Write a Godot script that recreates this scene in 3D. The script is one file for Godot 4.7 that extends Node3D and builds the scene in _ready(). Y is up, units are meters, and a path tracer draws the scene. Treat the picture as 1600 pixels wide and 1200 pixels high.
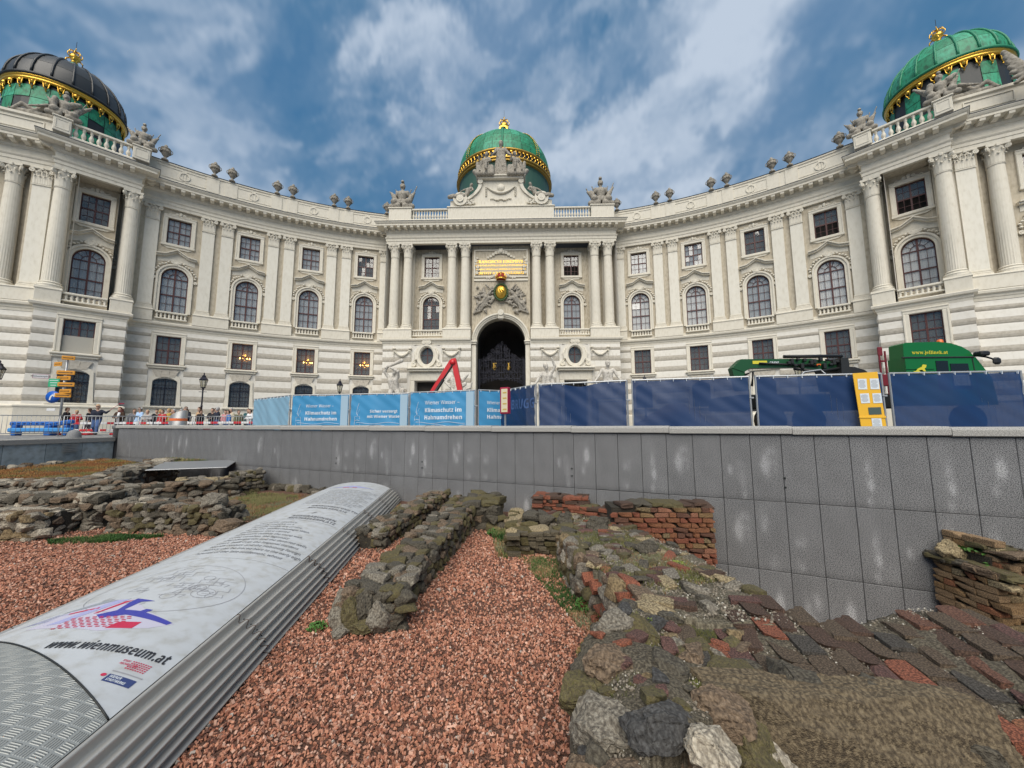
extends Node3D

var rng := RandomNumberGenerator.new()
var used := {}
var M := {}
var S := {}
var fn := FastNoiseLite.new()

# ---------------------------------------------------------------- naming and nodes
func numbered(n):
	if not used.has(n):
		used[n] = 0
		return n
	used[n] += 1
	return "%s_%03d" % [n, used[n]]

func thing(called, label, category, at = Vector3.ZERO, turn = 0.0, group = ""):
	var o = Node3D.new()
	o.name = numbered(called)
	add_child(o)
	o.position = at
	o.rotation.y = turn
	tag(o, label, category, group)
	return o

func tag(o, label, category, group = ""):
	o.set_meta("label", label)
	o.set_meta("category", category)
	if group:
		o.set_meta("group", group)
	return o

func put(called, mesh, mat, parent, xf = Transform3D()):
	var o = MeshInstance3D.new()
	o.mesh = mesh
	o.material_override = mat
	o.transform = xf
	if parent == self:
		o.name = numbered(called)
		add_child(o)
	else:
		o.name = called
		parent.add_child(o, true)
	return o

func struct(called, mesh, mat):
	var o = put(called, mesh, mat, self)
	o.set_meta("kind", "structure")
	return o

func new_st(smooth = false):
	var st = SurfaceTool.new()
	st.begin(Mesh.PRIMITIVE_TRIANGLES)
	st.set_smooth_group(0 if smooth else -1)
	return st

func done(st, tangents = false):
	st.generate_normals()
	if tangents:
		st.generate_tangents()
	return st.commit()

# ---------------------------------------------------------------- geometry helpers
func V(x, y, zz):
	return Vector3(x, y, -zz)

func tri(st, a, b, c):
	st.add_vertex(a)
	st.add_vertex(c)
	st.add_vertex(b)

func quad(st, a, b, c, d):
	tri(st, a, b, c)
	tri(st, a, c, d)

func xbox(st, xf: Transform3D, size: Vector3, bev = 0.0):
	# a box centred on xf, with chamfered edges when bev > 0
	var h = size * 0.5
	if bev <= 0.0:
		for ax in 3:
			for sg in [-1.0, 1.0]:
				var n = Vector3.ZERO
				n[ax] = sg
				var u = Vector3.ZERO
				u[(ax + 1) % 3] = sg
				var v = Vector3.ZERO
				v[(ax + 2) % 3] = 1.0
				quad(st, xf * ((n - u - v) * h), xf * ((n + u - v) * h), xf * ((n + u + v) * h), xf * ((n - u + v) * h))
		return
	for ax in 3:
		for sg in [-1.0, 1.0]:
			var a1 = (ax + 1) % 3
			var a2 = (ax + 2) % 3
			var p = []
			for c in [[-sg, -1.0], [sg, -1.0], [sg, 1.0], [-sg, 1.0]]:
				var q = Vector3.ZERO
				q[ax] = sg * h[ax]
				q[a1] = c[0] * (h[a1] - bev)
				q[a2] = c[1] * (h[a2] - bev)
				p.append(xf * q)
			quad(st, p[0], p[1], p[2], p[3])
	for ax in 3:
		var a1 = (ax + 1) % 3
		var a2 = (ax + 2) % 3
		for s1 in [-1.0, 1.0]:
			for s2 in [-1.0, 1.0]:
				var q = []
				for e in [[-1.0, 0], [1.0, 0], [1.0, 1], [-1.0, 1]]:
					var w = Vector3.ZERO
					w[ax] = e[0] * (h[ax] - bev)
					w[a1] = s1 * (h[a1] - (0.0 if e[1] == 0 else bev))
					w[a2] = s2 * (h[a2] - (bev if e[1] == 0 else 0.0))
					q.append(xf * w)
				if s1 * s2 > 0:
					quad(st, q[0], q[1], q[2], q[3])
				else:
					quad(st, q[3], q[2], q[1], q[0])
	for sx in [-1.0, 1.0]:
		for sy in [-1.0, 1.0]:
			for sz in [-1.0, 1.0]:
				var sgn = Vector3(sx, sy, sz)
				var a = xf * (sgn * Vector3(h.x, h.y - bev, h.z - bev))
				var b = xf * (sgn * Vector3(h.x - bev, h.y, h.z - bev))
				var c = xf * (sgn * Vector3(h.x - bev, h.y - bev, h.z))
				if sx * sy * sz > 0:
					tri(st, a, b, c)
				else:
					tri(st, a, c, b)

func box(st, c: Vector3, size: Vector3, bev = 0.0):
	xbox(st, Transform3D(Basis(), c), size, bev)

func box_mesh(size: Vector3, bev = 0.0):
	var st = new_st()
	box(st, Vector3.ZERO, size, bev)
	return done(st)

func lathe(st, prof, seg, xf = Transform3D(), wob = null):
	# prof: [[r, y], ...] from the bottom up
	for i in prof.size() - 1:
		for k in seg:
			var p = []
			for e in [[i, k], [i, k + 1], [i + 1, k + 1], [i + 1, k]]:
				var an = TAU * e[1] / seg
				var r = prof[e[0]][0]
				if wob != null:
					r *= wob.call(an, e[0])
				p.append(xf * Vector3(r * sin(an), prof[e[0]][1], r * cos(an)))
			if prof[i][0] < 1e-5:
				tri(st, p[0], p[2], p[3])
			elif prof[i + 1][0] < 1e-5:
				tri(st, p[0], p[1], p[2])
			else:
				quad(st, p[0], p[1], p[2], p[3])

func tube(st, pts, rad, seg = 6):
	var n = pts.size()
	var rings = []
	var up = Vector3.UP
	for i in n:
		var t = (pts[min(i + 1, n - 1)] - pts[max(i - 1, 0)]).normalized()
		var u = up if abs(t.dot(up)) < 0.93 else Vector3(0.3, 0.1, 1).normalized()
		var b = t.cross(u).normalized()
		var c = b.cross(t).normalized()
		var r = rad if not rad is Array else rad[i]
		var ring = []
		for k in seg:
			var an = TAU * k / seg
			ring.append(pts[i] + (b * cos(an) + c * sin(an)) * r)
		rings.append(ring)
	for i in n - 1:
		for k in seg:
			var k2 = (k + 1) % seg
			quad(st, rings[i][k2], rings[i][k], rings[i + 1][k], rings[i + 1][k2])
	for k in range(1, seg - 1):
		tri(st, rings[0][0], rings[0][k], rings[0][k + 1])
		tri(st, rings[n - 1][0], rings[n - 1][k + 1], rings[n - 1][k])

# plan path (Vector2 = x, depth), walked so that its outer side is on the viewer's side; profile = [[out, y], ...] from the bottom up
func path_at(path, out):
	var n = path.size()
	var res = []
	for i in n:
		var d0 = (path[i] - path[i - 1]).normalized() if i > 0 else Vector2.ZERO
		var d1 = (path[i + 1] - path[i]).normalized() if i < n - 1 else Vector2.ZERO
		var n0 = Vector2(d0.y, -d0.x)
		var n1 = Vector2(d1.y, -d1.x)
		var m
		if i == 0:
			m = n1
		elif i == n - 1:
			m = n0
		else:
			m = (n0 + n1) / max(0.25, 1.0 + n0.dot(n1))
		res.append(path[i] + m * out)
	return res

func sweep(st, path, prof, caps = true):
	var rows = []
	for p in prof:
		rows.append(path_at(path, p[0]))
	for j in prof.size() - 1:
		for i in path.size() - 1:
			var a = rows[j][i]
			var b = rows[j][i + 1]
			var c = rows[j + 1][i + 1]
			var d = rows[j + 1][i]
			quad(st, V(a.x, prof[j][1], a.y), V(b.x, prof[j][1], b.y), V(c.x, prof[j + 1][1], c.y), V(d.x, prof[j + 1][1], d.y))
	if caps:
		for e in [0, path.size() - 1]:
			var poly = PackedVector2Array()
			for p in prof:
				poly.append(Vector2(p[0], p[1]))
			var ix = Geometry2D.triangulate_polygon(poly)
			for t in range(0, ix.size(), 3):
				var w = []
				for q in 3:
					var j = ix[t + q]
					w.append(V(rows[j][e].x, prof[j][1], rows[j][e].y))
				tri(st, w[0], w[1], w[2])

func sweep_mesh(path, prof, caps = true):
	var st = new_st()
	sweep(st, path, prof, caps)
	return done(st)

# ---------------------------------------------------------------- walls: a face is straight or an arc; s runs to the viewer's right, d outwards
func face_line(o: Vector2, dir: Vector2):
	return {"o": o, "d": dir.normalized(), "R": 0.0}

func face_arc(c: Vector2, r):
	return {"o": c, "R": r}

func fpos(f, s, d):
	if f.R == 0.0:
		return f.o + f.d * s + Vector2(f.d.y, -f.d.x) * d
	var a = s / f.R
	return f.o + Vector2(sin(a), cos(a)) * (f.R - d)

func fx(f, s, y, d):
	var p = fpos(f, s, d)
	var dr = f.d if f.R == 0.0 else Vector2(cos(s / f.R), -sin(s / f.R))
	var x = Vector3(dr.x, 0, -dr.y)
	return Transform3D(Basis(x, Vector3.UP, x.cross(Vector3.UP)), V(p.x, y, p.y))

func fpath(f, s0, s1, d = 0.0):
	var n = 1 if f.R == 0.0 else int(ceil(abs(s1 - s0) / 0.9))
	var r = []
	for i in n + 1:
		r.append(fpos(f, lerp(s0, s1, float(i) / n), d))
	return r

func patch(st, f, s0, s1, y0, y1, d = 0.0):
	if s1 - s0 < 0.002 or y1 - y0 < 0.002:
		return
	var p = fpath(f, s0, s1, d)
	for i in p.size() - 1:
		quad(st, V(p[i].x, y0, p[i].y), V(p[i + 1].x, y0, p[i + 1].y), V(p[i + 1].x, y1, p[i + 1].y), V(p[i].x, y1, p[i].y))

func fp3(f, s, y, d):
	var p = fpos(f, s, d)
	return V(p.x, y, p.y)

# openings: [s centre, width, y0, spring, rise] sorted upwards; rise = half width for a round arch, 0 for a flat head
func wall_strip(st, f, s0, s1, y0, y1, ops, d = 0.0, reveal = 0.35):
	var y = y0
	for o in ops:
		var a = o[0] - o[1] / 2
		var b = o[0] + o[1] / 2
		patch(st, f, s0, s1, y, o[2], d)
		var top = o[3] + o[4]
		patch(st, f, s0, a, o[2], top, d)
		patch(st, f, b, s1, o[2], top, d)
		var curve = []
		if o[4] > 0.0:
			var n = 12
			for i in n + 1:
				var an = PI - PI * i / n
				curve.append(Vector2(o[0] + cos(an) * o[1] / 2, o[3] + sin(an) * o[4]))
			for i in n:
				var p = curve[i]
				var q = curve[i + 1]
				quad(st, fp3(f, p.x, p.y, d), fp3(f, q.x, q.y, d), fp3(f, q.x, top, d), fp3(f, p.x, top, d))
		else:
			curve = [Vector2(a, o[3]), Vector2(b, o[3])]
		var ring = [Vector2(b, o[2]), Vector2(a, o[2])] + curve + [Vector2(b, o[2])]
		for i in ring.size() - 1:
			var p = ring[i]
			var q = ring[i + 1]
			quad(st, fp3(f, p.x, p.y, d), fp3(f, p.x, p.y, d - reveal), fp3(f, q.x, q.y, d - reveal), fp3(f, q.x, q.y, d))
		y = top
	patch(st, f, s0, s1, y, y1, d)

# ---------------------------------------------------------------- flat shapes (x, y) given depth
func slab(st, poly, z0, z1, xf = Transform3D()):
	var pv = PackedVector2Array(poly)
	if Geometry2D.is_polygon_clockwise(pv):
		pv.reverse()
	var ix = Geometry2D.triangulate_polygon(pv)
	for t in range(0, ix.size(), 3):
		var a = pv[ix[t]]
		var b = pv[ix[t + 1]]
		var c = pv[ix[t + 2]]
		if (b - a).cross(c - a) < 0:
			var e = b
			b = c
			c = e
		tri(st, xf * Vector3(a.x, a.y, z1), xf * Vector3(b.x, b.y, z1), xf * Vector3(c.x, c.y, z1))
		tri(st, xf * Vector3(a.x, a.y, z0), xf * Vector3(c.x, c.y, z0), xf * Vector3(b.x, b.y, z0))
	for i in pv.size():
		var a = pv[i]
		var b = pv[(i + 1) % pv.size()]
		quad(st, xf * Vector3(a.x, a.y, z0), xf * Vector3(b.x, b.y, z0), xf * Vector3(b.x, b.y, z1), xf * Vector3(a.x, a.y, z1))

# a band between two (x, y) curves of equal length, standing out from z0 to z1
func band(st, inner, outer, z0, z1, xf = Transform3D()):
	if inner.size() > 1 and (inner[1] - inner[0]).cross(outer[0] - inner[0]) < 0:
		inner = inner.duplicate()
		outer = outer.duplicate()
		inner.reverse()
		outer.reverse()
	for i in inner.size() - 1:
		var a = inner[i]
		var b = inner[i + 1]
		var c = outer[i + 1]
		var d = outer[i]
		var fa = [xf * Vector3(a.x, a.y, z1), xf * Vector3(b.x, b.y, z1), xf * Vector3(c.x, c.y, z1), xf * Vector3(d.x, d.y, z1)]
		var ba = [xf * Vector3(a.x, a.y, z0), xf * Vector3(b.x, b.y, z0), xf * Vector3(c.x, c.y, z0), xf * Vector3(d.x, d.y, z0)]
		quad(st, fa[0], fa[1], fa[2], fa[3])
		quad(st, ba[0], ba[1], fa[1], fa[0])
		quad(st, fa[3], fa[2], ba[2], ba[3])
	for e in [0, inner.size() - 1]:
		var a = inner[e]
		var d = outer[e]
		quad(st, xf * Vector3(a.x, a.y, z0), xf * Vector3(a.x, a.y, z1), xf * Vector3(d.x, d.y, z1), xf * Vector3(d.x, d.y, z0))

func arc(c: Vector2, rx, ry, a0, a1, n):
	var r = []
	for i in n + 1:
		var a = deg_to_rad(lerp(float(a0), float(a1), float(i) / n))
		r.append(c + Vector2(cos(a) * rx, sin(a) * ry))
	return r

# lettering laid on any surface: at(x, y) gives the point for a place in the text's own plane
func letters(st, text, h, at: Callable, bold = false, family = "Droid Sans", align = HORIZONTAL_ALIGNMENT_CENTER):
	var tm = TextMesh.new()
	var font = SystemFont.new()
	font.font_names = PackedStringArray([family])
	font.font_weight = 700 if bold else 400
	tm.font = font
	tm.text = text
	tm.font_size = 48
	tm.pixel_size = h / 48.0
	tm.depth = 0.0
	tm.curve_step = 4.0
	tm.horizontal_alignment = align
	var a = tm.get_mesh_arrays()
	if a.is_empty() or a[Mesh.ARRAY_VERTEX] == null:
		return
	var vs = a[Mesh.ARRAY_VERTEX]
	var ix = a[Mesh.ARRAY_INDEX]
	if ix == null or ix.is_empty():
		ix = PackedInt32Array(range(vs.size()))
	for t in range(0, ix.size() - 2, 3):
		var p = vs[ix[t]]
		var q = vs[ix[t + 1]]
		var r = vs[ix[t + 2]]
		if (Vector2(q.x, q.y) - Vector2(p.x, p.y)).cross(Vector2(r.x, r.y) - Vector2(p.x, p.y)) > 0:
			continue
		st.add_vertex(at.call(p.x, p.y))
		st.add_vertex(at.call(q.x, q.y))
		st.add_vertex(at.call(r.x, r.y))

# ---------------------------------------------------------------- bodies: tapered capsules joined by a smooth minimum and meshed as surface nets
func body_mesh(prims, cell, k, tints = null, rough_amp = 0.0, rough_freq = 1.0, squash = Vector3.ONE):
	var lo = Vector3(1e9, 1e9, 1e9)
	var hi = -lo
	for p in prims:
		var r = max(p[2], p[3]) + k + cell * 2.0
		for q in [p[0], p[1]]:
			lo = lo.min(q - Vector3.ONE * r)
			hi = hi.max(q + Vector3.ONE * r)
	var nx = int((hi.x - lo.x) / cell) + 2
	var ny = int((hi.y - lo.y) / cell) + 2
	var nz = int((hi.z - lo.z) / cell) + 2
	var F = PackedFloat32Array()
	F.resize(nx * ny * nz)
	F.fill(1.0)
	var own = PackedByteArray()
	own.resize(F.size())
	var best = PackedFloat32Array()
	best.resize(F.size())
	best.fill(1e6)
	for p in prims:
		var a: Vector3 = p[0]
		var ba: Vector3 = p[1] - a
		var l2 = max(ba.length_squared(), 1e-9)
		var ra: float = p[2]
		var dr: float = p[3] - ra
		var tint = p[4] if p.size() > 4 else 0
		var r = max(p[2], p[3]) + k + cell * 1.5
		var b0 = (a.min(p[1]) - Vector3.ONE * r - lo) / cell
		var b1 = (a.max(p[1]) + Vector3.ONE * r - lo) / cell
		for i in range(max(0, int(b0.x)), min(nx, int(b1.x) + 2)):
			for j in range(max(0, int(b0.y)), min(ny, int(b1.y) + 2)):
				var base = (i * ny + j) * nz
				for l in range(max(0, int(b0.z)), min(nz, int(b1.z) + 2)):
					var q = lo + Vector3(i, j, l) * cell - a
					var t = clampf(q.dot(ba) / l2, 0.0, 1.0)
					var d = (q - ba * t).length() - ra - dr * t
					var id = base + l
					var f = F[id]
					if d < best[id]:
						best[id] = d
						own[id] = tint
					var h = maxf(k - absf(f - d), 0.0) / k
					F[id] = minf(f, d) - h * h * k * 0.25
	var verts = PackedVector3Array()
	var cols = PackedColorArray()
	var vid = PackedInt32Array()
	vid.resize(F.size())
	vid.fill(-1)
	var off = [0, 1, nz, nz + 1, ny * nz, ny * nz + 1, ny * nz + nz, ny * nz + nz + 1]
	var co = [Vector3(0, 0, 0), Vector3(0, 0, 1), Vector3(0, 1, 0), Vector3(0, 1, 1), Vector3(1, 0, 0), Vector3(1, 0, 1), Vector3(1, 1, 0), Vector3(1, 1, 1)]
	var edges = [[0, 1], [0, 2], [0, 4], [1, 3], [1, 5], [2, 3], [2, 6], [3, 7], [4, 5], [4, 6], [5, 7], [6, 7]]
	for i in nx - 1:
		for j in ny - 1:
			var base = (i * ny + j) * nz
			for l in nz - 1:
				var id = base + l
				var m = 0
				for c in 8:
					if F[id + off[c]] < 0.0:
						m += 1
				if m == 0 or m == 8:
					continue
				var sum = Vector3.ZERO
				var cnt = 0
				for e in edges:
					var fa = F[id + off[e[0]]]
					var fb = F[id + off[e[1]]]
					if (fa < 0.0) != (fb < 0.0):
						sum += co[e[0]].lerp(co[e[1]], fa / (fa - fb))
						cnt += 1
				vid[id] = verts.size()
				verts.append(lo + (Vector3(i, j, l) + sum / cnt) * cell)
				if tints != null:
					cols.append(tints[own[id]])
	var idx = PackedInt32Array()
	for i in range(1, nx - 1):
		for j in range(1, ny - 1):
			var base = (i * ny + j) * nz
			for l in range(1, nz - 1):
				var id = base + l
				var ins = F[id] < 0.0
				for ax in 3:
					var st1 = [ny * nz, nz, 1][ax]
					if ins == (F[id + st1] < 0.0):
						continue
					var u = [nz, 1, ny * nz][ax]
					var v = [1, ny * nz, nz][ax]
					var a = vid[id]
					var b = vid[id - u]
					var c = vid[id - u - v]
					var d = vid[id - v]
					if a < 0 or b < 0 or c < 0 or d < 0:
						continue
					if ins:
						idx.append_array([a, c, b, a, d, c])
					else:
						idx.append_array([a, b, c, a, c, d])
	var nor = PackedVector3Array()
	nor.resize(verts.size())
	for t in range(0, idx.size(), 3):
		var a = verts[idx[t]]
		var nn = (verts[idx[t + 2]] - a).cross(verts[idx[t + 1]] - a)
		for q in 3:
			nor[idx[t + q]] += nn
	for i in verts.size():
		nor[i] = nor[i].normalized()
		if rough_amp > 0.0:
			var w = verts[i] * rough_freq
			verts[i] += nor[i] * fn.get_noise_3d(w.x * 100.0, w.y * 60.0, w.z * 100.0) * rough_amp
		verts[i] *= squash
	if rough_amp > 0.0 or squash != Vector3.ONE:
		nor.fill(Vector3.ZERO)
		for t in range(0, idx.size(), 3):
			var a = verts[idx[t]]
			var nn = (verts[idx[t + 2]] - a).cross(verts[idx[t + 1]] - a)
			for q in 3:
				nor[idx[t + q]] += nn
		for i in verts.size():
			nor[i] = nor[i].normalized()
	var arr = []
	arr.resize(Mesh.ARRAY_MAX)
	arr[Mesh.ARRAY_VERTEX] = verts
	arr[Mesh.ARRAY_NORMAL] = nor
	arr[Mesh.ARRAY_INDEX] = idx
	if tints != null:
		arr[Mesh.ARRAY_COLOR] = cols
	var mesh = ArrayMesh.new()
	mesh.add_surface_from_arrays(Mesh.PRIMITIVE_TRIANGLES, arr)
	return mesh

# joints of a figure 1 unit tall, facing +z; pose overrides any of them
func human(h, pose = {}, at = Vector3.ZERO, turn = 0.0, bulk = 1.0):
	var J = {
		"pel": Vector3(0, 0.52, 0), "che": Vector3(0, 0.72, 0), "nec": Vector3(0, 0.825, 0), "hea": Vector3(0, 0.925, 0.015),
		"ls": Vector3(0.11, 0.795, 0), "rs": Vector3(-0.11, 0.795, 0), "le": Vector3(0.15, 0.63, -0.01), "re": Vector3(-0.15, 0.63, -0.01),
		"lh": Vector3(0.155, 0.48, 0.05), "rh": Vector3(-0.155, 0.48, 0.05),
		"lk": Vector3(0.06, 0.28, 0.015), "rk": Vector3(-0.06, 0.28, 0.015), "la": Vector3(0.065, 0.045, -0.015), "ra": Vector3(-0.065, 0.045, -0.015),
	}
	for q in pose:
		J[q] = pose[q]
	var side = (J.ls - J.rs).normalized()
	var B = Basis(Vector3.UP, turn)
	var P = []
	var o = func(a, b, r0, r1, t):
		P.append([at + B * (a * h), at + B * (b * h), r0 * h * (bulk if t != 0 else 1.0), r1 * h * (bulk if t != 0 else 1.0), t])
	var up = (J.hea - J.nec).normalized()
	var fwd = side.cross(up).normalized()
	for sg in [-1.0, 1.0]:
		o.call(J.pel + side * 0.04 * sg, J.che + side * 0.05 * sg, 0.068, 0.07, 1)
		o.call(J.che + side * 0.05 * sg, (J.ls if sg > 0 else J.rs) - side * 0.025 * sg, 0.07, 0.042, 1)
	o.call(J.nec - up * 0.03, J.nec + up * 0.04, 0.034, 0.032, 0)
	o.call(J.hea - up * 0.025 + fwd * 0.008, J.hea + up * 0.03, 0.043, 0.052, 0)
	o.call(J.hea + up * 0.045 - fwd * 0.012, J.hea - up * 0.005 - fwd * 0.03, 0.048, 0.043, 3)
	o.call(J.hea + fwd * 0.05, J.hea + fwd * 0.06 - up * 0.018, 0.008, 0.011, 0)
	for q in [["ls", "le", "lh"], ["rs", "re", "rh"]]:
		o.call(J[q[0]], J[q[1]], 0.036, 0.03, 1)
		o.call(J[q[1]], J[q[2]], 0.03, 0.021, 1)
		var hd = (J[q[2]] - J[q[1]]).normalized()
		o.call(J[q[2]] + hd * 0.012, J[q[2]] + hd * 0.055, 0.018, 0.012, 0)
		o.call(J[q[2]] + hd * 0.012, J[q[2]] + hd * 0.032 + fwd * 0.022, 0.01, 0.008, 0)
	for q in [["lk", "la", 1.0], ["rk", "ra", -1.0]]:
		o.call(J.pel + side * 0.05 * q[2] - up * 0.01, J[q[0]], 0.064, 0.043, 2)
		o.call(J[q[0]], J[q[1]], 0.043, 0.028, 2)
		var ft = Vector3(0, -0.3, 1).normalized()
		o.call(J[q[1]] - Vector3(0, 0.018, 0), J[q[1]] + ft * 0.085 - Vector3(0, 0.002, 0), 0.028, 0.02, 4)
	return P

# ---------------------------------------------------------------- stones
func rock_mesh(sd, n, round_ness, amp, cuts = 5, smooth = false):
	var r = RandomNumberGenerator.new()
	r.seed = sd
	var planes = []
	for i in cuts:
		planes.append([Vector3(r.randf_range(-1, 1), r.randf_range(-1, 1), r.randf_range(-1, 1)).normalized(), r.randf_range(0.36, 0.52)])
	var off = Vector3(sd * 13.7, sd * 7.1, sd * 3.3)
	var f = func(p: Vector3):
		var q = p.lerp(p.normalized() * 0.56, round_ness)
		for pl in planes:
			var e = q.dot(pl[0]) - pl[1]
			if e > 0.0:
				q -= pl[0] * e
		var w = p * 170.0 + off * 40.0
		q += q.normalized() * (fn.get_noise_3d(w.x, w.y, w.z) * amp + fn.get_noise_3d(w.x * 3.1, w.y * 3.1, w.z * 3.1) * amp * 0.4 + (fn.get_noise_3d(w.x * 9.0, w.y * 9.0, w.z * 9.0) * amp * 0.22 if n > 8 else 0.0))
		return q
	var st = new_st(smooth)
	for ax in 3:
		for sg in [-1.0, 1.0]:
			var g = []
			for i in n + 1:
				var row = []
				for j in n + 1:
					var p = Vector3.ZERO
					p[ax] = 0.5 * sg
					p[(ax + 1) % 3] = (float(i) / n - 0.5) * sg
					p[(ax + 2) % 3] = float(j) / n - 0.5
					row.append(f.call(p))
				g.append(row)
			for i in n:
				for j in n:
					quad(st, g[i][j], g[i + 1][j], g[i + 1][j + 1], g[i][j + 1])
	return done(st)

func pick(a):
	return a[rng.randi() % a.size()]

func jit(a):
	return rng.randf_range(-a, a)

func stone(called, parent, mesh, mat, at: Vector3, size: Vector3, yaw = 0.0, tilt = 0.0, roll = 0.0):
	var b = Basis(Vector3.UP, yaw) * Basis(Vector3.RIGHT, tilt) * Basis(Vector3.BACK, roll)
	return put(called, mesh, mat, parent, Transform3D(b.scaled_local(size), at))

# ---------------------------------------------------------------- materials
func L(r, g = -1.0, b = -1.0):
	return (Color(r, r, r) if g < 0.0 else Color(r, g, b)).linear_to_srgb()

func ntex(sd, freq, oct, ramp, size = 512, type = FastNoiseLite.TYPE_SIMPLEX_SMOOTH, warp = 0.0):
	var n = FastNoiseLite.new()
	n.seed = sd
	n.noise_type = type
	n.frequency = freq
	n.fractal_octaves = oct
	if type == FastNoiseLite.TYPE_CELLULAR:
		n.cellular_return_type = FastNoiseLite.RETURN_CELL_VALUE if warp < 0 else FastNoiseLite.RETURN_DISTANCE
	if warp > 0.0:
		n.domain_warp_enabled = true
		n.domain_warp_amplitude = warp
		n.domain_warp_frequency = freq * 1.5
	var t = NoiseTexture2D.new()
	t.width = size
	t.height = size
	t.seamless = true
	t.noise = n
	if ramp != null:
		var g = Gradient.new()
		var os = PackedFloat32Array()
		var cs = PackedColorArray()
		for e in ramp:
			os.append(e[0])
			cs.append(e[1])
		g.offsets = os
		g.colors = cs
		t.color_ramp = g
	return t

func mat(called, col, rough = 0.8, metal = 0.0):
	var m = StandardMaterial3D.new()
	m.resource_name = called
	m.albedo_color = col
	m.roughness = rough
	m.metallic = metal
	M[called] = m
	return m

# a material whose colour and relief are laid on in world metres
func world_mat(called, col, tex, per_m, relief = null, relief_cm = 0.0, rough = 0.85):
	var m = mat(called, col, rough)
	m.albedo_texture = tex
	m.uv1_triplanar = true
	m.uv1_world_triplanar = true
	m.uv1_scale = per_m if per_m is Vector3 else Vector3.ONE * per_m
	if relief != null:
		m.heightmap_enabled = true
		m.heightmap_texture = relief
		m.heightmap_scale = relief_cm
	return m

# ---------------------------------------------------------------- shared building pieces
func make_column():
	# a shaft 1 m thick and 8.05 m tall, finely fluted, over an attic base; origin at the foot of the base
	var st = new_st()
	lathe(st, [[0.66, 0.0], [0.66, 0.14], [0.68, 0.2], [0.64, 0.27], [0.56, 0.3], [0.56, 0.36], [0.6, 0.4], [0.56, 0.46], [0.515, 0.49]], 24)
	box(st, Vector3(0, -0.06, 0), Vector3(1.34, 0.12, 1.34))
	S["column_base"] = done(st)
	st = new_st(true)
	var fl = func(an, i):
		var deep = 0.05 if i < 3 else 0.014
		return 1.0 - deep * pow(abs(sin(an * 12.0)), 0.6)
	lathe(st, [[0.5, 0.49], [0.5, 1.2], [0.497, 2.75], [0.496, 2.85], [0.48, 5.0], [0.455, 7.0], [0.435, 8.05]], 96, Transform3D(), fl)
	S["column_shaft"] = done(st)

func leaf(st, xf, w, h, out):
	# one acanthus leaf: rises against the bell and curls outwards
	var rows = [[0.0, 0.0, 0.85], [0.35, 0.03, 1.0], [0.68, 0.1, 0.9], [0.92, 0.26, 0.66], [1.0, 0.55, 0.4], [0.86, 0.8, 0.22]]
	for i in rows.size() - 1:
		var a = rows[i]
		var b = rows[i + 1]
		for sg in [-1.0, 1.0]:
			var p0 = xf * Vector3(0, a[0] * h, a[1] * out + 0.03)
			var p1 = xf * Vector3(sg * a[2] * w / 2, a[0] * h, a[1] * out)
			var p2 = xf * Vector3(sg * b[2] * w / 2, b[0] * h, b[1] * out)
			var p3 = xf * Vector3(0, b[0] * h, b[1] * out + 0.03)
			if sg > 0:
				quad(st, p0, p1, p2, p3)
			else:
				quad(st, p1, p0, p3, p2)

func volute(st, xf, r, th):
	lathe(st, [[0.0, -th / 2], [r * 0.35, -th / 2 - 0.02], [r * 0.5, -th / 2 + 0.015], [r * 0.62, -th / 2], [r, -th / 2], [r, th / 2], [r * 0.62, th / 2], [r * 0.5, th / 2 - 0.015], [r * 0.35, th / 2 + 0.02], [0.0, th / 2]], 12, xf * Transform3D(Basis(Vector3.RIGHT, PI / 2), Vector3.ZERO))

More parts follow.
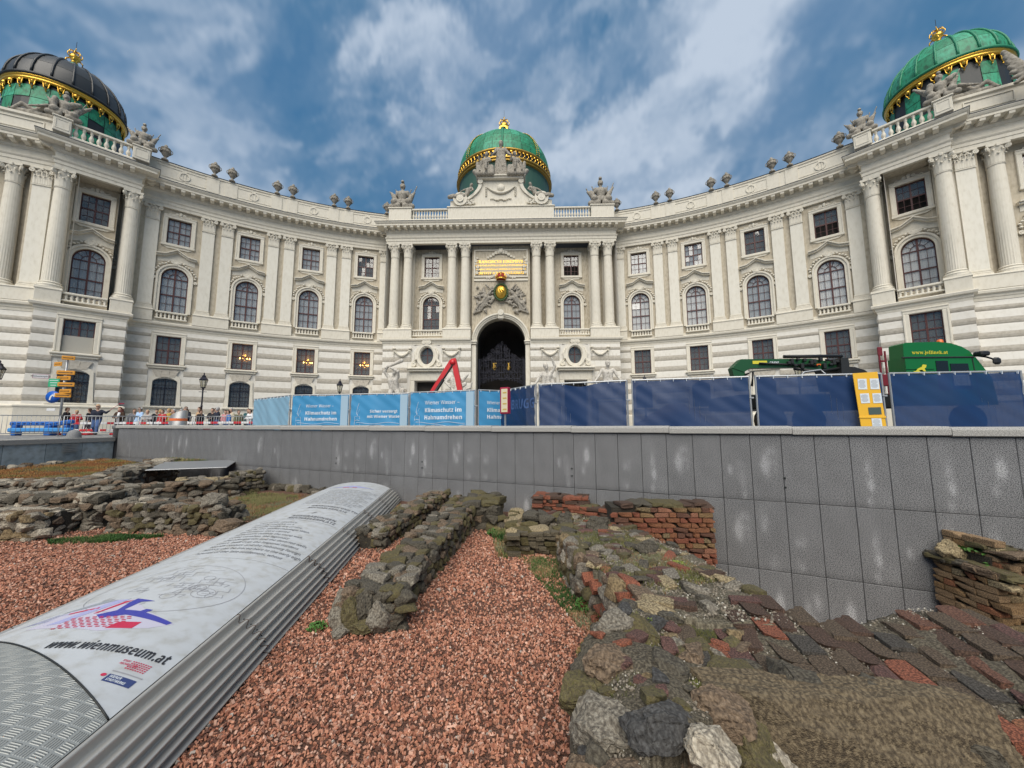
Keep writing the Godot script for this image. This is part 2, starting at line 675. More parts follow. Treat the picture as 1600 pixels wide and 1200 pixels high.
func make_capitals():
	# height 1.28, for a shaft 0.87 thick at the neck
	var st = new_st()
	lathe(st, [[0.435, -0.1], [0.49, -0.05], [0.44, 0.0], [0.42, 0.4], [0.45, 0.8], [0.56, 1.08]], 24)
	for tier in [[0.0, 0.62, 0.0, 0.2], [0.0, 0.9, 0.5, 0.25]]:
		for i in 8:
			var an = TAU * (i + tier[2]) / 8
			var b = Basis(Vector3.UP, an)
			leaf(st, Transform3D(b, b * Vector3(0, 0.02, 0.43)), 0.34, tier[1], tier[3] + 0.03)
	for i in 4:
		var b = Basis(Vector3.UP, TAU * (i + 0.5) / 4)
		tube(st, [b * Vector3(0, 0.55, 0.45), b * Vector3(0, 0.85, 0.55), b * Vector3(0, 1.05, 0.72)], [0.05, 0.06, 0.05], 5)
		volute(st, Transform3D(b * Basis(Vector3.UP, PI / 2), b * Vector3(0, 0.97, 0.72)), 0.15, 0.12)
		var c = Basis(Vector3.UP, TAU * i / 4)
		xbox(st, Transform3D(c, c * Vector3(0, 1.14, 0.56)), Vector3(0.2, 0.2, 0.12), 0.03)
	var ab = []
	for i in 4:
		var an = TAU * (i + 0.5) / 4
		var e0 = Vector2(sin(an), cos(an)) * 0.86
		var an2 = TAU * (i + 1.5) / 4
		var e1 = Vector2(sin(an2), cos(an2)) * 0.86
		for q in 5:
			var t = q / 5.0
			ab.append(e0.lerp(e1, t) * (1.0 - 0.16 * sin(PI * t)))
	slab(st, ab, 1.12, 1.28, Transform3D(Basis(Vector3.RIGHT, -PI / 2), Vector3.ZERO))
	S["capital"] = done(st)
	# the flat version for pilasters 0.95 wide, standing 0.25 proud
	st = new_st()
	box(st, Vector3(0, 0.55, 0.1), Vector3(0.95, 1.14, 0.24))
	box(st, Vector3(0, -0.05, 0.12), Vector3(1.02, 0.09, 0.3), 0.02)
	for tier in [[0.62, [-0.36, -0.12, 0.12, 0.36], 0.2], [0.92, [-0.24, 0.0, 0.24], 0.24]]:
		for x in tier[1]:
			leaf(st, Transform3D(Basis(), Vector3(x, 0.02, 0.23)), 0.25, tier[0], tier[2])
	for sg in [-1.0, 1.0]:
		tube(st, [Vector3(sg * 0.2, 0.6, 0.25), Vector3(sg * 0.36, 0.92, 0.33), Vector3(sg * 0.5, 1.08, 0.36)], 0.045, 5)
		volute(st, Transform3D(Basis(), Vector3(sg * 0.5, 0.98, 0.32)), 0.15, 0.14)
		volute(st, Transform3D(Basis(), Vector3(sg * 0.13, 1.0, 0.3)), 0.09, 0.1)
	xbox(st, Transform3D(Basis(), Vector3(0, 1.2, 0.16)), Vector3(1.22, 0.15, 0.44), 0.03)
	xbox(st, Transform3D(Basis(), Vector3(0, 1.15, 0.38)), Vector3(0.18, 0.2, 0.1), 0.03)
	S["pilaster_capital"] = done(st)

func make_baluster():
	var st = new_st(true)
	lathe(st, [[0.1, 0.0], [0.1, 0.07], [0.06, 0.1], [0.075, 0.16], [0.125, 0.3], [0.115, 0.4], [0.06, 0.62], [0.055, 0.7], [0.085, 0.75], [0.06, 0.8], [0.1, 0.86], [0.1, 0.93]], 10)
	S["baluster"] = done(st)
	# the low window balustrades: thick, bead-like
	st = new_st(true)
	lathe(st, [[0.1, 0.0], [0.1, 0.04], [0.065, 0.08], [0.11, 0.22], [0.065, 0.36], [0.1, 0.4], [0.1, 0.44]], 10)
	S["low_baluster"] = done(st)
	st = new_st(true)
	lathe(st, [[0.0, 0.0], [0.24, 0.0], [0.26, 0.1], [0.13, 0.16], [0.1, 0.32], [0.16, 0.38], [0.27, 0.55], [0.36, 0.8], [0.4, 0.94], [0.34, 0.98], [0.27, 1.04], [0.37, 1.12], [0.35, 1.17], [0.2, 1.24], [0.12, 1.32], [0.14, 1.4], [0.08, 1.5], [0.0, 1.53]], 16)
	S["urn_body"] = done(st)
	st = new_st()
	for sg in [-1.0, 1.0]:
		var pts = []
		for i in 8:
			var a = lerp(-1.3, 2.2, i / 7.0)
			pts.append(Vector3(sg * (0.4 + 0.09 * cos(a)), 0.92 + 0.17 * sin(a), 0))
		tube(st, pts, 0.035, 5)
	S["urn_handle"] = done(st)
	st = new_st()
	for i in 12:
		var a0 = TAU * i / 12
		for q in 3:
			var a = a0 + TAU * q / 36
			var y = 0.84 - 0.1 * sin(PI * q / 3.0)
			box(st, Vector3(sin(a) * 0.37, y, cos(a) * 0.37), Vector3(0.09, 0.09, 0.09), 0.03)
	S["urn_garland"] = done(st)
	st = new_st()
	slab(st, [Vector2(-0.13, 0.0), Vector2(0.02, -0.02), Vector2(0.14, -0.12), Vector2(0.62, -0.02), Vector2(0.66, 0.14), Vector2(-0.13, 0.16)], -0.15, 0.15, Transform3D(Basis(Vector3.UP, -PI / 2), Vector3.ZERO))
	S["modillion"] = done(st)

# windows: surround mesh (stone), sash mesh (wood) and panes; local origin at the middle of the opening's foot, z outwards from the wall face
func make_windows():
	rect_window("upper", 1.67, 2.42, 4, 4, 0.34, true, false)
	rect_window("mid", 1.67, 2.55, 4, 4, 0.36, false, true)
	arch_window("great", 1.88, 3.24, 0.94)
	ground_window()

func bars_rect(st, w, h, nx, ny, z):
	for i in nx + 1:
		var t = 0.075 if i == 0 or i == nx else (0.11 if i * 2 == nx else 0.028)
		box(st, Vector3(clampf((float(i) / nx - 0.5) * w, -w / 2 + t / 2, w / 2 - t / 2), h / 2, z), Vector3(t, h, 0.08 if t > 0.04 else 0.05))
	for j in ny + 1:
		var t = 0.08 if j == 0 or j == ny else (0.1 if j * 2 == ny else 0.028)
		box(st, Vector3(0, clampf(float(j) / ny * h, t / 2, h - t / 2), z + 0.004), Vector3(w - 0.01, t, 0.078 if t > 0.04 else 0.046))

func rect_window(key, w, h, nx, ny, fw, sill, plain):
	var st = new_st()
	var hw = w / 2
	for q in [[-hw - fw / 2, h / 2, fw, h], [hw + fw / 2, h / 2, fw, h], [0.0, h + fw / 2, w + fw * 2, fw]]:
		box(st, Vector3(q[0], q[1], 0.04), Vector3(q[2], q[3], 0.16), 0.03)
		box(st, Vector3(q[0] + sign(q[0]) * fw * 0.3, q[1] + (fw * 0.3 if q[0] == 0.0 else 0.0), 0.1), Vector3(q[2] if q[0] == 0.0 else fw * 0.36, q[3] if q[0] != 0.0 else fw * 0.36, 0.12), 0.03)
	if sill:
		box(st, Vector3(0, -0.12, 0.08), Vector3(w + fw * 2 + 0.05, 0.24, 0.2), 0.03)
		for sg in [-1.0, 1.0]:
			volute(st, Transform3D(Basis(), Vector3(sg * 0.26, h + fw + 0.12, 0.1)), 0.12, 0.12)
			tube(st, [Vector3(sg * 0.34, h + fw + 0.06, 0.12), Vector3(sg * 0.55, h + fw + 0.02, 0.1), Vector3(sg * 0.72, h + fw + 0.1, 0.1), Vector3(sg * 0.8, h + fw, 0.08)], 0.05, 5)
		box(st, Vector3(0, h + fw + 0.16, 0.1), Vector3(0.22, 0.34, 0.2), 0.06)
		# the lower moulding with dropped middle
		slab(st, [Vector2(-1.1, -0.24), Vector2(-0.75, -0.42), Vector2(0.75, -0.42), Vector2(1.1, -0.24)], 0.0, 0.08)
	else:
		box(st, Vector3(0, -0.13, 0.14), Vector3(w + fw * 2 + 0.28, 0.16, 0.42), 0.04)
		box(st, Vector3(0, -0.3, 0.09), Vector3(w + fw * 2 + 0.05, 0.2, 0.26), 0.04)
	S[key + "_surround"] = done(st)
	st = new_st()
	bars_rect(st, w, h, nx, ny, -0.2)
	S[key + "_sash"] = done(st)
	S[key + "_pane"] = pane_mesh(w / nx - 0.03, h / ny - 0.03)
	var lay = []
	for i in nx:
		for j in ny:
			lay.append(Vector3((i + 0.5) / nx * w - hw, (j + 0.5) / ny * h, -0.2))
	S[key + "_lay"] = lay

func pane_mesh(w, h):
	var st = new_st()
	box(st, Vector3.ZERO, Vector3(w, h, 0.006))
	return done(st)

func arch_window(key, w, spring, r):
	var st = new_st()
	var hw = w / 2
	var o = Vector2(0, spring)
	var prof = [[0.0, 0.14], [0.2, 0.1], [0.34, 0.2]]
	for q in prof.size() - 1:
		var r0 = hw + prof[q][0]
		var r1 = hw + prof[q + 1][0]
		var inn = [Vector2(-r0, 0)] + arc(o, r0, r0, 180, 0, 20) + [Vector2(r0, 0)]
		var out = [Vector2(-r1, 0)] + arc(o, r1, r1, 180, 0, 20) + [Vector2(r1, 0)]
		band(st, inn, out, -0.05, prof[q + 1][1])
	# ears, keystone shell and the sprigs over the arch
	for sg in [-1.0, 1.0]:
		for i in 9:
			var a = deg_to_rad(lerp(78.0, 8.0, i / 8.0))
			var p = Vector2(sg * cos(a), sin(a)) * (hw + 0.52 + 0.05 * sin(i * 2.1)) + o
			box(st, Vector3(p.x, p.y, 0.1), Vector3(0.2, 0.17, 0.18), 0.06)
		volute(st, Transform3D(Basis(), Vector3(sg * (hw + 0.5), spring - 0.18, 0.08)), 0.15, 0.16)
		volute(st, Transform3D(Basis(), Vector3(sg * 0.22, spring + hw + 0.5, 0.12)), 0.14, 0.2)
	for i in 7:
		var a = deg_to_rad(lerp(-70.0, 70.0, i / 6.0))
		tube(st, [Vector3(0, spring + hw + 0.3, 0.2), Vector3(sin(a) * 0.3, spring + hw + 0.34 + cos(a) * 0.3, 0.16)], [0.05, 0.075], 5)
	S[key + "_surround"] = done(st)
	# the bent pediment above
	st = new_st()
	var pts = [Vector2(-1.42, 5.06), Vector2(-0.75, 5.16), Vector2(0.0, 5.64), Vector2(0.75, 5.16), Vector2(1.42, 5.06)]
	for q in [[0.0, 0.14, 0.3], [0.14, 0.22, 0.46]]:
		var lo = []
		var hi = []
		for p in pts:
			lo.append(p + Vector2(0, q[0]))
			hi.append(p + Vector2(0, q[1]))
		band(st, lo, hi, -0.05, q[2])
	var under = [Vector2(-1.3, 5.06), Vector2(0.0, 5.64), Vector2(1.3, 5.06), Vector2(1.3, 4.6), Vector2(0.7, 4.7), Vector2(0, 4.9), Vector2(-0.7, 4.7), Vector2(-1.3, 4.6)]
	slab(st, under, -0.05, 0.035)
	S["pediment"] = done(st)
	st = new_st()
	bars_rect(st, w, spring, 4, 4, -0.2)
	for q in [[0.85, 0.94], [0.4, 0.44]]:
		band(st, arc(o, q[0], q[0], 180, 0, 20), arc(o, q[1], q[1], 180, 0, 20), -0.24, -0.16)
	for a in [36.0, 72.0, 108.0, 144.0]:
		var d = Vector3(cos(deg_to_rad(a)), sin(deg_to_rad(a)), 0)
		tube(st, [Vector3(0, spring, -0.2) + d * 0.42, Vector3(0, spring, -0.2) + d * 0.9], 0.02, 4)
	box(st, Vector3(0, spring + 0.45, -0.2), Vector3(0.14, 0.9, 0.09))
	S[key + "_sash"] = done(st)
	S[key + "_pane"] = pane_mesh(w / 4 - 0.03, spring / 4 - 0.03)
	var lay = []
	for i in 4:
		for j in 4:
			lay.append(Vector3((i + 0.5) / 4.0 * w - hw, (j + 0.5) / 4.0 * spring, -0.2))
	S[key + "_lay"] = lay
	st = new_st()
	slab(st, arc(Vector2.ZERO, hw, hw, 90, 0, 8) + [Vector2(0, 0)], -0.003, 0.003)
	S["fan_pane"] = done(st)
	# the balustrade below, 1.9 wide between blocks
	st = new_st()
	box(st, Vector3(0, 0.06, 0.16), Vector3(2.0, 0.12, 0.3), 0.02)
	box(st, Vector3(0, 0.63, 0.16), Vector3(2.0, 0.16, 0.34), 0.03)
	S["low_rail"] = done(st)

func ground_window():
	var st = new_st()
	var w = 1.66
	var inn = [Vector2(-w / 2, 0)] + arc(Vector2(0, 1.62), 1.05, 0.95, 142, 38, 10) + [Vector2(w / 2, 0)]
	var out = []
	for p in inn:
		out.append(p + (Vector2(sign(p.x) * 0.3, 0) if p.y < 0.1 else (p - Vector2(0, 0.9)).normalized() * 0.34))
	out[0] = Vector2(-w / 2 - 0.32, 0)
	out[-1] = Vector2(w / 2 + 0.32, 0)
	band(st, inn, out, -0.05, 0.14)
	box(st, Vector3(0, -0.08, 0.1), Vector3(w + 0.9, 0.16, 0.36), 0.03)
	S["ground_surround"] = done(st)
	st = new_st()
	for i in 7:
		box(st, Vector3((i - 3) * 0.24, 1.25, -0.1), Vector3(0.035, 2.5, 0.035))
	for j in 6:
		box(st, Vector3(0, 0.2 + j * 0.42, -0.1), Vector3(w, 0.045, 0.028))
	box(st, Vector3(0, 1.2, -0.16), Vector3(0.09, 2.5, 0.06))
	box(st, Vector3(0, 1.62, -0.17), Vector3(w, 0.1, 0.05))
	S["ground_grille"] = done(st)
	S["ground_pane"] = pane_mesh(w / 2, 0.62)
	# the wedge stones between ground and middle windows
	for q in 3:
		st = new_st()
		var x0 = -0.75 + q * 0.5
		slab(st, [Vector2(x0 * 0.86, 0), Vector2((x0 + 0.46) * 0.86, 0), Vector2((x0 + 0.48) * 1.22, 0.62), Vector2((x0 - 0.01) * 1.22, 0.62)], -0.05, 0.16)
		S["wedge%d" % q] = done(st)

# behind: a window dresses an opening; look = "dark", "sky", "curtain" or "open"
func add_window(house, key, called, f, s, y, d, look = "dark", turn = 0.0):
	var xf = fx(f, s, y, d)
	var o = put(called, S[key + "_surround"], M.trim, house, xf)
	put("sash", S[key + "_sash"], M.sash, o)
	var lay = S[key + "_lay"]
	var n = lay.size()
	for i in n:
		if look == "open" and i % 4 < 2:
			continue
		var b = Basis(Vector3.UP, jit(0.03)) * Basis(Vector3.RIGHT, jit(0.03))
		put("pane", S[key + "_pane"], M.glass, o, Transform3D(b, lay[i] + Vector3(0, 0, -0.01)))
	if key == "great":
		for sg in [1.0, -1.0]:
			put("fan_pane", S.fan_pane, M.glass, o, Transform3D(Basis(Vector3.UP, 0.0 if sg > 0 else PI), Vector3(0, 3.24, -0.21)))
	# the room behind it: a dark back, and curtains where they are drawn
	var w = 1.9
	var h = 4.3 if key == "great" else 2.6
	if look == "curtain" or look == "half":
		var st = new_st(true)
		var k = 28
		for sg in [-1.0, 1.0]:
			var p = []
			for i in k + 1:
				var x = sg * (0.04 + 0.9 * i / k)
				p.append(Vector3(x, 0, -0.27 + 0.02 * sin(i * 1.35 + sg)))
			for i in k:
				var a = p[i]
				var b2 = p[i + 1]
				quad(st, a, b2, b2 + Vector3(0, h - 0.1, 0), a + Vector3(0, h - 0.1, 0))
		put("curtain", done(st), M.curtain if look == "curtain" else M.grey_curtain, o)
	elif look == "blind":
		put("roller_blind", box_mesh(Vector3(1.62, h * 0.5, 0.02)), M.blind, o, Transform3D(Basis(), Vector3(0, h * 0.25, -0.13)))
	return o

func wall_courses(house, f, s0, s1, levels, blocks, d, prof_out, called = "stone_course"):
	# levels: the lower edge of each course; blocks: [s0, s1, y0, y1] kept clear
	for i in levels.size() - 1:
		var y0 = levels[i]
		var y1 = levels[i + 1]
		var iv = [[s0, s1]]
		for b in blocks:
			if b[3] > y0 + 0.25 and b[2] < y1 - 0.25:
				var nw = []
				for v in iv:
					if b[1] <= v[0] or b[0] >= v[1]:
						nw.append(v)
					else:
						if b[0] - v[0] > 0.15:
							nw.append([v[0], b[0]])
						if v[1] - b[1] > 0.15:
							nw.append([b[1], v[1]])
				iv = nw
		var h = y1 - y0
		for v in iv:
			var path = fpath(f, v[0], v[1], d)
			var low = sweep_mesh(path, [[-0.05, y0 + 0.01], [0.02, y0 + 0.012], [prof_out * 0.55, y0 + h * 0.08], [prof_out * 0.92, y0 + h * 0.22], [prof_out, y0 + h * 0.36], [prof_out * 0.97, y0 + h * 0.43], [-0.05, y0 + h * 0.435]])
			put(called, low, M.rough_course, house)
			var up = sweep_mesh(path, [[-0.05, y0 + h * 0.437], [prof_out * 0.96, y0 + h * 0.437], [prof_out * 0.45, y0 + h * 0.9], [prof_out * 0.3, y0 + h * 0.985], [-0.05, y0 + h * 0.99]])
			put(called, up, M.smooth_course, house)

const ENTAB = [[-0.4, 20.05], [0.0, 20.05], [0.0, 20.33], [0.05, 20.34], [0.05, 20.6], [0.09, 20.62], [0.15, 20.72], [0.15, 20.76], [0.02, 20.78], [0.02, 21.26], [0.1, 21.3], [0.16, 21.42], [0.2, 21.43], [0.2, 21.72], [0.88, 21.74], [0.88, 21.93], [0.93, 21.95], [1.02, 22.08], [1.02, 22.14], [-0.4, 22.26]]

func entablature(house, path, gaps = true):
	put("entablature", sweep_mesh(path, ENTAB), M.trim, house)
	put("eaves_strip", sweep_mesh(path_at(path, 0.0), [[0.9, 22.17], [1.06, 22.148], [1.06, 22.19], [-0.3, 22.3]], false), M.lead, house)
	var total = 0.0
	for i in path.size() - 1:
		total += path[i].distance_to(path[i + 1])
	var n = int(round(total / 0.72))
	var step = total / n
	var seg = 0
	var done_len = 0.0
	for q in n:
		var t = (q + 0.5) * step
		while seg < path.size() - 2 and t > done_len + path[seg].distance_to(path[seg + 1]):
			done_len += path[seg].distance_to(path[seg + 1])
			seg += 1
		var dir = (path[seg + 1] - path[seg]).normalized()
		var p = path[seg] + dir * (t - done_len) + Vector2(dir.y, -dir.x) * 0.2
		var x = Vector3(dir.x, 0, -dir.y)
		put("modillion", S.modillion, M.trim, house, Transform3D(Basis(x, Vector3.UP, x.cross(Vector3.UP)), V(p.x, 21.57, p.y)))

const STRING = [[-0.3, 8.66], [0.02, 8.66], [0.04, 8.84], [0.1, 8.9], [0.12, 9.08], [0.3, 9.14], [0.34, 9.3], [0.3, 9.36], [-0.4, 9.4]]

func place_column(house, f, s, d, base_y = 10.55):
	var xf = fx(f, s, base_y, d)
	var o = put("column", S.column_shaft, M.trim, house, xf)
	put("column_base", S.column_base, M.trim, o)
	put("capital", S.capital, M.trim, o, Transform3D(Basis().scaled(Vector3(1, (20.05 - base_y - 8.05) / 1.28, 1)), Vector3(0, 8.05, 0)))
	return o

func place_pilaster(house, f, s, d, w = 0.95, base_y = 10.5):
	var xf = fx(f, s, 0, d)
	var st = new_st()
	box(st, Vector3(0, (base_y + 0.45 + 18.7) / 2, 0.08), Vector3(w, 18.7 - base_y - 0.45, 0.24), 0.015)
	var o = put("pilaster", done(st), M.pale, house, xf)
	st = new_st()
	box(st, Vector3(0, base_y + 0.08, 0.1), Vector3(w + 0.22, 0.16, 0.4), 0.02)
	box(st, Vector3(0, base_y + 0.22, 0.1), Vector3(w + 0.14, 0.12, 0.34), 0.03)
	box(st, Vector3(0, base_y + 0.37, 0.1), Vector3(w + 0.07, 0.16, 0.28), 0.03)
	put("pilaster_base", done(st), M.trim, o)
	put("pilaster_capital", S.pilaster_capital, M.trim, o, Transform3D(Basis().scaled(Vector3(w / 0.95, 1.05, 1)), Vector3(0, 18.72, 0)))

func window_rail(house, f, s, d, half = 1.0, y = 9.66):
	var o = put("balustrade", S.low_rail, M.trim, house, fx(f, s, y, d).scaled_local(Vector3(half, 1, 1)))
	var n = int(half * 2 / 0.265)
	for i in n:
		put("baluster", S.low_baluster, M.trim, o, Transform3D(Basis().scaled(Vector3(1 / half, 1, 1)), Vector3(((i + 0.5) / n - 0.5) * 2.0, 0.12, 0.16)))

func wing(side, called, label, looks_up, looks_great, looks_mid):
	var house = thing(called, label, "palace wing", Vector3.ZERO, 0.0, "")
	var R = 39.08
	var f = face_arc(Vector2(3.7 * side, 4.0), R)
	var A = func(deg):
		return deg_to_rad(deg) * R * side
	var lo = min(A.call(13.2), A.call(46.2))
	var hi = max(A.call(13.2), A.call(46.2))
	var wins = [17.3, 25.4, 33.45, 41.45]
	# walls in strips, each with its column of openings
	var up = new_st()
	var low = new_st()
	var cuts = [lo]
	var cs = []
	for w in wins:
		cs.append(A.call(w))
	cs.sort()
	var at = lo
	for s in cs:
		patch(up, f, at, s - 1.3, 9.3, 20.1)
		wall_strip(up, f, s - 1.3, s + 1.3, 9.3, 20.1, [[s, 1.88, 10.38, 13.62, 0.94], [s, 1.67, 16.78, 19.2, 0.0]])
		patch(low, f, at, s - 1.3, -0.5, 9.3)
		wall_strip(low, f, s - 1.3, s + 1.3, -0.5, 9.3, [[s, 1.66, 1.9, 4.0, 0.36], [s, 1.67, 5.62, 8.17, 0.0]])
		at = s + 1.3
	patch(up, f, at, hi, 9.3, 20.1)
	patch(low, f, at, hi, -0.5, 9.3)
	put("upper_wall", done(up), M.field, house)
	put("lower_wall", done(low), M.smooth_course, house)
	# the rooms behind the windows are closed off by an inner wall coloured near-black for their shade
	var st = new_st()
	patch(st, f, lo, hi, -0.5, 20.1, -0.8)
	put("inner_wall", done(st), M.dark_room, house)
	var blocks = []
	for s in cs:
		blocks.append([s - 1.2, s + 1.2, 5.2, 8.66])
		blocks.append([s - 1.18, s + 1.18, 1.6, 4.45])
		blocks.append([s - 1.05, s + 1.05, 4.4, 5.3])
	wall_courses(house, f, lo, hi, [1.2, 2.33, 3.46, 4.6, 5.73, 6.87, 8.0, 8.66], blocks, 0.0, 0.09)
	put("plinth", sweep_mesh(fpath(f, lo, hi), [[-0.1, -0.5], [0.3, -0.5], [0.3, 1.05], [0.22, 1.2], [-0.1, 1.22]]), M.trim, house)
	put("string_course", sweep_mesh(fpath(f, lo, hi), STRING), M.trim, house)
	put("pedestal_band", sweep_mesh(fpath(f, lo, hi), [[-0.1, 9.38], [0.06, 9.38], [0.06, 9.66], [-0.1, 9.66]]), M.trim, house)
	for i in 4:
		var s = A.call(wins[i])
		add_window(house, "upper", "square_window", f, s, 16.78, 0.0, looks_up[i])
		add_window(house, "great", "arched_window", f, s, 10.38, 0.0, looks_great[i])
		put("window_pediment", S.pediment, M.trim, house, fx(f, s, 10.38, 0.0))
		window_rail(house, f, s, 0.02, 1.1)
		var mw = add_window(house, "mid", "middle_window", f, s, 5.62, 0.0, looks_mid[i])
		if looks_mid[i] == "lit":
			chandelier(mw)
		var gw = put("ground_window", S.ground_surround, M.trim, house, fx(f, s, 1.9, 0.0))
		put("grille", S.ground_grille, M.iron, gw)
		for px in [-1.0, 1.0]:
			for py in 4:
				put("pane", S.ground_pane, M.glass, gw, Transform3D(Basis(Vector3.RIGHT, jit(0.01)), Vector3(px * 0.42, 0.32 + py * 0.63, -0.22)))
		for q in 3:
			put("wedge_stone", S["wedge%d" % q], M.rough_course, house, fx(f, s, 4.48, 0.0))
	for p in [14.3, 20.25, 22.45, 28.42, 30.52, 36.2, 38.35, 44.2]:
		place_pilaster(house, f, A.call(p), 0.0)
	for q in [[13.4, 15.1], [19.3, 23.4], [27.5, 31.4], [35.3, 39.3], [43.3, 45.6]]:
		var a = min(A.call(q[0]), A.call(q[1]))
		var b = max(A.call(q[0]), A.call(q[1]))
		put("pedestal", sweep_mesh(fpath(f, a, b), [[-0.05, 9.4], [0.34, 9.4], [0.34, 10.3], [0.4, 10.34], [0.4, 10.42], [0.32, 10.5], [-0.05, 10.5]]), M.trim, house)
	entablature(house, fpath(f, lo, hi, 0.23))
	# the attic wall with sunk panels and roundels
	put("attic_wall", sweep_mesh(fpath(f, lo, hi, 0.1), [[-0.3, 22.2], [0.12, 22.2], [0.12, 22.75], [0.02, 22.8], [0.02, 24.2], [0.1, 24.26], [0.1, 24.4], [-0.3, 24.46]]), M.trim, house)
	put("attic_coping", sweep_mesh(fpath(f, lo, hi, 0.1), [[0.13, 24.41], [0.15, 24.45], [-0.35, 24.52]], false), M.lead, house)
	for q in [15.6, 18.9, 23.9, 27.0, 31.95, 35.0, 40.0, 43.0]:
		var a = A.call(q)
		put("attic_panel", frame_on(f, a - 0.95, a + 0.95, 22.98, 24.05), M.trim, house)
	for w in wins:
		st = new_st()
		band(st, arc(Vector2.ZERO, 0.3, 0.3, 0, 360, 20), arc(Vector2.ZERO, 0.42, 0.42, 0, 360, 20), 0.0, 0.07)
		put("roundel", done(st), M.trim, house, fx(f, A.call(w), 23.5, 0.115))
	for p in [20.25, 22.45, 28.42, 30.52, 36.2, 38.35]:
		put("attic_pier", sweep_mesh(fpath(f, A.call(p) - 0.5, A.call(p) + 0.5, 0.1), [[0.0, 22.8], [0.08, 22.8], [0.08, 24.2], [0.0, 24.22]]), M.trim, house)
	# the copper roof behind
	st = new_st()
	var e0 = fpath(f, lo, hi, -0.2)
	var e1 = fpath(f, lo, hi, -7.0)
	for i in e0.size() - 1:
		quad(st, V(e0[i].x, 24.3, e0[i].y), V(e0[i + 1].x, 24.3, e0[i + 1].y), V(e1[i + 1].x, 25.5, e1[i + 1].y), V(e1[i].x, 25.5, e1[i].y))
		quad(st, V(e1[i].x, 25.5, e1[i].y), V(e1[i + 1].x, 25.5, e1[i + 1].y), V(e1[i + 1].x, -0.5, e1[i + 1].y), V(e1[i].x, -0.5, e1[i].y))
	put("roof", done(st), M.lead, house)
	return f

func frame_on(f, s0, s1, y0, y1):
	var st = new_st()
	for q in [[s0, s1, y0, y0 + 0.07], [s0, s1, y1 - 0.07, y1], [s0, s0 + 0.07, y0 + 0.07, y1 - 0.07], [s1 - 0.07, s1, y0 + 0.07, y1 - 0.07]]:
		sweep(st, fpath(f, q[0], q[1], 0.1), [[0.0, q[2]], [0.06, q[2]], [0.06, q[3]], [0.0, q[3]]])
	return done(st)

func chandelier(win):
	var st = new_st()
	var bulbs = new_st(true)
	tube(st, [Vector3(0.2, 1.0, -0.6), Vector3(0.2, 2.4, -0.6)], 0.015, 5)
	for i in 6:
		var a = TAU * i / 6
		var e = Vector3(0.2 + cos(a) * 0.4, 1.12, -0.6 + sin(a) * 0.1)
		tube(st, [Vector3(0.2, 1.0, -0.6), Vector3(0.2 + cos(a) * 0.25, 0.9, -0.6 + sin(a) * 0.05), e], 0.015, 5)
		lathe(bulbs, [[0.0, 0.0], [0.045, 0.05], [0.05, 0.1], [0.0, 0.2]], 8, Transform3D(Basis(), e))
	put("chandelier", done(st), M.brass, win)
	put("candle_lamp", done(bulbs), M.lamp, win)
	var l = OmniLight3D.new()
	l.name = "chandelier_light"
	l.light_color = Color(1.0, 0.75, 0.42)
	l.light_energy = 0.35
	l.light_size = 0.1
	l.omni_range = 4.0
	l.omni_attenuation = 2.0
	l.shadow_enabled = true
	l.position = Vector3(0.2, 1.5, -0.45)
	win.add_child(l, true)

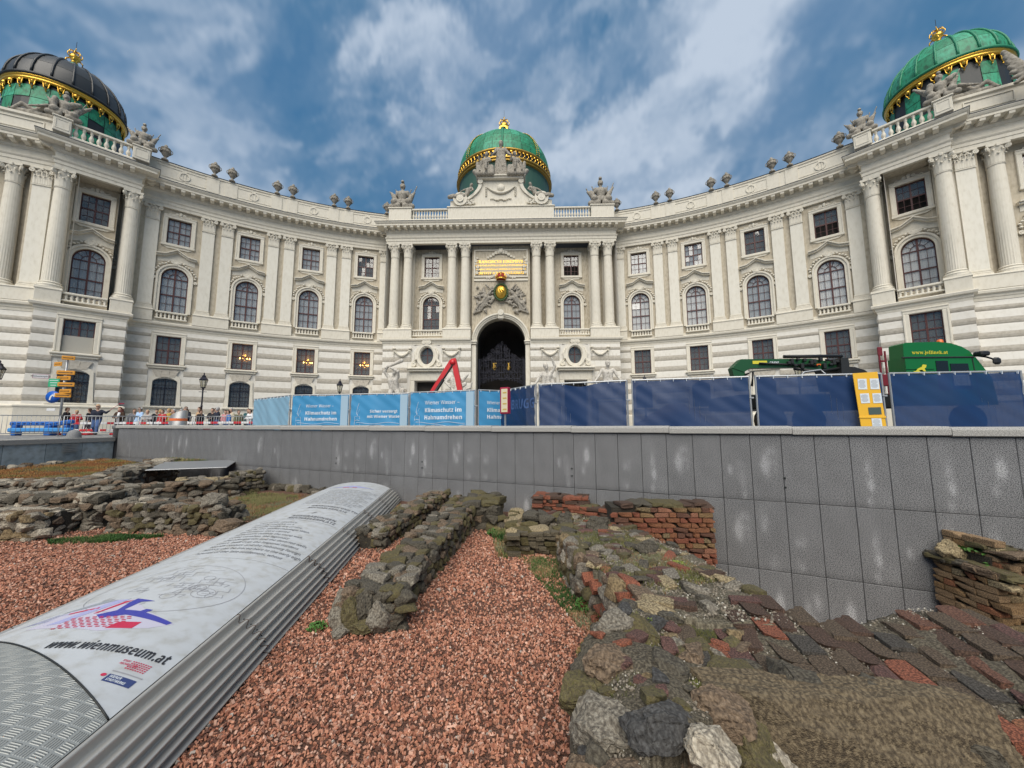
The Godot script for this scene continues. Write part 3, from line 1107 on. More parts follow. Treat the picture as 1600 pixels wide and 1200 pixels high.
# ---------------------------------------------------------------- the gatehouse in the middle
func gatehouse():
	var house = thing("palace_gatehouse", "tall gatehouse in the middle with arched gateway, paired columns and ribbed green dome", "palace gatehouse")
	var f0 = face_line(Vector2(0, 40.1), Vector2(1, 0))
	var fw = face_line(Vector2(0, 41.74), Vector2(1, 0))
	var fg = face_line(Vector2(0, 41.0), Vector2(1, 0))
	var path = [Vector2(-12.6, 43.2), Vector2(-12.6, 40.1), Vector2(12.6, 40.1), Vector2(12.6, 43.2)]
	for sg in [-1.0, 1.0]:
		var low = new_st()
		var a = min(sg * 12.6, sg * 3.15)
		var b = max(sg * 12.6, sg * 3.15)
		var c = sg * 7.86
		patch(low, f0, a, c - 1.35, -0.5, 9.3)
		patch(low, f0, c + 1.35, b, -0.5, 9.3)
		wall_strip(low, f0, c - 1.35, c + 1.35, -0.5, 6.35, [[c, 2.37, -0.4, 4.78, 0.0]], 0.0, 1.0)
		patch(low, f0, c - 1.35, c + 1.35, 8.65, 9.3)
		for i in 28:
			var q = []
			for e in [i, i + 1]:
				var an = TAU * e / 28
				var dv = Vector2(sin(an), cos(an))
				var k = min(1.35 / max(abs(dv.x), 1e-4), 1.15 / max(abs(dv.y), 1e-4))
				q.append([Vector2(c, 7.5) + dv * Vector2(0.72, 0.935), Vector2(c, 7.5) + dv * k])
			quad(low, fp3(f0, q[0][0].x, q[0][0].y, 0), fp3(f0, q[0][1].x, q[0][1].y, 0), fp3(f0, q[1][1].x, q[1][1].y, 0), fp3(f0, q[1][0].x, q[1][0].y, 0))
			quad(low, fp3(f0, q[0][0].x, q[0][0].y, 0), fp3(f0, q[1][0].x, q[1][0].y, 0), fp3(f0, q[1][0].x, q[1][0].y, -0.4), fp3(f0, q[0][0].x, q[0][0].y, -0.4))
		for q in [[Vector2(-12.6, 43.2), Vector2(-12.6, 40.1)], [Vector2(12.6, 40.1), Vector2(12.6, 43.2)]]:
			if q[0].x * sg > 0:
				sweep(low, q, [[0.0, -0.5], [0.0, 20.1]], false)
		put("lower_wall", done(low), M.smooth_course, house)
		var blocks = [[c - 2.05, c + 2.05, -1.0, 6.35], [c - 1.65, c + 1.65, 6.2, 8.75]]
		wall_courses(house, f0, a, b, [1.2, 2.33, 3.46, 4.6, 5.73, 6.87, 8.0, 8.66], blocks, 0.0, 0.09)
		put("plinth", sweep_mesh(fpath(f0, a, c - 2.0), [[-0.1, -0.5], [0.3, -0.5], [0.3, 1.05], [0.22, 1.2], [-0.1, 1.22]]), M.trim, house)
		put("plinth", sweep_mesh(fpath(f0, c + 2.0, b), [[-0.1, -0.5], [0.3, -0.5], [0.3, 1.05], [0.22, 1.2], [-0.1, 1.22]]), M.trim, house)
		# door and oval window
		var st = new_st()
		for q in [[-1.43, 2.15, 0.48, 5.3], [1.43, 2.15, 0.48, 5.3], [0.0, 5.27, 3.34, 0.94]]:
			box(st, Vector3(q[0], q[1], 0.08), Vector3(q[2], q[3], 0.36), 0.04)
		box(st, Vector3(0, 5.86, 0.3), Vector3(3.7, 0.2, 0.75), 0.05)
		box(st, Vector3(0, 6.06, 0.38), Vector3(3.95, 0.2, 0.95), 0.06)
		var dr = put("doorway", done(st), M.trim, house, fx(f0, c, 0, 0))
		put("door", box_mesh(Vector3(2.36, 5.2, 0.1), 0.02), M.dark_room, dr, Transform3D(Basis(), Vector3(0, 2.2, -0.9)))
		st = new_st()
		for q in [[0.0, 0.1, 0.14], [0.1, 0.36, 0.24]]:
			var inn = []
			var out = []
			for i in 33:
				var an = TAU * i / 32
				inn.append(Vector2(sin(an) * (0.72 + q[0]), cos(an) * (0.935 + q[0])))
				out.append(Vector2(sin(an) * (0.72 + q[1]), cos(an) * (0.935 + q[1])))
			band(st, inn, out, -0.05, q[2])
		for s2 in [-1.0, 1.0]:
			volute(st, Transform3D(Basis(), Vector3(s2 * 1.35, -0.92, 0.12)), 0.26, 0.3)
			volute(st, Transform3D(Basis(), Vector3(s2 * 0.3, 1.42, 0.16)), 0.2, 0.3)
			tube(st, [Vector3(s2 * 0.98, 0.8, 0.1), Vector3(s2 * 1.2, 0.2, 0.14), Vector3(s2 * 1.1, -0.4, 0.16), Vector3(s2 * 1.35, -0.8, 0.16)], [0.08, 0.13, 0.15, 0.2], 6)
		for i in 5:
			var an = deg_to_rad(-60.0 + i * 30.0)
			tube(st, [Vector3(0, 1.2, 0.2), Vector3(sin(an) * 0.34, 1.25 + cos(an) * 0.4, 0.22)], [0.06, 0.1], 5)
		var ov = put("oval_window", done(st), M.trim, house, fx(f0, c, 7.5, 0))
		st = new_st()
		box(st, Vector3(0, 0, -0.3), Vector3(0.09, 1.87, 0.05))
		box(st, Vector3(0, 0.1, -0.302), Vector3(1.4, 0.06, 0.04))
		put("sash", done(st), M.sash, ov)
		for q in [0, 90, 180, 270]:
			st = new_st()
			slab(st, arc(Vector2.ZERO, 0.74, 0.95, q, q + 90, 8) + [Vector2.ZERO], -0.33, -0.324)
			put("pane", done(st), M.glass, ov)
		# hanging garlands beside the oval
		for s2 in [-1.0, 1.0]:
			st = new_st(true)
			for i in 15:
				var t = i / 14.0
				var p = Vector3(s2 * (1.75 + t * 1.75), 0.62 - 0.62 * sin(PI * t) + (0.16 if t > 0.95 or t < 0.05 else 0.0), 0.2)
				var r = 0.09 + 0.07 * sin(PI * t)
				lathe(st, [[0.0, -r], [r * 0.75, -r * 0.6], [r, 0.0], [r * 0.75, r * 0.6], [0.0, r]], 7, Transform3D(Basis(), p))
			for e in [1.75, 3.5]:
				for k in 5:
					var r = 0.1 - k * 0.012
					lathe(st, [[0.0, -r], [r, 0.0], [0.0, r]], 6, Transform3D(Basis(), Vector3(s2 * e, 0.5 - k * 0.17, 0.19)))
				lathe(st, [[0.0, -0.16], [0.2, 0.0], [0.0, 0.16]], 8, Transform3D(Basis(), Vector3(s2 * e, 0.78, 0.18)))
			put("garland", done(st), M.trim, house, fx(f0, c, 7.5, 0)).set_meta("kind", "stuff")
	for sg in [-1.0, 1.0]:
		var a = [Vector2(-12.6, 43.2), Vector2(-12.6, 40.1), Vector2(-3.2, 40.1)] if sg < 0 else [Vector2(3.2, 40.1), Vector2(12.6, 40.1), Vector2(12.6, 43.2)]
		put("string_course", sweep_mesh(a, STRING), M.trim, house)
		var st = new_st()
		patch(st, f0, min(sg * 12.6, sg * 3.2), max(sg * 12.6, sg * 3.2), 9.0, 9.001)
		for q in [[12.62, 9.55], [6.2, 3.2]]:
			var w = q[0] - q[1]
			var o = new_st()
			box(o, Vector3(0, 9.93, 0), Vector3(w, 1.06, 2.1), 0.02)
			box(o, Vector3(0, 10.36, 0), Vector3(w + 0.12, 0.12, 2.2), 0.03)
			put("pedestal", done(o), M.trim, house, Transform3D(Basis(), V(sg * (q[0] + q[1]) / 2, 0, 40.95)))
		for x in [3.92, 5.4, 10.3, 11.75]:
			place_column(house, f0, sg * x, -0.56)
			var o = new_st()
			box(o, Vector3(0, 15.2, 0), Vector3(0.95, 9.7, 0.3), 0.015)
			put("pilaster", done(o), M.trim, house, Transform3D(Basis(), V(sg * x, 0, 41.66)))
		st = new_st()
		wall_strip(st, fw, min(sg * 12.6, sg * 3.1), max(sg * 12.6, sg * 3.1), 9.3, 20.1, [[sg * 7.88, 1.88, 10.38, 13.62, 0.94], [sg * 7.88, 1.67, 16.78, 19.2, 0.0]])
		put("upper_wall", done(st), M.field, house)
		st = new_st()
		quad(st, V(sg * 12.6, 9.38, 40.0), V(sg * 3.1, 9.38, 40.0), V(sg * 3.1, 9.38, 41.8), V(sg * 12.6, 9.38, 41.8))
		put("ledge", done(st), M.trim, house)
		add_window(house, "upper", "square_window", fw, sg * 7.88, 16.78, 0.0, "dark" if sg < 0 else "open")
		add_window(house, "great", "arched_window", fw, sg * 7.88, 10.38, 0.0, "dark" if sg < 0 else "half")
		put("window_pediment", S.pediment, M.trim, house, fx(fw, sg * 7.88, 10.38, 0.0))
		window_rail(house, f0, sg * 7.88, -0.4, 1.66)
		# drainpipe beside the outer columns
		st = new_st(true)
		tube(st, [V(sg * 12.85, 20.0, 41.4), V(sg * 12.85, 0.0, 41.4)], 0.08, 8)
		put("drainpipe", done(st), M.lead, house)
	# the gateway
	var st = new_st()
	wall_strip(st, fg, -3.2, 3.2, -0.5, 20.1, [[0.0, 5.3, -0.45, 9.1, 2.65]], 0.0, 0.9)
	quad(st, V(-3.2, -0.5, 40.1), V(-3.2, -0.5, 41.0), V(-3.2, 9.4, 41.0), V(-3.2, 9.4, 40.1))
	quad(st, V(3.2, -0.5, 41.0), V(3.2, -0.5, 40.1), V(3.2, 9.4, 40.1), V(3.2, 9.4, 41.0))
	put("gate_wall", done(st), M.field, house)
	st = new_st()
	var tn = [Vector2(-2.7, -0.5), Vector2(-2.7, 9.1)] + arc(Vector2(0, 9.1), 2.7, 2.7, 180, 0, 20) + [Vector2(2.7, -0.5)]
	for i in tn.size() - 1:
		quad(st, V(tn[i].x, tn[i].y, 41.9), V(tn[i].x, tn[i].y, 47.4), V(tn[i + 1].x, tn[i + 1].y, 47.4), V(tn[i + 1].x, tn[i + 1].y, 41.9))
	put("passage_vault", done(st), M.dark_room, house)  # vault coloured near-black: the passage's shade is put into its colour
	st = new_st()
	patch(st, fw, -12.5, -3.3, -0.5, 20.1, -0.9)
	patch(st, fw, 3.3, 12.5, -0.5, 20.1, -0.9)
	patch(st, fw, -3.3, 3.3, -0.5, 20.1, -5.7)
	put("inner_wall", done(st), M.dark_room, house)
	st = new_st()
	for q in [[0.0, 0.16, 0.3], [0.16, 0.34, 0.42], [0.34, 0.5, 0.55]]:
		var inn = [Vector2(-2.65 - q[0], 9.1)] + arc(Vector2(0, 9.1), 2.65 + q[0], 2.65 + q[0], 180, 0, 30) + [Vector2(2.65 + q[0], 9.1)]
		var out = [Vector2(-2.65 - q[1], 9.1)] + arc(Vector2(0, 9.1), 2.65 + q[1], 2.65 + q[1], 180, 0, 30) + [Vector2(2.65 + q[1], 9.1)]
		band(st, inn, out, -0.05, q[2])
	box(st, Vector3(0, 11.98, 0.4), Vector3(0.6, 0.9, 0.5), 0.12)
	volute(st, Transform3D(Basis(), Vector3(0, 12.25, 0.62)), 0.32, 0.3)
	for sg in [-1.0, 1.0]:
		box(st, Vector3(sg * 2.9, 4.1, 0.3), Vector3(0.5, 9.2, 0.7), 0.03)
		box(st, Vector3(sg * 2.9, 8.85, 0.36), Vector3(0.66, 0.2, 0.86), 0.04)
		box(st, Vector3(sg * 2.9, 9.04, 0.4), Vector3(0.78, 0.16, 1.0), 0.04)
	put("archivolt", done(st), M.trim, house, fx(fg, 0, 0, 0))
	# panel, inscription plate and its frame
	st = new_st()
	for q in [[-3.0, 3.0, 16.4, 16.55], [-3.0, 3.0, 19.5, 19.65], [-3.0, -2.85, 16.55, 19.5], [2.85, 3.0, 16.55, 19.5], [-3.0, 3.0, 16.0, 16.2]]:
		box(st, Vector3((q[0] + q[1]) / 2, (q[2] + q[3]) / 2, 0.06), Vector3(q[1] - q[0], q[3] - q[2], 0.12), 0.02)
	for sg in [-1.0, 1.0]:
		for i in 6:
			volute(st, Transform3D(Basis(), Vector3(sg * (2.66 - 0.14 * sin(i * 1.3)), 16.95 + i * 0.34, 0.08)), 0.17 - 0.05 * (i % 2), 0.18)
		for i in 5:
			volute(st, Transform3D(Basis(), Vector3(sg * (0.24 + i * 0.3), 18.98 + 0.34 * cos(i * 0.7), 0.1)), 0.2 - 0.02 * i, 0.2)
			volute(st, Transform3D(Basis(), Vector3(sg * (0.5 + i * 0.26), 16.5 + 0.2 * cos(i * 0.9), 0.1)), 0.16 - 0.02 * i, 0.18)
	box(st, Vector3(0, 19.45, 0.15), Vector3(0.6, 0.6, 0.3), 0.14)
	put("plaque_frame", done(st), M.trim, house, fx(fg, 0, 0, 0))
	var pl = put("inscription_plate", box_mesh(Vector3(4.75, 1.8, 0.08), 0.02), M.plate, house, fx(fg, 0, 17.72, 0.05))
	st = new_st()
	var y = 0.5
	for t in [["FRANCISCVS IOSEPHVS I", 0.44], ["VETVS PALATIVM A CAROLO VI INCHOATVM", 0.25], ["A MARIA THERESIA ET IOSEPHO II CONTINVATVM", 0.215], ["PERFECIT A D MDCCCLXXXXIII", 0.36]]:
		letters(st, t[0], t[1], func(a, b): return Vector3(a, b + y, 0.05), true, "Droid Serif")
		y -= 0.44
	put("inscription", done(st), M.gold, pl)
	# shield, wreath and crown
	st = new_st(true)
	lathe(st, [[0.0, 0.2], [0.5, 0.16], [0.58, 0.04], [0.6, 0.0]], 24, Transform3D(Basis(Vector3.RIGHT, PI / 2).scaled(Vector3(1, 1.3, 1)), Vector3.ZERO))
	var sh = put("golden_shield", done(st), M.gold, house, fx(fg, 0.02, 14.6, 0.4))
	st = new_st()
	for i in 26:
		var an = TAU * i / 26
		xbox(st, Transform3D(Basis(Vector3.BACK, -an + 0.5 * (i % 2)), Vector3(sin(an) * 0.72, cos(an) * 0.9, 0.02)), Vector3(0.26, 0.2, 0.2), 0.05)
	put("wreath", done(st), M.wreath, sh)
	st = new_st(true)
	tube(st, [Vector3(-0.16, 0.42, 0.2), Vector3(-0.05, 0.1, 0.26), Vector3(0.12, -0.1, 0.26), Vector3(0.1, -0.5, 0.2)], [0.1, 0.14, 0.12, 0.06], 8)
	tube(st, [Vector3(0.0, 0.2, 0.26), Vector3(0.3, 0.1, 0.24), Vector3(0.34, -0.2, 0.2)], [0.08, 0.06, 0.04], 8)
	put("shield_beast", done(st), M.gold, sh)
	st = new_st(true)
	lathe(st, [[0.5, 0.0], [0.56, 0.06], [0.5, 0.16]], 20)
	for i in 8:
		var an = TAU * i / 8
		var pts = []
		for k in 7:
			var t = k / 6.0
			pts.append(Vector3(sin(an), 0, cos(an)) * (0.5 * cos(t * PI / 2) + 0.16 * sin(t * PI)) + Vector3(0, 0.14 + 0.62 * sin(t * PI / 2), 0))
		tube(st, pts, 0.05, 5)
	lathe(st, [[0.0, 0.72], [0.12, 0.82], [0.0, 0.95]], 8)
	var cr = put("crown", done(st), M.gold, house, fx(fg, 0.02, 15.95, 0.5))
	st = new_st(true)
	lathe(st, [[0.0, 0.08], [0.46, 0.1], [0.52, 0.34], [0.34, 0.62], [0.0, 0.7]], 16)
	put("crown_cap", done(st), M.red_velvet, cr)
	entablature(house, path)
	# attic: solid middle, balustrades, end pedestals
	var att = [[-0.75, 22.2], [-0.45, 22.2], [-0.45, 23.1], [-0.55, 23.16], [-0.75, 23.16]]
	put("attic_base", sweep_mesh(path, [[-0.95, 22.2], [-0.4, 22.2], [-0.4, 23.1], [-0.5, 23.2], [-0.95, 23.2]]), M.trim, house)
	for q in [[0.0, 11.9], [-11.35, 2.55], [11.35, 2.55]]:
		st = new_st()
		box(st, Vector3(q[0], 23.45, 0), Vector3(q[1], 2.4, 1.4), 0.03)
		box(st, Vector3(q[0], 24.58, 0), Vector3(q[1] + 0.2, 0.16, 1.6), 0.04)
		put("attic_pedestal", done(st), M.trim, house, Transform3D(Basis(), V(0, -0.06, 41.25)))
	for sg in [-1.0, 1.0]:
		st = new_st()
		box(st, Vector3(0, 24.33, 0), Vector3(4.1, 0.2, 0.42), 0.04)
		var ba = put("roof_balustrade", done(st), M.trim, house, Transform3D(Basis(), V(sg * 8.0, 0, 40.8)))
		for i in 13:
			put("baluster", S.baluster, M.trim, ba, Transform3D(Basis().scaled(Vector3(1.15, 1.14, 1.15)), Vector3(-1.86 + i * 0.31, 23.18, 0)))
	crest(house)
	# roof and dome
	st = new_st()
	quad(st, V(-12.7, 22.9, 41.0), V(12.7, 22.9, 41.0), V(12.7, 22.9, 60), V(-12.7, 22.9, 60))
	quad(st, V(12.6, -0.5, 43.2), V(12.6, -0.5, 60), V(12.6, 22.9, 60), V(12.6, 22.9, 43.2))
	quad(st, V(-12.6, -0.5, 60), V(-12.6, -0.5, 43.2), V(-12.6, 22.9, 43.2), V(-12.6, 22.9, 60))
	put("roof", done(st), M.lead, house)
	var cz = V(0.08, 0, 48.4)
	st = new_st()
	lathe(st, [[5.9, 22.3], [5.9, 31.0], [6.0, 31.3]], 48, Transform3D(Basis(), cz))
	put("dome_drum", done(st), M.drum_green, house)
	st = new_st()
	lathe(st, [[6.0, 31.3], [6.2, 31.4], [6.2, 31.55], [6.35, 31.65], [6.35, 31.8], [6.1, 31.9]], 48, Transform3D(Basis(), cz))
	put("gilded_cornice", done(st), M.dull_gold, house)
	st = new_st()
	lathe(st, [[6.0, 31.9], [6.0, 32.75]], 48, Transform3D(Basis(), cz))
	put("dark_frieze", done(st), M.dark_metal, house)
	st = new_st()
	for i in 72:
		var an = TAU * i / 72
		var p = Transform3D(Basis(Vector3.UP, an), cz) * Transform3D(Basis().scaled(Vector3(1, 0.62, 1)), Vector3(0, 31.98, 6.06))
		xbox(st, p, Vector3(0.16, 0.5, 0.1), 0.03)
		xbox(st, p * Transform3D(Basis(), Vector3(0.0, 0.95, 0.06)), Vector3(0.3, 0.3, 0.16), 0.06)
		xbox(st, p * Transform3D(Basis(), Vector3(0.12, 0.6, 0.02)), Vector3(0.1, 0.5, 0.1), 0.03)
	var fr = put("gilded_frieze", done(st), M.gold, house)
	fr.set_meta("kind", "stuff")
	st = new_st(true)
	lathe(st, [[6.0, 32.74], [6.18, 32.8], [6.22, 32.92], [6.16, 33.04], [6.02, 33.1]], 48, Transform3D(Basis(), cz))
	put("dome_rim", done(st), M.dull_gold, house)
	dome_skin(house, cz, 6.05, 33.1, 5.5, 0.9, 32, 7, 4, "copper", true)
	st = new_st()
	lathe(st, [[1.0, 38.4], [0.95, 38.8], [0.6, 39.0], [0.6, 39.7]], 20, Transform3D(Basis(), cz))
	put("lantern_base", done(st), M.copper_rib, house)
	crown_top(house, cz + Vector3(0, 39.7, 0), 0.65, 2.5)

func dome_skin(house, cz, r, y0, rise, rtop, nseg, nrow, rib_every, kind, beads):
	var tmax = acos(rtop / r)
	var at = func(t, an, out):
		var rr = (r + out) * cos(t)
		return cz + Vector3(sin(an) * rr, y0 + (rise + out) * sin(t), cos(an) * rr)
	var st = new_st(true)
	for i in nseg:
		for j in nrow:
			var q = []
			for e in [[i, j], [i + 1, j], [i + 1, j + 1], [i, j + 1]]:
				q.append(at.call(tmax * e[1] / nrow, TAU * e[0] / nseg, -0.06))
			quad(st, q[0], q[1], q[2], q[3])
	put("dome_shell", done(st), M.dark_metal, house)
	for i in nseg:
		for j in nrow:
			st = new_st(true)
			var a0 = TAU * (i + 0.012) / nseg
			var a1 = TAU * (i + 0.988) / nseg
			var t0 = tmax * (j + 0.02) / nrow
			var t1 = tmax * (j + 0.995) / nrow
			for u in 2:
				for v in 2:
					var q = []
					for e in [[u, v], [u + 1, v], [u + 1, v + 1], [u, v + 1]]:
						q.append(at.call(lerp(t0, t1, e[1] / 2.0), lerp(a0, a1, e[0] / 2.0), 0.0))
					quad(st, q[0], q[1], q[2], q[3])
			put("copper_panel", done(st), M["%s_%d" % [kind, rng.randi() % 4]], house)
	for i in range(0, nseg, rib_every):
		var pts = []
		for k in 15:
			pts.append(at.call(tmax * k / 14.0, TAU * i / nseg, 0.03))
		st = new_st(true)
		tube(st, pts, 0.13 if beads else 0.085, 6)
		put("rib", done(st), M["%s_rib" % kind], house)
		if beads and i % (rib_every * 2) == rib_every:
			st = new_st(true)
			for k in 30:
				for sg in [-1.0, 1.0]:
					var p = at.call(tmax * (k + 0.5) / 31.0, TAU * i / nseg + sg * 0.035, 0.1)
					lathe(st, [[0.0, -0.09], [0.09, 0.0], [0.0, 0.09]], 6, Transform3D(Basis(), p))
			put("gilded_beading", done(st), M.gold, house).set_meta("kind", "stuff")
	if beads:
		for i in 4:
			var an = TAU * i / 4.0
			var p = at.call(tmax * 0.82, an, 0.0)
			st = new_st()
			var X = Transform3D(Basis(Vector3.UP, an), p)
			band(st, arc(Vector2.ZERO, 0.36, 0.36, 0, 360, 18), arc(Vector2.ZERO, 0.56, 0.56, 0, 360, 18), -1.0, 0.45, X)
			var oc = put("dome_oculus", done(st), M.gold, house)
			st = new_st()
			slab(st, arc(Vector2.ZERO, 0.37, 0.37, 0, 350, 18), 0.1, 0.2, X)
			put("oculus_pane", done(st), M.dark_room, oc)

func crown_top(house, at, r, h):
	var st = new_st(true)
	lathe(st, [[r, -0.25], [r * 1.06, 0.0], [r * 0.9, 0.12], [r * 0.5, 0.2], [r * 0.32, 0.5], [0.0, 0.5]], 20, Transform3D(Basis(), at))
	put("finial_base", done(st), M.copper_rib, house)
	st = new_st(true)
	lathe(st, [[0.0, h * 0.1], [0.3 * h / 2, h * 0.14], [0.2 * h / 2, h * 0.24], [0.42 * h / 2, h * 0.38], [0.46 * h / 2, h * 0.5], [0.36 * h / 2, h * 0.58], [0.0, h * 0.62]], 12, Transform3D(Basis(), at))
	for i in 8:
		var an = TAU * i / 8
		var pts = []
		for k in 6:
			var t = k / 5.0
			pts.append(at + Vector3(sin(an), 0, cos(an)) * h * (0.24 * cos(t * PI / 2) + 0.08 * sin(t * PI)) + Vector3(0, h * (0.5 + 0.32 * sin(t * PI / 2)), 0))
		tube(st, pts, h * 0.022, 5)
	for i in 4:
		var an = TAU * (i + 0.5) / 4
		var e = at + Vector3(sin(an), 0, cos(an)) * h * 0.3
		tube(st, [e + Vector3(0, h * 0.12, 0), e * 1.0 + Vector3(0, h * 0.26, 0), at + Vector3(sin(an), 0, cos(an)) * h * 0.2 + Vector3(0, h * 0.36, 0)], h * 0.035, 5)
	lathe(st, [[0.0, h * 0.8], [h * 0.06, h * 0.86], [0.0, h * 0.92]], 8, Transform3D(Basis(), at))
	tube(st, [at + Vector3(0, h * 0.9, 0), at + Vector3(0, h * 1.04, 0)], h * 0.016, 5)
	tube(st, [at + Vector3(-h * 0.05, h * 0.99, 0), at + Vector3(h * 0.05, h * 0.99, 0)], h * 0.016, 5)
	var o = put("golden_finial", done(st), M.gold, house)
	st = new_st()
	tube(st, [at + Vector3(0, h, 0), at + Vector3(0, h * 1.42, 0)], 0.018, 5)
	put("lightning_rod", done(st), M.dark_metal, o)

func crest(house):
	# the gable with concave shoulders over the middle of the attic
	var st = new_st()
	var poly = [Vector2(-5.7, 24.6), Vector2(5.75, 24.6), Vector2(5.75, 25.3), Vector2(4.4, 25.7)]
	for i in 7:
		var t = i / 6.0
		poly.append(Vector2(lerp(3.9, 2.45, t) - 0.5 * sin(t * PI), lerp(25.4, 27.7, t)))
	for i in 7:
		var t = 1.0 - i / 6.0
		poly.append(Vector2(-lerp(3.9, 2.45, t) + 0.5 * sin(t * PI), lerp(25.4, 27.7, t)))
	poly.append(Vector2(-4.4, 25.7))
	poly.append(Vector2(-5.7, 25.3))
	slab(st, poly, -0.7, 0.0)
	var inn = []
	var out = []
	for sg in [-1.0, 1.0]:
		inn = []
		out = []
		for i in 9:
			var t = i / 8.0
			var p = Vector2(sg * (lerp(3.9, 2.45, t) - 0.5 * sin(t * PI)), lerp(25.4, 27.7, t))
			inn.append(p - Vector2(sg * 0.34, 0))
			out.append(p + Vector2(sg * 0.04, 0.05))
		band(st, inn, out, -0.05, 0.22)
		volute(st, Transform3D(Basis(), Vector3(sg * 4.55, 25.4, 0.1)), 0.8, 0.5)
		volute(st, Transform3D(Basis(), Vector3(sg * 4.55, 25.4, 0.26)), 0.42, 0.4)
		volute(st, Transform3D(Basis(), Vector3(sg * 2.3, 27.5, 0.1)), 0.3, 0.4)
		for i in 6:
			volute(st, Transform3D(Basis(), Vector3(sg * (3.1 + i * 0.16), 25.05 + 0.12 * sin(i * 2.0), 0.1)), 0.2, 0.25)
	box(st, Vector3(0, 27.83, -0.2), Vector3(5.2, 0.2, 1.3), 0.05)
	box(st, Vector3(0, 28.02, -0.2), Vector3(5.6, 0.18, 1.6), 0.05)
	var o = put("gable", done(st), M.trim, house, Transform3D(Basis(), V(0, 0, 40.7)))
	st = new_st(true)
	for i in 21:
		var t = i / 20.0
		var p = Vector3(lerp(-1.6, 1.6, t), 26.9 - 0.75 * sin(PI * t), 0.1)
		var r = 0.1 + 0.08 * sin(PI * t)
		lathe(st, [[0.0, -r], [r * 0.8, -r * 0.5], [r, 0.0], [r * 0.8, r * 0.5], [0.0, r]], 7, Transform3D(Basis(), p))
	for sg in [-1.0, 1.0]:
		for k in 6:
			lathe(st, [[0.0, -0.12], [0.13, 0.0], [0.0, 0.12]], 6, Transform3D(Basis(), Vector3(sg * 1.65, 26.85 - k * 0.2, 0.08)))
			lathe(st, [[0.0, -0.12], [0.15 - k * 0.01, 0.0], [0.0, 0.12]], 6, Transform3D(Basis(), Vector3(sg * (0.12 + k * 0.2), 25.4 - 0.1 * sin(k * 1.1), 0.08)))
	lathe(st, [[0.0, 0.22], [0.4, 0.12], [0.46, 0.0]], 16, Transform3D(Basis(Vector3.RIGHT, PI / 2), Vector3(0, 26.85, 0.0)))
	put("gable_garland", done(st), M.trim, o)

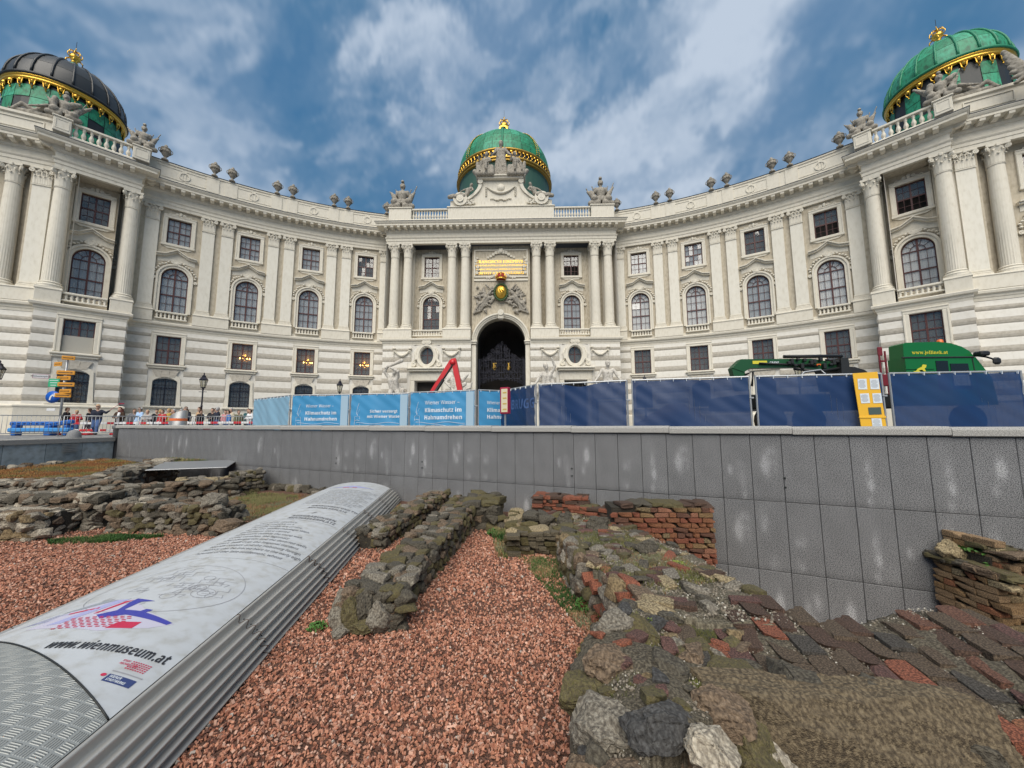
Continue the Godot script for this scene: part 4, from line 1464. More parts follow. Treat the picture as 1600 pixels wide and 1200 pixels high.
# ---------------------------------------------------------------- the corner pavilions
func pavilion(side, called, label, kind, looks):
	var house = thing(called, label, "palace pavilion")
	var P = func(s, k = 0.95):
		return Vector2((31.24 + s * 0.677 + k * 0.737) * side, 27.9 - s * 0.737 + k * 0.677)
	var q0 = Vector2(34.1, 27.3)
	var t3 = Vector2(34.22, 27.24)
	var t4 = q0 + Vector2(0.89, -0.454) * 9.0
	var pts = [P.call(-2.3, 4.2), P.call(-2.3), P.call(2.5), Vector2(t3.x * side, t3.y), Vector2(t4.x * side, t4.y)]
	var fb
	var wall_d = -1.45
	var sx = 1.0
	if side > 0:
		fb = face_line(P.call(0.12), P.call(1.0) - P.call(0.0))
	else:
		pts.reverse()
		fb = face_line(P.call(0.12), P.call(0.0) - P.call(1.0))
		sx = -1.0
	# face of the part beyond the step; s grows outwards on the right, and mirrored on the left
	var fe = face_line(Vector2(q0.x * side, q0.y), Vector2(0.89, -0.454 * side))
	var E = func(s):
		return s * side
	var a = -2.42
	var b = 2.42
	# bay: upper wall, lower wall
	var st = new_st()
	wall_strip(st, fb, -2.9, 2.9, 9.3, 20.1, [[0.1 * sx, 1.88, 10.38, 13.62, 0.94], [0.1 * sx, 1.67, 16.78, 19.2, 0.0]], wall_d)
	put("upper_wall", done(st), M.field, house)
	st = new_st()
	wall_strip(st, fb, a, b, -0.5, 9.3, [[0.1 * sx, 1.66, 1.9, 4.0, 0.36], [0.1 * sx, 1.67, 5.75, 8.3, 0.0]], 0.0)
	sweep(st, [pts[0], pts[1]] if side > 0 else [pts[3], pts[4]], [[0.0, -0.5], [0.0, 9.3]], false)
	sweep(st, [pts[0], pts[1]] if side > 0 else [pts[3], pts[4]], [[-1.2, 9.3], [-1.2, 20.1]], false)
	put("lower_wall", done(st), M.smooth_course, house)
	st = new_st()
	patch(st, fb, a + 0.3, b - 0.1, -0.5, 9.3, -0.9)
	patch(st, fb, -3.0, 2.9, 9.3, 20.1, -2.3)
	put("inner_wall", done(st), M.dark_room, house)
	st = new_st()
	var l0 = P.call(-2.4, 0.9)
	var l1 = P.call(2.6, 0.9)
	var l2 = P.call(2.6, 2.6)
	var l3 = P.call(-2.4, 2.6)
	quad(st, V(l0.x, 9.39, l0.y), V(l1.x, 9.39, l1.y), V(l2.x, 9.39, l2.y), V(l3.x, 9.39, l3.y))
	put("ledge", done(st), M.trim, house)
	var c = 0.1 * sx
	var blocks = [[c - 1.2, c + 1.2, 5.3, 8.75], [c - 1.18, c + 1.18, 1.6, 4.45], [c - 1.05, c + 1.05, 4.4, 5.4]]
	var lev = [1.0, 1.99, 2.98, 3.98, 4.97, 5.96, 6.95, 7.94, 8.66]
	wall_courses(house, fb, a, b, lev, blocks, 0.0, 0.1)
	if side > 0:
		wall_courses(house, face_line(pts[1], pts[1] - pts[0]), -2.6, -0.02, lev, [], 0.0, 0.1)
	else:
		wall_courses(house, face_line(pts[3], pts[4] - pts[3]), 0.02, 2.6, lev, [], 0.0, 0.1)
	st = new_st()
	var stp = [pts[2], pts[3]] if side > 0 else [pts[1], pts[2]]
	sweep(st, stp, [[0.0, -0.5], [0.0, 9.3]], false)
	sweep(st, stp, [[-1.3, 9.3], [-1.3, 20.1]], false)
	put("return_wall", done(st), M.smooth_course, house)
	wall_courses(house, face_line(stp[0], stp[1] - stp[0]), 0.0, stp[0].distance_to(stp[1]), lev, [], 0.0, 0.1)
	add_window(house, "upper", "square_window", fb, c, 16.78, wall_d, looks[0])
	add_window(house, "great", "arched_window", fb, c, 10.38, wall_d, looks[1])
	put("window_pediment", S.pediment, M.trim, house, fx(fb, c, 10.38, wall_d))
	window_rail(house, fb, c, -0.3, 1.32)
	add_window(house, "mid", "middle_window", fb, c, 5.75, 0.0, looks[2])
	var gw = put("ground_window", S.ground_surround, M.trim, house, fx(fb, c, 1.9, 0.0))
	put("grille", S.ground_grille, M.iron, gw)
	for px in [-1.0, 1.0]:
		for py in 4:
			put("pane", S.ground_pane, M.glass, gw, Transform3D(Basis(), Vector3(px * 0.42, 0.32 + py * 0.63, -0.22)))
	for q in 3:
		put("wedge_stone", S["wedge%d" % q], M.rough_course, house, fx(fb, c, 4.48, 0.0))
	for s in [-1.88, 1.98]:
		place_column(house, fb, (s - 0.12) * sx, -0.52)
		var o = new_st()
		box(o, Vector3(0, 9.93, 0), Vector3(1.32, 1.08, 2.0), 0.02)
		box(o, Vector3(0, 10.4, 0), Vector3(1.42, 0.12, 2.1), 0.03)
		put("pedestal", done(o), M.trim, house, fx(fb, (s - 0.12) * sx, 0, -0.85))
		o = new_st()
		box(o, Vector3(0, 15.2, 0), Vector3(1.1, 9.7, 0.5), 0.015)
		put("pilaster", done(o), M.trim, house, fx(fb, (s - 0.12) * sx, 0, wall_d + 0.15))
	# beyond the step: pilaster, column, wall
	var ea = min(E.call(0.05), E.call(9.0))
	var eb = max(E.call(0.05), E.call(9.0))
	st = new_st()
	patch(st, fe, ea, eb, -0.5, 9.35, -0.05)
	put("lower_wall", done(st), M.smooth_course, house)
	st = new_st()
	wall_strip(st, fe, ea, eb, 9.3, 20.1, [[E.call(4.75), 1.88, 10.38, 13.62, 0.94], [E.call(4.75), 1.67, 16.78, 19.2, 0.0]], -0.9)
	put("upper_wall", done(st), M.field, house)
	add_window(house, "upper", "square_window", fe, E.call(4.75), 16.78, -0.9, "open")
	add_window(house, "great", "arched_window", fe, E.call(4.75), 10.38, -0.9, "dark")
	put("window_pediment", S.pediment, M.trim, house, fx(fe, E.call(4.75), 10.38, -0.9))
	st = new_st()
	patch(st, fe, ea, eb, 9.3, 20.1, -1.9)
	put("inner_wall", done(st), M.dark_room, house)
	wall_courses(house, fe, ea, eb, lev, [], -0.05, 0.1)
	var o2 = new_st()
	box(o2, Vector3(0, 9.93, -0.5), Vector3(3.4, 1.08, 1.7), 0.02)
	box(o2, Vector3(0, 10.4, -0.5), Vector3(3.5, 0.12, 1.8), 0.03)
	put("pedestal", done(o2), M.trim, house, fx(fe, E.call(1.75), 0, -0.05))
	place_pilaster(house, fe, E.call(0.78), -0.3, 1.05)
	place_column(house, fe, E.call(2.45), -0.52)
	o2 = new_st()
	box(o2, Vector3(0, 15.0, 0), Vector3(1.5, 10.2, 0.9), 0.02)
	put("pier", done(o2), M.field, house, fx(fe, E.call(0.78), 0, -0.75))
	# mouldings all along
	var low_path = []
	for p in pts:
		low_path.append(p)
	put("plinth", sweep_mesh(low_path, [[-0.3, -0.5], [0.34, -0.5], [0.34, 1.5], [0.4, 1.56], [0.4, 1.66], [0.24, 1.74], [-0.3, 1.76]]), M.trim, house)
	put("string_course", sweep_mesh(low_path, STRING), M.trim, house)
	entablature(house, pts)
	st = new_st()
	sweep(st, pts, [[-2.6, 20.045], [-0.3, 20.045]], false)
	put("soffit", done(st), M.field, house)
	# attic: balustrade over the bay, pedestals, solid part beyond
	put("attic_base", sweep_mesh(pts, [[-1.3, 22.2], [-0.5, 22.2], [-0.5, 23.1], [-0.6, 23.2], [-1.3, 23.2]]), M.trim, house)
	for q in [[-2.1, 1.1], [2.42, 0.95]]:
		st = new_st()
		box(st, Vector3(0, 23.75, 0), Vector3(q[1], 1.2, 1.0), 0.03)
		box(st, Vector3(0, 24.34, 0), Vector3(q[1] + 0.16, 0.14, 1.16), 0.04)
		for e in [[-q[1] * 0.36, 0.06, 0.72], [q[1] * 0.36, 0.06, 0.72]]:
			box(st, Vector3(e[0], 23.75, 0.5), Vector3(e[1], e[2], 0.05))
		for e in [-0.36, 0.36]:
			box(st, Vector3(0, 23.75 + e, 0.502), Vector3(q[1] * 0.72, 0.06, 0.05))
		put("attic_pedestal", done(st), M.trim, house, fx(fb, (q[0] - 0.12) * sx, 0, -0.85))
	st = new_st()
	box(st, Vector3(0, 24.3, 0), Vector3(3.5, 0.2, 0.4), 0.04)
	var ba = put("roof_balustrade", done(st), M.trim, house, fx(fb, 0.1 * sx, 0, -0.8))
	for i in 8:
		put("baluster", S.baluster, M.trim, ba, Transform3D(Basis().scaled(Vector3(1.3, 1.1, 1.3)), Vector3(-1.5 + i * 0.43, 23.18, 0)))
	var ep = fpath(fe, min(E.call(0.5), E.call(9.0)), max(E.call(0.5), E.call(9.0)), 0.0)
	put("attic_wall", sweep_mesh(ep, [[-1.4, 22.2], [-0.25, 22.2], [-0.25, 22.9], [-0.35, 22.96], [-0.35, 24.1], [-0.2, 24.2], [-0.2, 24.4], [-1.4, 24.5]]), M.trim, house)
	for q in [1.2, 4.4]:
		var fq = face_line(fpos(fe, 0.0, -0.45), fe.d)
		put("attic_panel", frame_on(fq, min(E.call(q), E.call(q + 2.6)), max(E.call(q), E.call(q + 2.6)), 23.1, 23.95), M.trim, house)
	# roof, drum and dome
	st = new_st()
	var rp = [pts[0], pts[1], pts[2], pts[3], pts[4]]
	var far0 = Vector2(52.0 * side, 40.0)
	var far1 = Vector2(36.0 * side, 42.0)
	var ring = PackedVector2Array(rp + ([far0, far1] if side > 0 else [far1, far0]))
	var ix = Geometry2D.triangulate_polygon(ring)
	for t in range(0, ix.size(), 3):
		tri(st, V(ring[ix[t]].x, 22.6, ring[ix[t]].y), V(ring[ix[t + 1]].x, 22.6, ring[ix[t + 1]].y), V(ring[ix[t + 2]].x, 22.6, ring[ix[t + 2]].y))
	for q in [[far1, P.call(-2.3, 4.2)], [far0, far1], [Vector2(t4.x * side, t4.y), far0]]:
		quad(st, V(q[0].x, -0.5, q[0].y), V(q[1].x, -0.5, q[1].y), V(q[1].x, 22.6, q[1].y), V(q[0].x, 22.6, q[0].y))
	put("roof", done(st), M.lead, house)
	var cz = V(39.6 * side, 0, 31.6)
	st = new_st()
	lathe(st, [[3.9, 22.5], [3.75, 24.5], [3.5, 29.1]], 40, Transform3D(Basis(), cz))
	put("dome_drum", done(st), M.dark_metal, house)
	for i in 20:
		for j in 3:
			var yy0 = [24.4, 25.9, 27.4][j]
			var yy1 = [25.85, 27.35, 28.5][j]
			if j > 0 and i % 2 == 0 and (side > 0 or j == 1):
				continue
			st = new_st(true)
			for u in 2:
				var p = []
				for e in [[u, 0], [u + 1, 0], [u + 1, 1], [u, 1]]:
					var an = TAU * (i + 0.02 + e[0] * 0.48) / 20
					var yv = yy0 if e[1] == 0 else yy1
					var rr = lerp(3.8, 3.54, (yv - 24.4) / 4.7)
					p.append(cz + Vector3(sin(an) * rr, yv, cos(an) * rr))
				quad(st, p[0], p[1], p[2], p[3])
			put("copper_panel", done(st), M["copper_%d" % (rng.randi() % 4)], house)
	st = new_st(true)
	lathe(st, [[3.62, 28.85], [3.8, 28.9], [3.84, 29.0], [3.74, 29.06], [3.84, 29.12], [3.9, 29.24], [3.7, 29.3]], 60, Transform3D(Basis(), cz))
	put("gilded_cornice", done(st), M.gold, house)
	for i in 28:
		var an = TAU * (i + 0.5) / 28
		st = new_st(true)
		for sg in [-1.0, 1.0]:
			tube(st, [Vector3(sg * 0.38, 0.0, 0), Vector3(sg * 0.2, -0.12, 0.04), Vector3(sg * 0.12, -0.5, 0.04), Vector3(0, -0.72, 0.02)], 0.05, 5)
		lathe(st, [[0.0, -0.42], [0.13, -0.32], [0.17, -0.2], [0.1, -0.06], [0.0, 0.0]], 8)
		lathe(st, [[0.0, -0.9], [0.06, -0.8], [0.0, -0.66]], 6)
		put("gilded_pendant", done(st) if i == 0 else S["pendant"], M.gold, house, Transform3D(Basis(Vector3.UP, an), cz) * Transform3D(Basis(), Vector3(0, 28.95, 3.66)))
		if i == 0:
			S["pendant"] = house.get_child(house.get_child_count() - 1).mesh
	st = new_st(true)
	lathe(st, [[3.8, 29.2], [3.94, 29.24], [4.0, 29.36], [3.92, 29.48], [3.78, 29.52]], 48, Transform3D(Basis(), cz))
	put("dome_rim", done(st), M["%s_rib" % kind], house)
	dome_skin(house, cz, 3.8, 29.5, 3.75, 0.35, 20, 4, 1, kind, false)
	st = new_st()
	lathe(st, [[0.6, 33.0], [0.5, 33.3], [0.32, 33.5], [0.32, 33.9]], 16, Transform3D(Basis(), cz))
	put("lantern_base", done(st), M["%s_rib" % kind], house)
	crown_top(house, cz + Vector3(0, 33.75, 0), 0.36, 1.75)
	return [fb, fe, E, sx]

# ---------------------------------------------------------------- sculpture
func c4(ax, ay, az, bx, by, bz, r0, r1, t = 0):
	return [Vector3(ax, ay, az), Vector3(bx, by, bz), r0, r1, t]

func trophy_prims(v):
	var p = [c4(0, 0.75, 0, 0, 1.35, 0, 0.3, 0.4), c4(-0.16, 1.5, 0, 0.16, 1.5, 0, 0.33, 0.33), c4(-0.46, 1.68, 0, -0.5, 1.45, 0, 0.17, 0.14), c4(0.46, 1.68, 0, 0.5, 1.45, 0, 0.17, 0.14),
		c4(0, 1.8, 0, 0, 2.0, 0, 0.13, 0.12), c4(0, 2.22, 0.0, 0, 2.32, 0, 0.22, 0.24), c4(0, 2.2, 0.2, 0, 2.12, 0.26, 0.07, 0.05), c4(0, 2.62, -0.2, 0, 2.72, 0.06, 0.1, 0.13), c4(0, 2.72, 0.06, 0, 2.62, 0.24, 0.13, 0.06)]
	for sg in [-1.0, 1.0]:
		p.append(c4(sg * 0.3, 0.5, -0.1, sg * (1.05 + 0.1 * v), 1.75 + 0.2 * sg * v, -0.15, 0.28, 0.1))
		p.append(c4(sg * 0.45, 0.5, -0.1, sg * 0.85, 1.45, -0.12, 0.3, 0.2))
		p.append(c4(sg * 0.4, 0.3, -0.2, sg * 1.25, 2.2 + 0.25 * sg, -0.25, 0.055, 0.05))
		p.append(c4(sg * 0.2, 0.35, -0.2, sg * 0.72, 2.15, -0.25, 0.05, 0.05))
		p.append(c4(sg * 0.35, 0.25, 0.2, sg * 0.95, 0.25, 0.15, 0.3, 0.25))
		p.append(c4(sg * 0.62, 0.62, 0.25, sg * 0.64, 0.62, 0.3, 0.34, 0.3))
		p.append(c4(sg * 0.18, 0.75, 0.22, sg * 0.22, 0.35, 0.3, 0.15, 0.12))
	for i in 5:
		p.append(c4(-0.3 + i * 0.15, 0.8, 0.25, -0.34 + i * 0.17, 0.5, 0.32, 0.08, 0.06))
	return p

func sculpture(called, label, prims, at: Vector3, turn = 0.0, group = "", cell = 0.06, scale = 1.0, mt = "statue_stone", base = null):
	var o = thing(called, label, "statue" if called != "sculpted_trophy" else "stone trophy", at, turn, group)
	put("figure", body_mesh(prims, cell * 0.8, 0.05, null, 0.08, 0.045), M[mt], o, Transform3D(Basis().scaled(Vector3.ONE * scale), Vector3.ZERO))
	if base != null:
		var st = new_st()
		box(st, Vector3(0, base / 2, 0), Vector3(2.3, base, 1.7), 0.04)
		box(st, Vector3(0, base - 0.1, 0), Vector3(2.45, 0.2, 1.85), 0.04)
		put("pedestal", done(st), M.trim, o, Transform3D(Basis(), Vector3(0, -base, 0)))
	return o

func vv(a, b, c):
	return Vector3(a, b, c)

func sculptures():
	var tr0 = trophy_prims(0.0)
	var tr1 = trophy_prims(1.0)
	sculpture("sculpted_trophy", "stone armour trophy with helmet on the gatehouse attic, left of its green dome", tr0, V(-11.3, 24.58, 41.1), 0.0, "", 0.07, 1.25)
	sculpture("sculpted_trophy", "stone armour trophy with flags on the gatehouse attic, right of its green dome", tr1, V(11.3, 24.58, 41.1), 0.0, "", 0.07, 1.25)
	var bay = func(side, s, k): return V((31.24 + s * 0.677 + k * 0.737) * side, 0, 27.9 - s * 0.737 + k * 0.677)
	for side in [-1.0, 1.0]:
		var w = "under the dark dome" if side < 0 else "under the right green dome"
		sculpture("sculpted_trophy", "helmeted stone trophy at the wing end of the balustrade " + w, trophy_prims(0.4), bay.call(side, -2.1, 1.75) + Vector3(0, 24.42, 0), -0.75 * side, "", 0.07, 0.84)
		var p = trophy_prims(0.2)
		p.append(c4(-0.7, 1.2, 0.2, -0.62, 1.7, 0.25, 0.24, 0.2))
		p.append(c4(-0.5, 0.7, 0.3, -0.75, 1.1, 0.3, 0.2, 0.16))
		p.append(c4(0.5, 1.7, 0.1, 0.9, 2.0, 0, 0.25, 0.15))
		sculpture("sculpted_trophy", "bulky stone trophy with shield on the corner pier " + w, p, bay.call(side, 2.42, 1.75) + Vector3(0, 24.42, 0), -0.75 * side, "", 0.07, 0.84)
		# reclining pair over the solid attic
		var h = human(2.6, {"pel": vv(0.2, 0.16, 0), "che": vv(0.02, 0.3, 0.03), "nec": vv(-0.06, 0.38, 0.03), "hea": vv(-0.1, 0.47, 0.05), "ls": vv(-0.02, 0.36, 0.12), "rs": vv(-0.1, 0.36, -0.08), "le": vv(0.1, 0.24, 0.2), "lh": vv(0.24, 0.2, 0.2), "re": vv(-0.22, 0.2, -0.02), "rh": vv(-0.3, 0.08, 0.08), "lk": vv(0.45, 0.26, 0.1), "la": vv(0.62, 0.04, 0.12), "rk": vv(0.48, 0.12, -0.02), "ra": vv(0.78, 0.04, 0.02)})
		for i in 6:
			h.append(c4(-0.7 - i * 0.12, 0.5 + i * 0.16, -0.2, -1.2 - i * 0.16, 0.9 + i * 0.2, -0.3, 0.14, 0.06))
			h.append(c4(-0.9 + i * 0.4, 0.15, 0.1, -0.6 + i * 0.4, 0.2, 0.1, 0.25, 0.2))
		if side > 0:
			for q in h:
				for e in [0, 1]:
					q[e].x *= -1
		for q in h:
			for e in [0, 1]:
				q[e].x *= -1
		sculpture("reclining_statue", "reclining winged stone figure on the attic in front of the " + ("dark" if side < 0 else "plain green") + " dome", h, V(35.6 * side, 24.45, 27.4), -0.45 * side, "", 0.07, 1.15)
	# the eagle at the frame's edge
	var e = [c4(0, 0.3, 0, 0.1, 1.3, 0, 0.35, 0.45), c4(0.1, 1.3, 0, 0.2, 1.9, 0.1, 0.35, 0.2), c4(0.2, 2.0, 0.1, 0.2, 2.05, 0.3, 0.17, 0.08)]
	for i in 7:
		e.append(c4(-0.2, 1.4, -0.1, -1.25 + i * 0.06, 3.5 - i * 0.42, -0.15, 0.25, 0.12))
		e.append(c4(0.3, 1.4, -0.1, 1.35 - i * 0.06, 3.4 - i * 0.4, -0.15, 0.25, 0.12))
	var eg = sculpture("eagle_statue", "stone eagle with spread wings at the right end of the attic", e, V(37.3, 22.6, 24.4), -0.5, "", 0.07, 1.0)
	var st = new_st(true)
	lathe(st, [[0.0, -0.4], [0.3, -0.28], [0.4, 0.0], [0.3, 0.28], [0.0, 0.4]], 16, Transform3D(Basis(), Vector3(-0.35, 0.2, 0.3)))
	put("gilded_ball", done(st), M.gold, eg)
	# the crowning group: one standing and two seated women
	var g = human(3.5, {"le": vv(0.19, 0.66, 0.02), "lh": vv(0.24, 0.56, 0.12), "re": vv(-0.18, 0.64, 0.02), "rh": vv(-0.12, 0.6, 0.14), "lk": vv(0.05, 0.28, 0.06)})
	for i in 9:
		var x = -0.42 + i * 0.105
		g.append(c4(x * 0.6, 1.9, 0.1, x * 1.15, 0.1, 0.16, 0.16, 0.17))
	for sg in [-1.0, 1.0]:
		var s = human(2.6, {"pel": vv(0, 0.28, 0), "che": vv(0, 0.5, 0.02), "nec": vv(0, 0.6, 0.02), "hea": vv(-0.03 * sg, 0.7, 0.04), "ls": vv(0.11, 0.57, 0.02), "rs": vv(-0.11, 0.57, 0.02), "le": vv(0.19, 0.43, 0.06), "re": vv(-0.19, 0.43, 0.06), "lh": vv(0.16, 0.33, 0.17), "rh": vv(-0.2, 0.55, 0.16), "lk": vv(0.1, 0.26, 0.24), "rk": vv(-0.08, 0.28, 0.24), "la": vv(0.12, 0.02, 0.26), "ra": vv(-0.1, 0.02, 0.22)}, vv(sg * 1.3, 0.25, 0.15), sg * 0.35)
		g.append_array(s)
		for i in 5:
			g.append(c4(sg * (0.8 + i * 0.25), 0.75, 0.45, sg * (0.75 + i * 0.3), 0.05, 0.55, 0.2, 0.22))
		g.append(c4(sg * 1.9, 0.1, 0, sg * 2.1, 1.5, -0.1, 0.3, 0.15))
		g.append(c4(sg * 2.0, 0.2, 0.2, sg * 2.3, 0.5, 0.2, 0.25, 0.2))
	sculpture("crowning_statue", "tall group of three robed stone women crowning the gatehouse gable", g, V(0, 28.1, 40.85), 0.0, "", 0.065, 1.28)
	for sg in [-1.0, 1.0]:
		var s = human(2.6, {"pel": vv(0, 0.22, 0), "che": vv(0.1, 0.42, 0.02), "nec": vv(0.15, 0.5, 0.02), "hea": vv(0.19, 0.59, 0.04), "ls": vv(0.22, 0.46, 0.08), "rs": vv(0.05, 0.5, -0.04), "le": vv(0.28, 0.34, 0.14), "lh": vv(0.2, 0.25, 0.2), "re": vv(-0.08, 0.4, 0.05), "rh": vv(-0.18, 0.3, 0.12), "lk": vv(-0.2, 0.2, 0.12), "rk": vv(-0.18, 0.26, 0.0), "la": vv(-0.42, 0.06, 0.12), "ra": vv(-0.4, 0.02, 0.0)})
		for q in s:
			for e2 in [0, 1]:
				q[e2].x *= -sg
		for i in 5:
			s.append(c4(-sg * (0.2 + i * 0.28) * -1.0, 0.3, 0.2, sg * (0.5 + i * 0.3), 0.2, 0.25, 0.24, 0.2))
		sculpture("reclining_statue", "reclining stone figure on the %s shoulder of the gatehouse gable" % ("left" if sg < 0 else "right"), s, V(sg * 3.9, 25.45, 40.75), 0.0, "", 0.065, 1.1)
	# the four large groups beside the doors
	var club = human(4.3, {"pel": vv(-0.02, 0.5, 0), "che": vv(-0.05, 0.7, 0.03), "nec": vv(-0.04, 0.8, 0.04), "hea": vv(0.0, 0.89, 0.07), "ls": vv(0.07, 0.78, 0.04), "rs": vv(-0.16, 0.78, 0.03), "re": vv(-0.24, 0.9, 0.06), "rh": vv(-0.17, 1.0, 0.1), "le": vv(0.08, 0.9, 0.12), "lh": vv(-0.06, 0.97, 0.14), "lk": vv(0.14, 0.28, 0.08), "la": vv(0.12, 0.04, 0.0), "rk": vv(-0.14, 0.26, 0.06), "ra": vv(-0.17, 0.04, -0.04)})
	club.append(c4(-0.9, 4.25, 0.45, 0.65, 5.0, 0.4, 0.09, 0.2))
	club.append_array(human(3.4, {"pel": vv(0.12, 0.2, 0.05), "che": vv(0.2, 0.36, 0.08), "nec": vv(0.2, 0.46, 0.1), "hea": vv(0.19, 0.55, 0.12), "ls": vv(0.3, 0.43, 0.08), "rs": vv(0.1, 0.44, 0.1), "le": vv(0.36, 0.3, 0.1), "lh": vv(0.28, 0.2, 0.16), "re": vv(0.02, 0.36, 0.18), "rh": vv(-0.06, 0.44, 0.16), "lk": vv(0.3, 0.18, 0.22), "la": vv(0.24, 0.03, 0.1), "rk": vv(0.05, 0.16, 0.22), "ra": vv(0.02, 0.02, 0.08)}, vv(0.2, 0, 0)))
	for i in 6:
		club.append(c4(0.2 + i * 0.12, 2.6 - i * 0.2, -0.2, 0.5 + i * 0.12, 0.4, -0.2, 0.2, 0.25))
	sculpture("hero_statue", "white stone hero swinging a club overhead, beside the far side of the first doorway", club, V(-10.7, 1.7, 38.7), 0.1, "", 0.07, 1.0, "marble", 2.1)
	var wr = human(4.2, {"pel": vv(0, 0.5, 0), "hea": vv(0.0, 0.9, 0.05), "le": vv(0.22, 0.7, 0.1), "lh": vv(0.32, 0.8, 0.16), "re": vv(-0.2, 0.66, 0.1), "rh": vv(-0.1, 0.55, 0.22), "lk": vv(0.16, 0.3, 0.1), "la": vv(0.2, 0.04, 0.02), "rk": vv(-0.12, 0.26, 0.08), "ra": vv(-0.18, 0.04, 0.0)})
	wr.append_array(human(3.6, {"pel": vv(0.3, 0.32, 0.05), "che": vv(0.22, 0.5, 0.1), "nec": vv(0.2, 0.6, 0.12), "hea": vv(0.28, 0.68, 0.14), "ls": vv(0.32, 0.56, 0.12), "rs": vv(0.12, 0.56, 0.14), "le": vv(0.46, 0.6, 0.14), "lh": vv(0.5, 0.72, 0.18), "re": vv(0.0, 0.5, 0.24), "rh": vv(-0.08, 0.62, 0.2), "lk": vv(0.42, 0.18, 0.2), "la": vv(0.34, 0.02, 0.1), "rk": vv(0.2, 0.16, 0.24), "ra": vv(0.1, 0.02, 0.12)}))
	sculpture("hero_statue", "white stone wrestling pair partly hidden by the red crane arm", wr, V(-4.6, 1.7, 38.7), 0.0, "", 0.07, 1.0, "marble", 2.1)
	var sit = human(4.2, {"pel": vv(-0.02, 0.36, 0), "che": vv(0.02, 0.56, 0.03), "nec": vv(0.03, 0.66, 0.04), "hea": vv(0.0, 0.76, 0.07), "ls": vv(0.13, 0.64, 0.02), "rs": vv(-0.09, 0.62, 0.05), "le": vv(0.2, 0.78, 0.04), "lh": vv(0.15, 0.92, 0.08), "re": vv(-0.18, 0.48, 0.1), "rh": vv(-0.24, 0.36, 0.18), "lk": vv(0.14, 0.34, 0.2), "la": vv(0.16, 0.1, 0.22), "rk": vv(-0.14, 0.3, 0.22), "ra": vv(-0.24, 0.08, 0.22)})
	for i in 7:
		sit.append(c4(-1.1 + i * 0.34, 0.9 + 0.15 * sin(i * 2.0), 0.3, -1.2 + i * 0.36, 0.1, 0.35, 0.28, 0.3))
	sit.append(c4(0.4, 2.4, -0.1, 0.9, 0.6, 0.0, 0.2, 0.3))
	sculpture("hero_statue", "white stone seated hero with one arm raised, just past the gateway above the blue screen", sit, V(4.7, 2.6, 38.7), -0.1, "", 0.07, 1.05, "marble", 3.0)
	var st4 = human(4.2, {"pel": vv(0, 0.42, 0), "che": vv(0, 0.62, 0.02), "nec": vv(0, 0.72, 0.03), "hea": vv(0.0, 0.82, 0.05), "ls": vv(0.13, 0.69, 0.02), "rs": vv(-0.13, 0.69, 0.02), "le": vv(0.22, 0.54, 0.04), "lh": vv(0.28, 0.42, 0.12), "re": vv(-0.22, 0.54, 0.06), "rh": vv(-0.3, 0.44, 0.14), "lk": vv(0.12, 0.24, 0.14), "rk": vv(-0.1, 0.22, 0.12), "la": vv(0.14, 0.0, 0.05), "ra": vv(-0.14, 0.0, 0.05)})
	for i in 6:
		st4.append(c4(-1.15 + i * 0.46, 1.6 - 0.3 * sin(i * 1.7), 0.1, -1.2 + i * 0.48, 0.2, 0.3, 0.25, 0.3))
	sculpture("hero_statue", "white stone bearded hero standing at the outer side of the second doorway", st4, V(10.9, 2.6, 38.7), 0.0, "", 0.07, 1.05, "marble", 3.0)
	# angels in relief on the gate wall
	for sg in [-1.0, 1.0]:
		var a = human(2.7, {"pel": vv(0.12, 0.3, 0), "che": vv(-0.02, 0.48, 0.03), "nec": vv(-0.08, 0.57, 0.03), "hea": vv(-0.12, 0.66, 0.05), "ls": vv(0.0, 0.56, 0.05), "rs": vv(-0.17, 0.5, 0.02), "le": vv(-0.1, 0.72, 0.06), "lh": vv(-0.24, 0.78, 0.08), "re": vv(-0.28, 0.42, 0.05), "rh": vv(-0.36, 0.52, 0.06), "lk": vv(0.3, 0.2, 0.08), "la": vv(0.42, 0.02, 0.03), "rk": vv(0.26, 0.12, 0.03), "ra": vv(0.3, -0.08, 0.02)})
		for i in 6:
			a.append(c4(0.1, 1.5, -0.05, 0.35 + i * 0.16, 2.6 - i * 0.2, -0.08, 0.14, 0.06))
		for i in 6:
			a.append(c4(0.3 + i * 0.1, 0.8, 0.02, 0.6 + i * 0.17, -0.1 - i * 0.07, 0.0, 0.14, 0.1))
		a.append(c4(-0.6, 2.1, 0.1, 0.1, 2.75, 0.1, 0.04, 0.09))
		for i in 26:
			var lx = rng.randf_range(-0.9, 1.25)
			var ly = rng.randf_range(-0.3, 2.6)
			if Vector2(lx + 1.55, ly + 3.65).length() < 3.35:
				continue
			a.append(c4(lx, ly, 0.0, lx + jit(0.4), ly + jit(0.4), 0.03, rng.randf_range(0.1, 0.2), 0.06))
		if sg < 0:
			for q in a:
				for e2 in [0, 1]:
					q[e2].x *= -1
		var an = sculpture("relief_angel", "stone angel in relief on the %s of the golden shield over the gateway" % ("left" if sg < 0 else "right"), a, V(sg * 1.55, 12.75, 40.85), 0.0, "", 0.05, 1.0)
		an.set_meta("category", "relief")

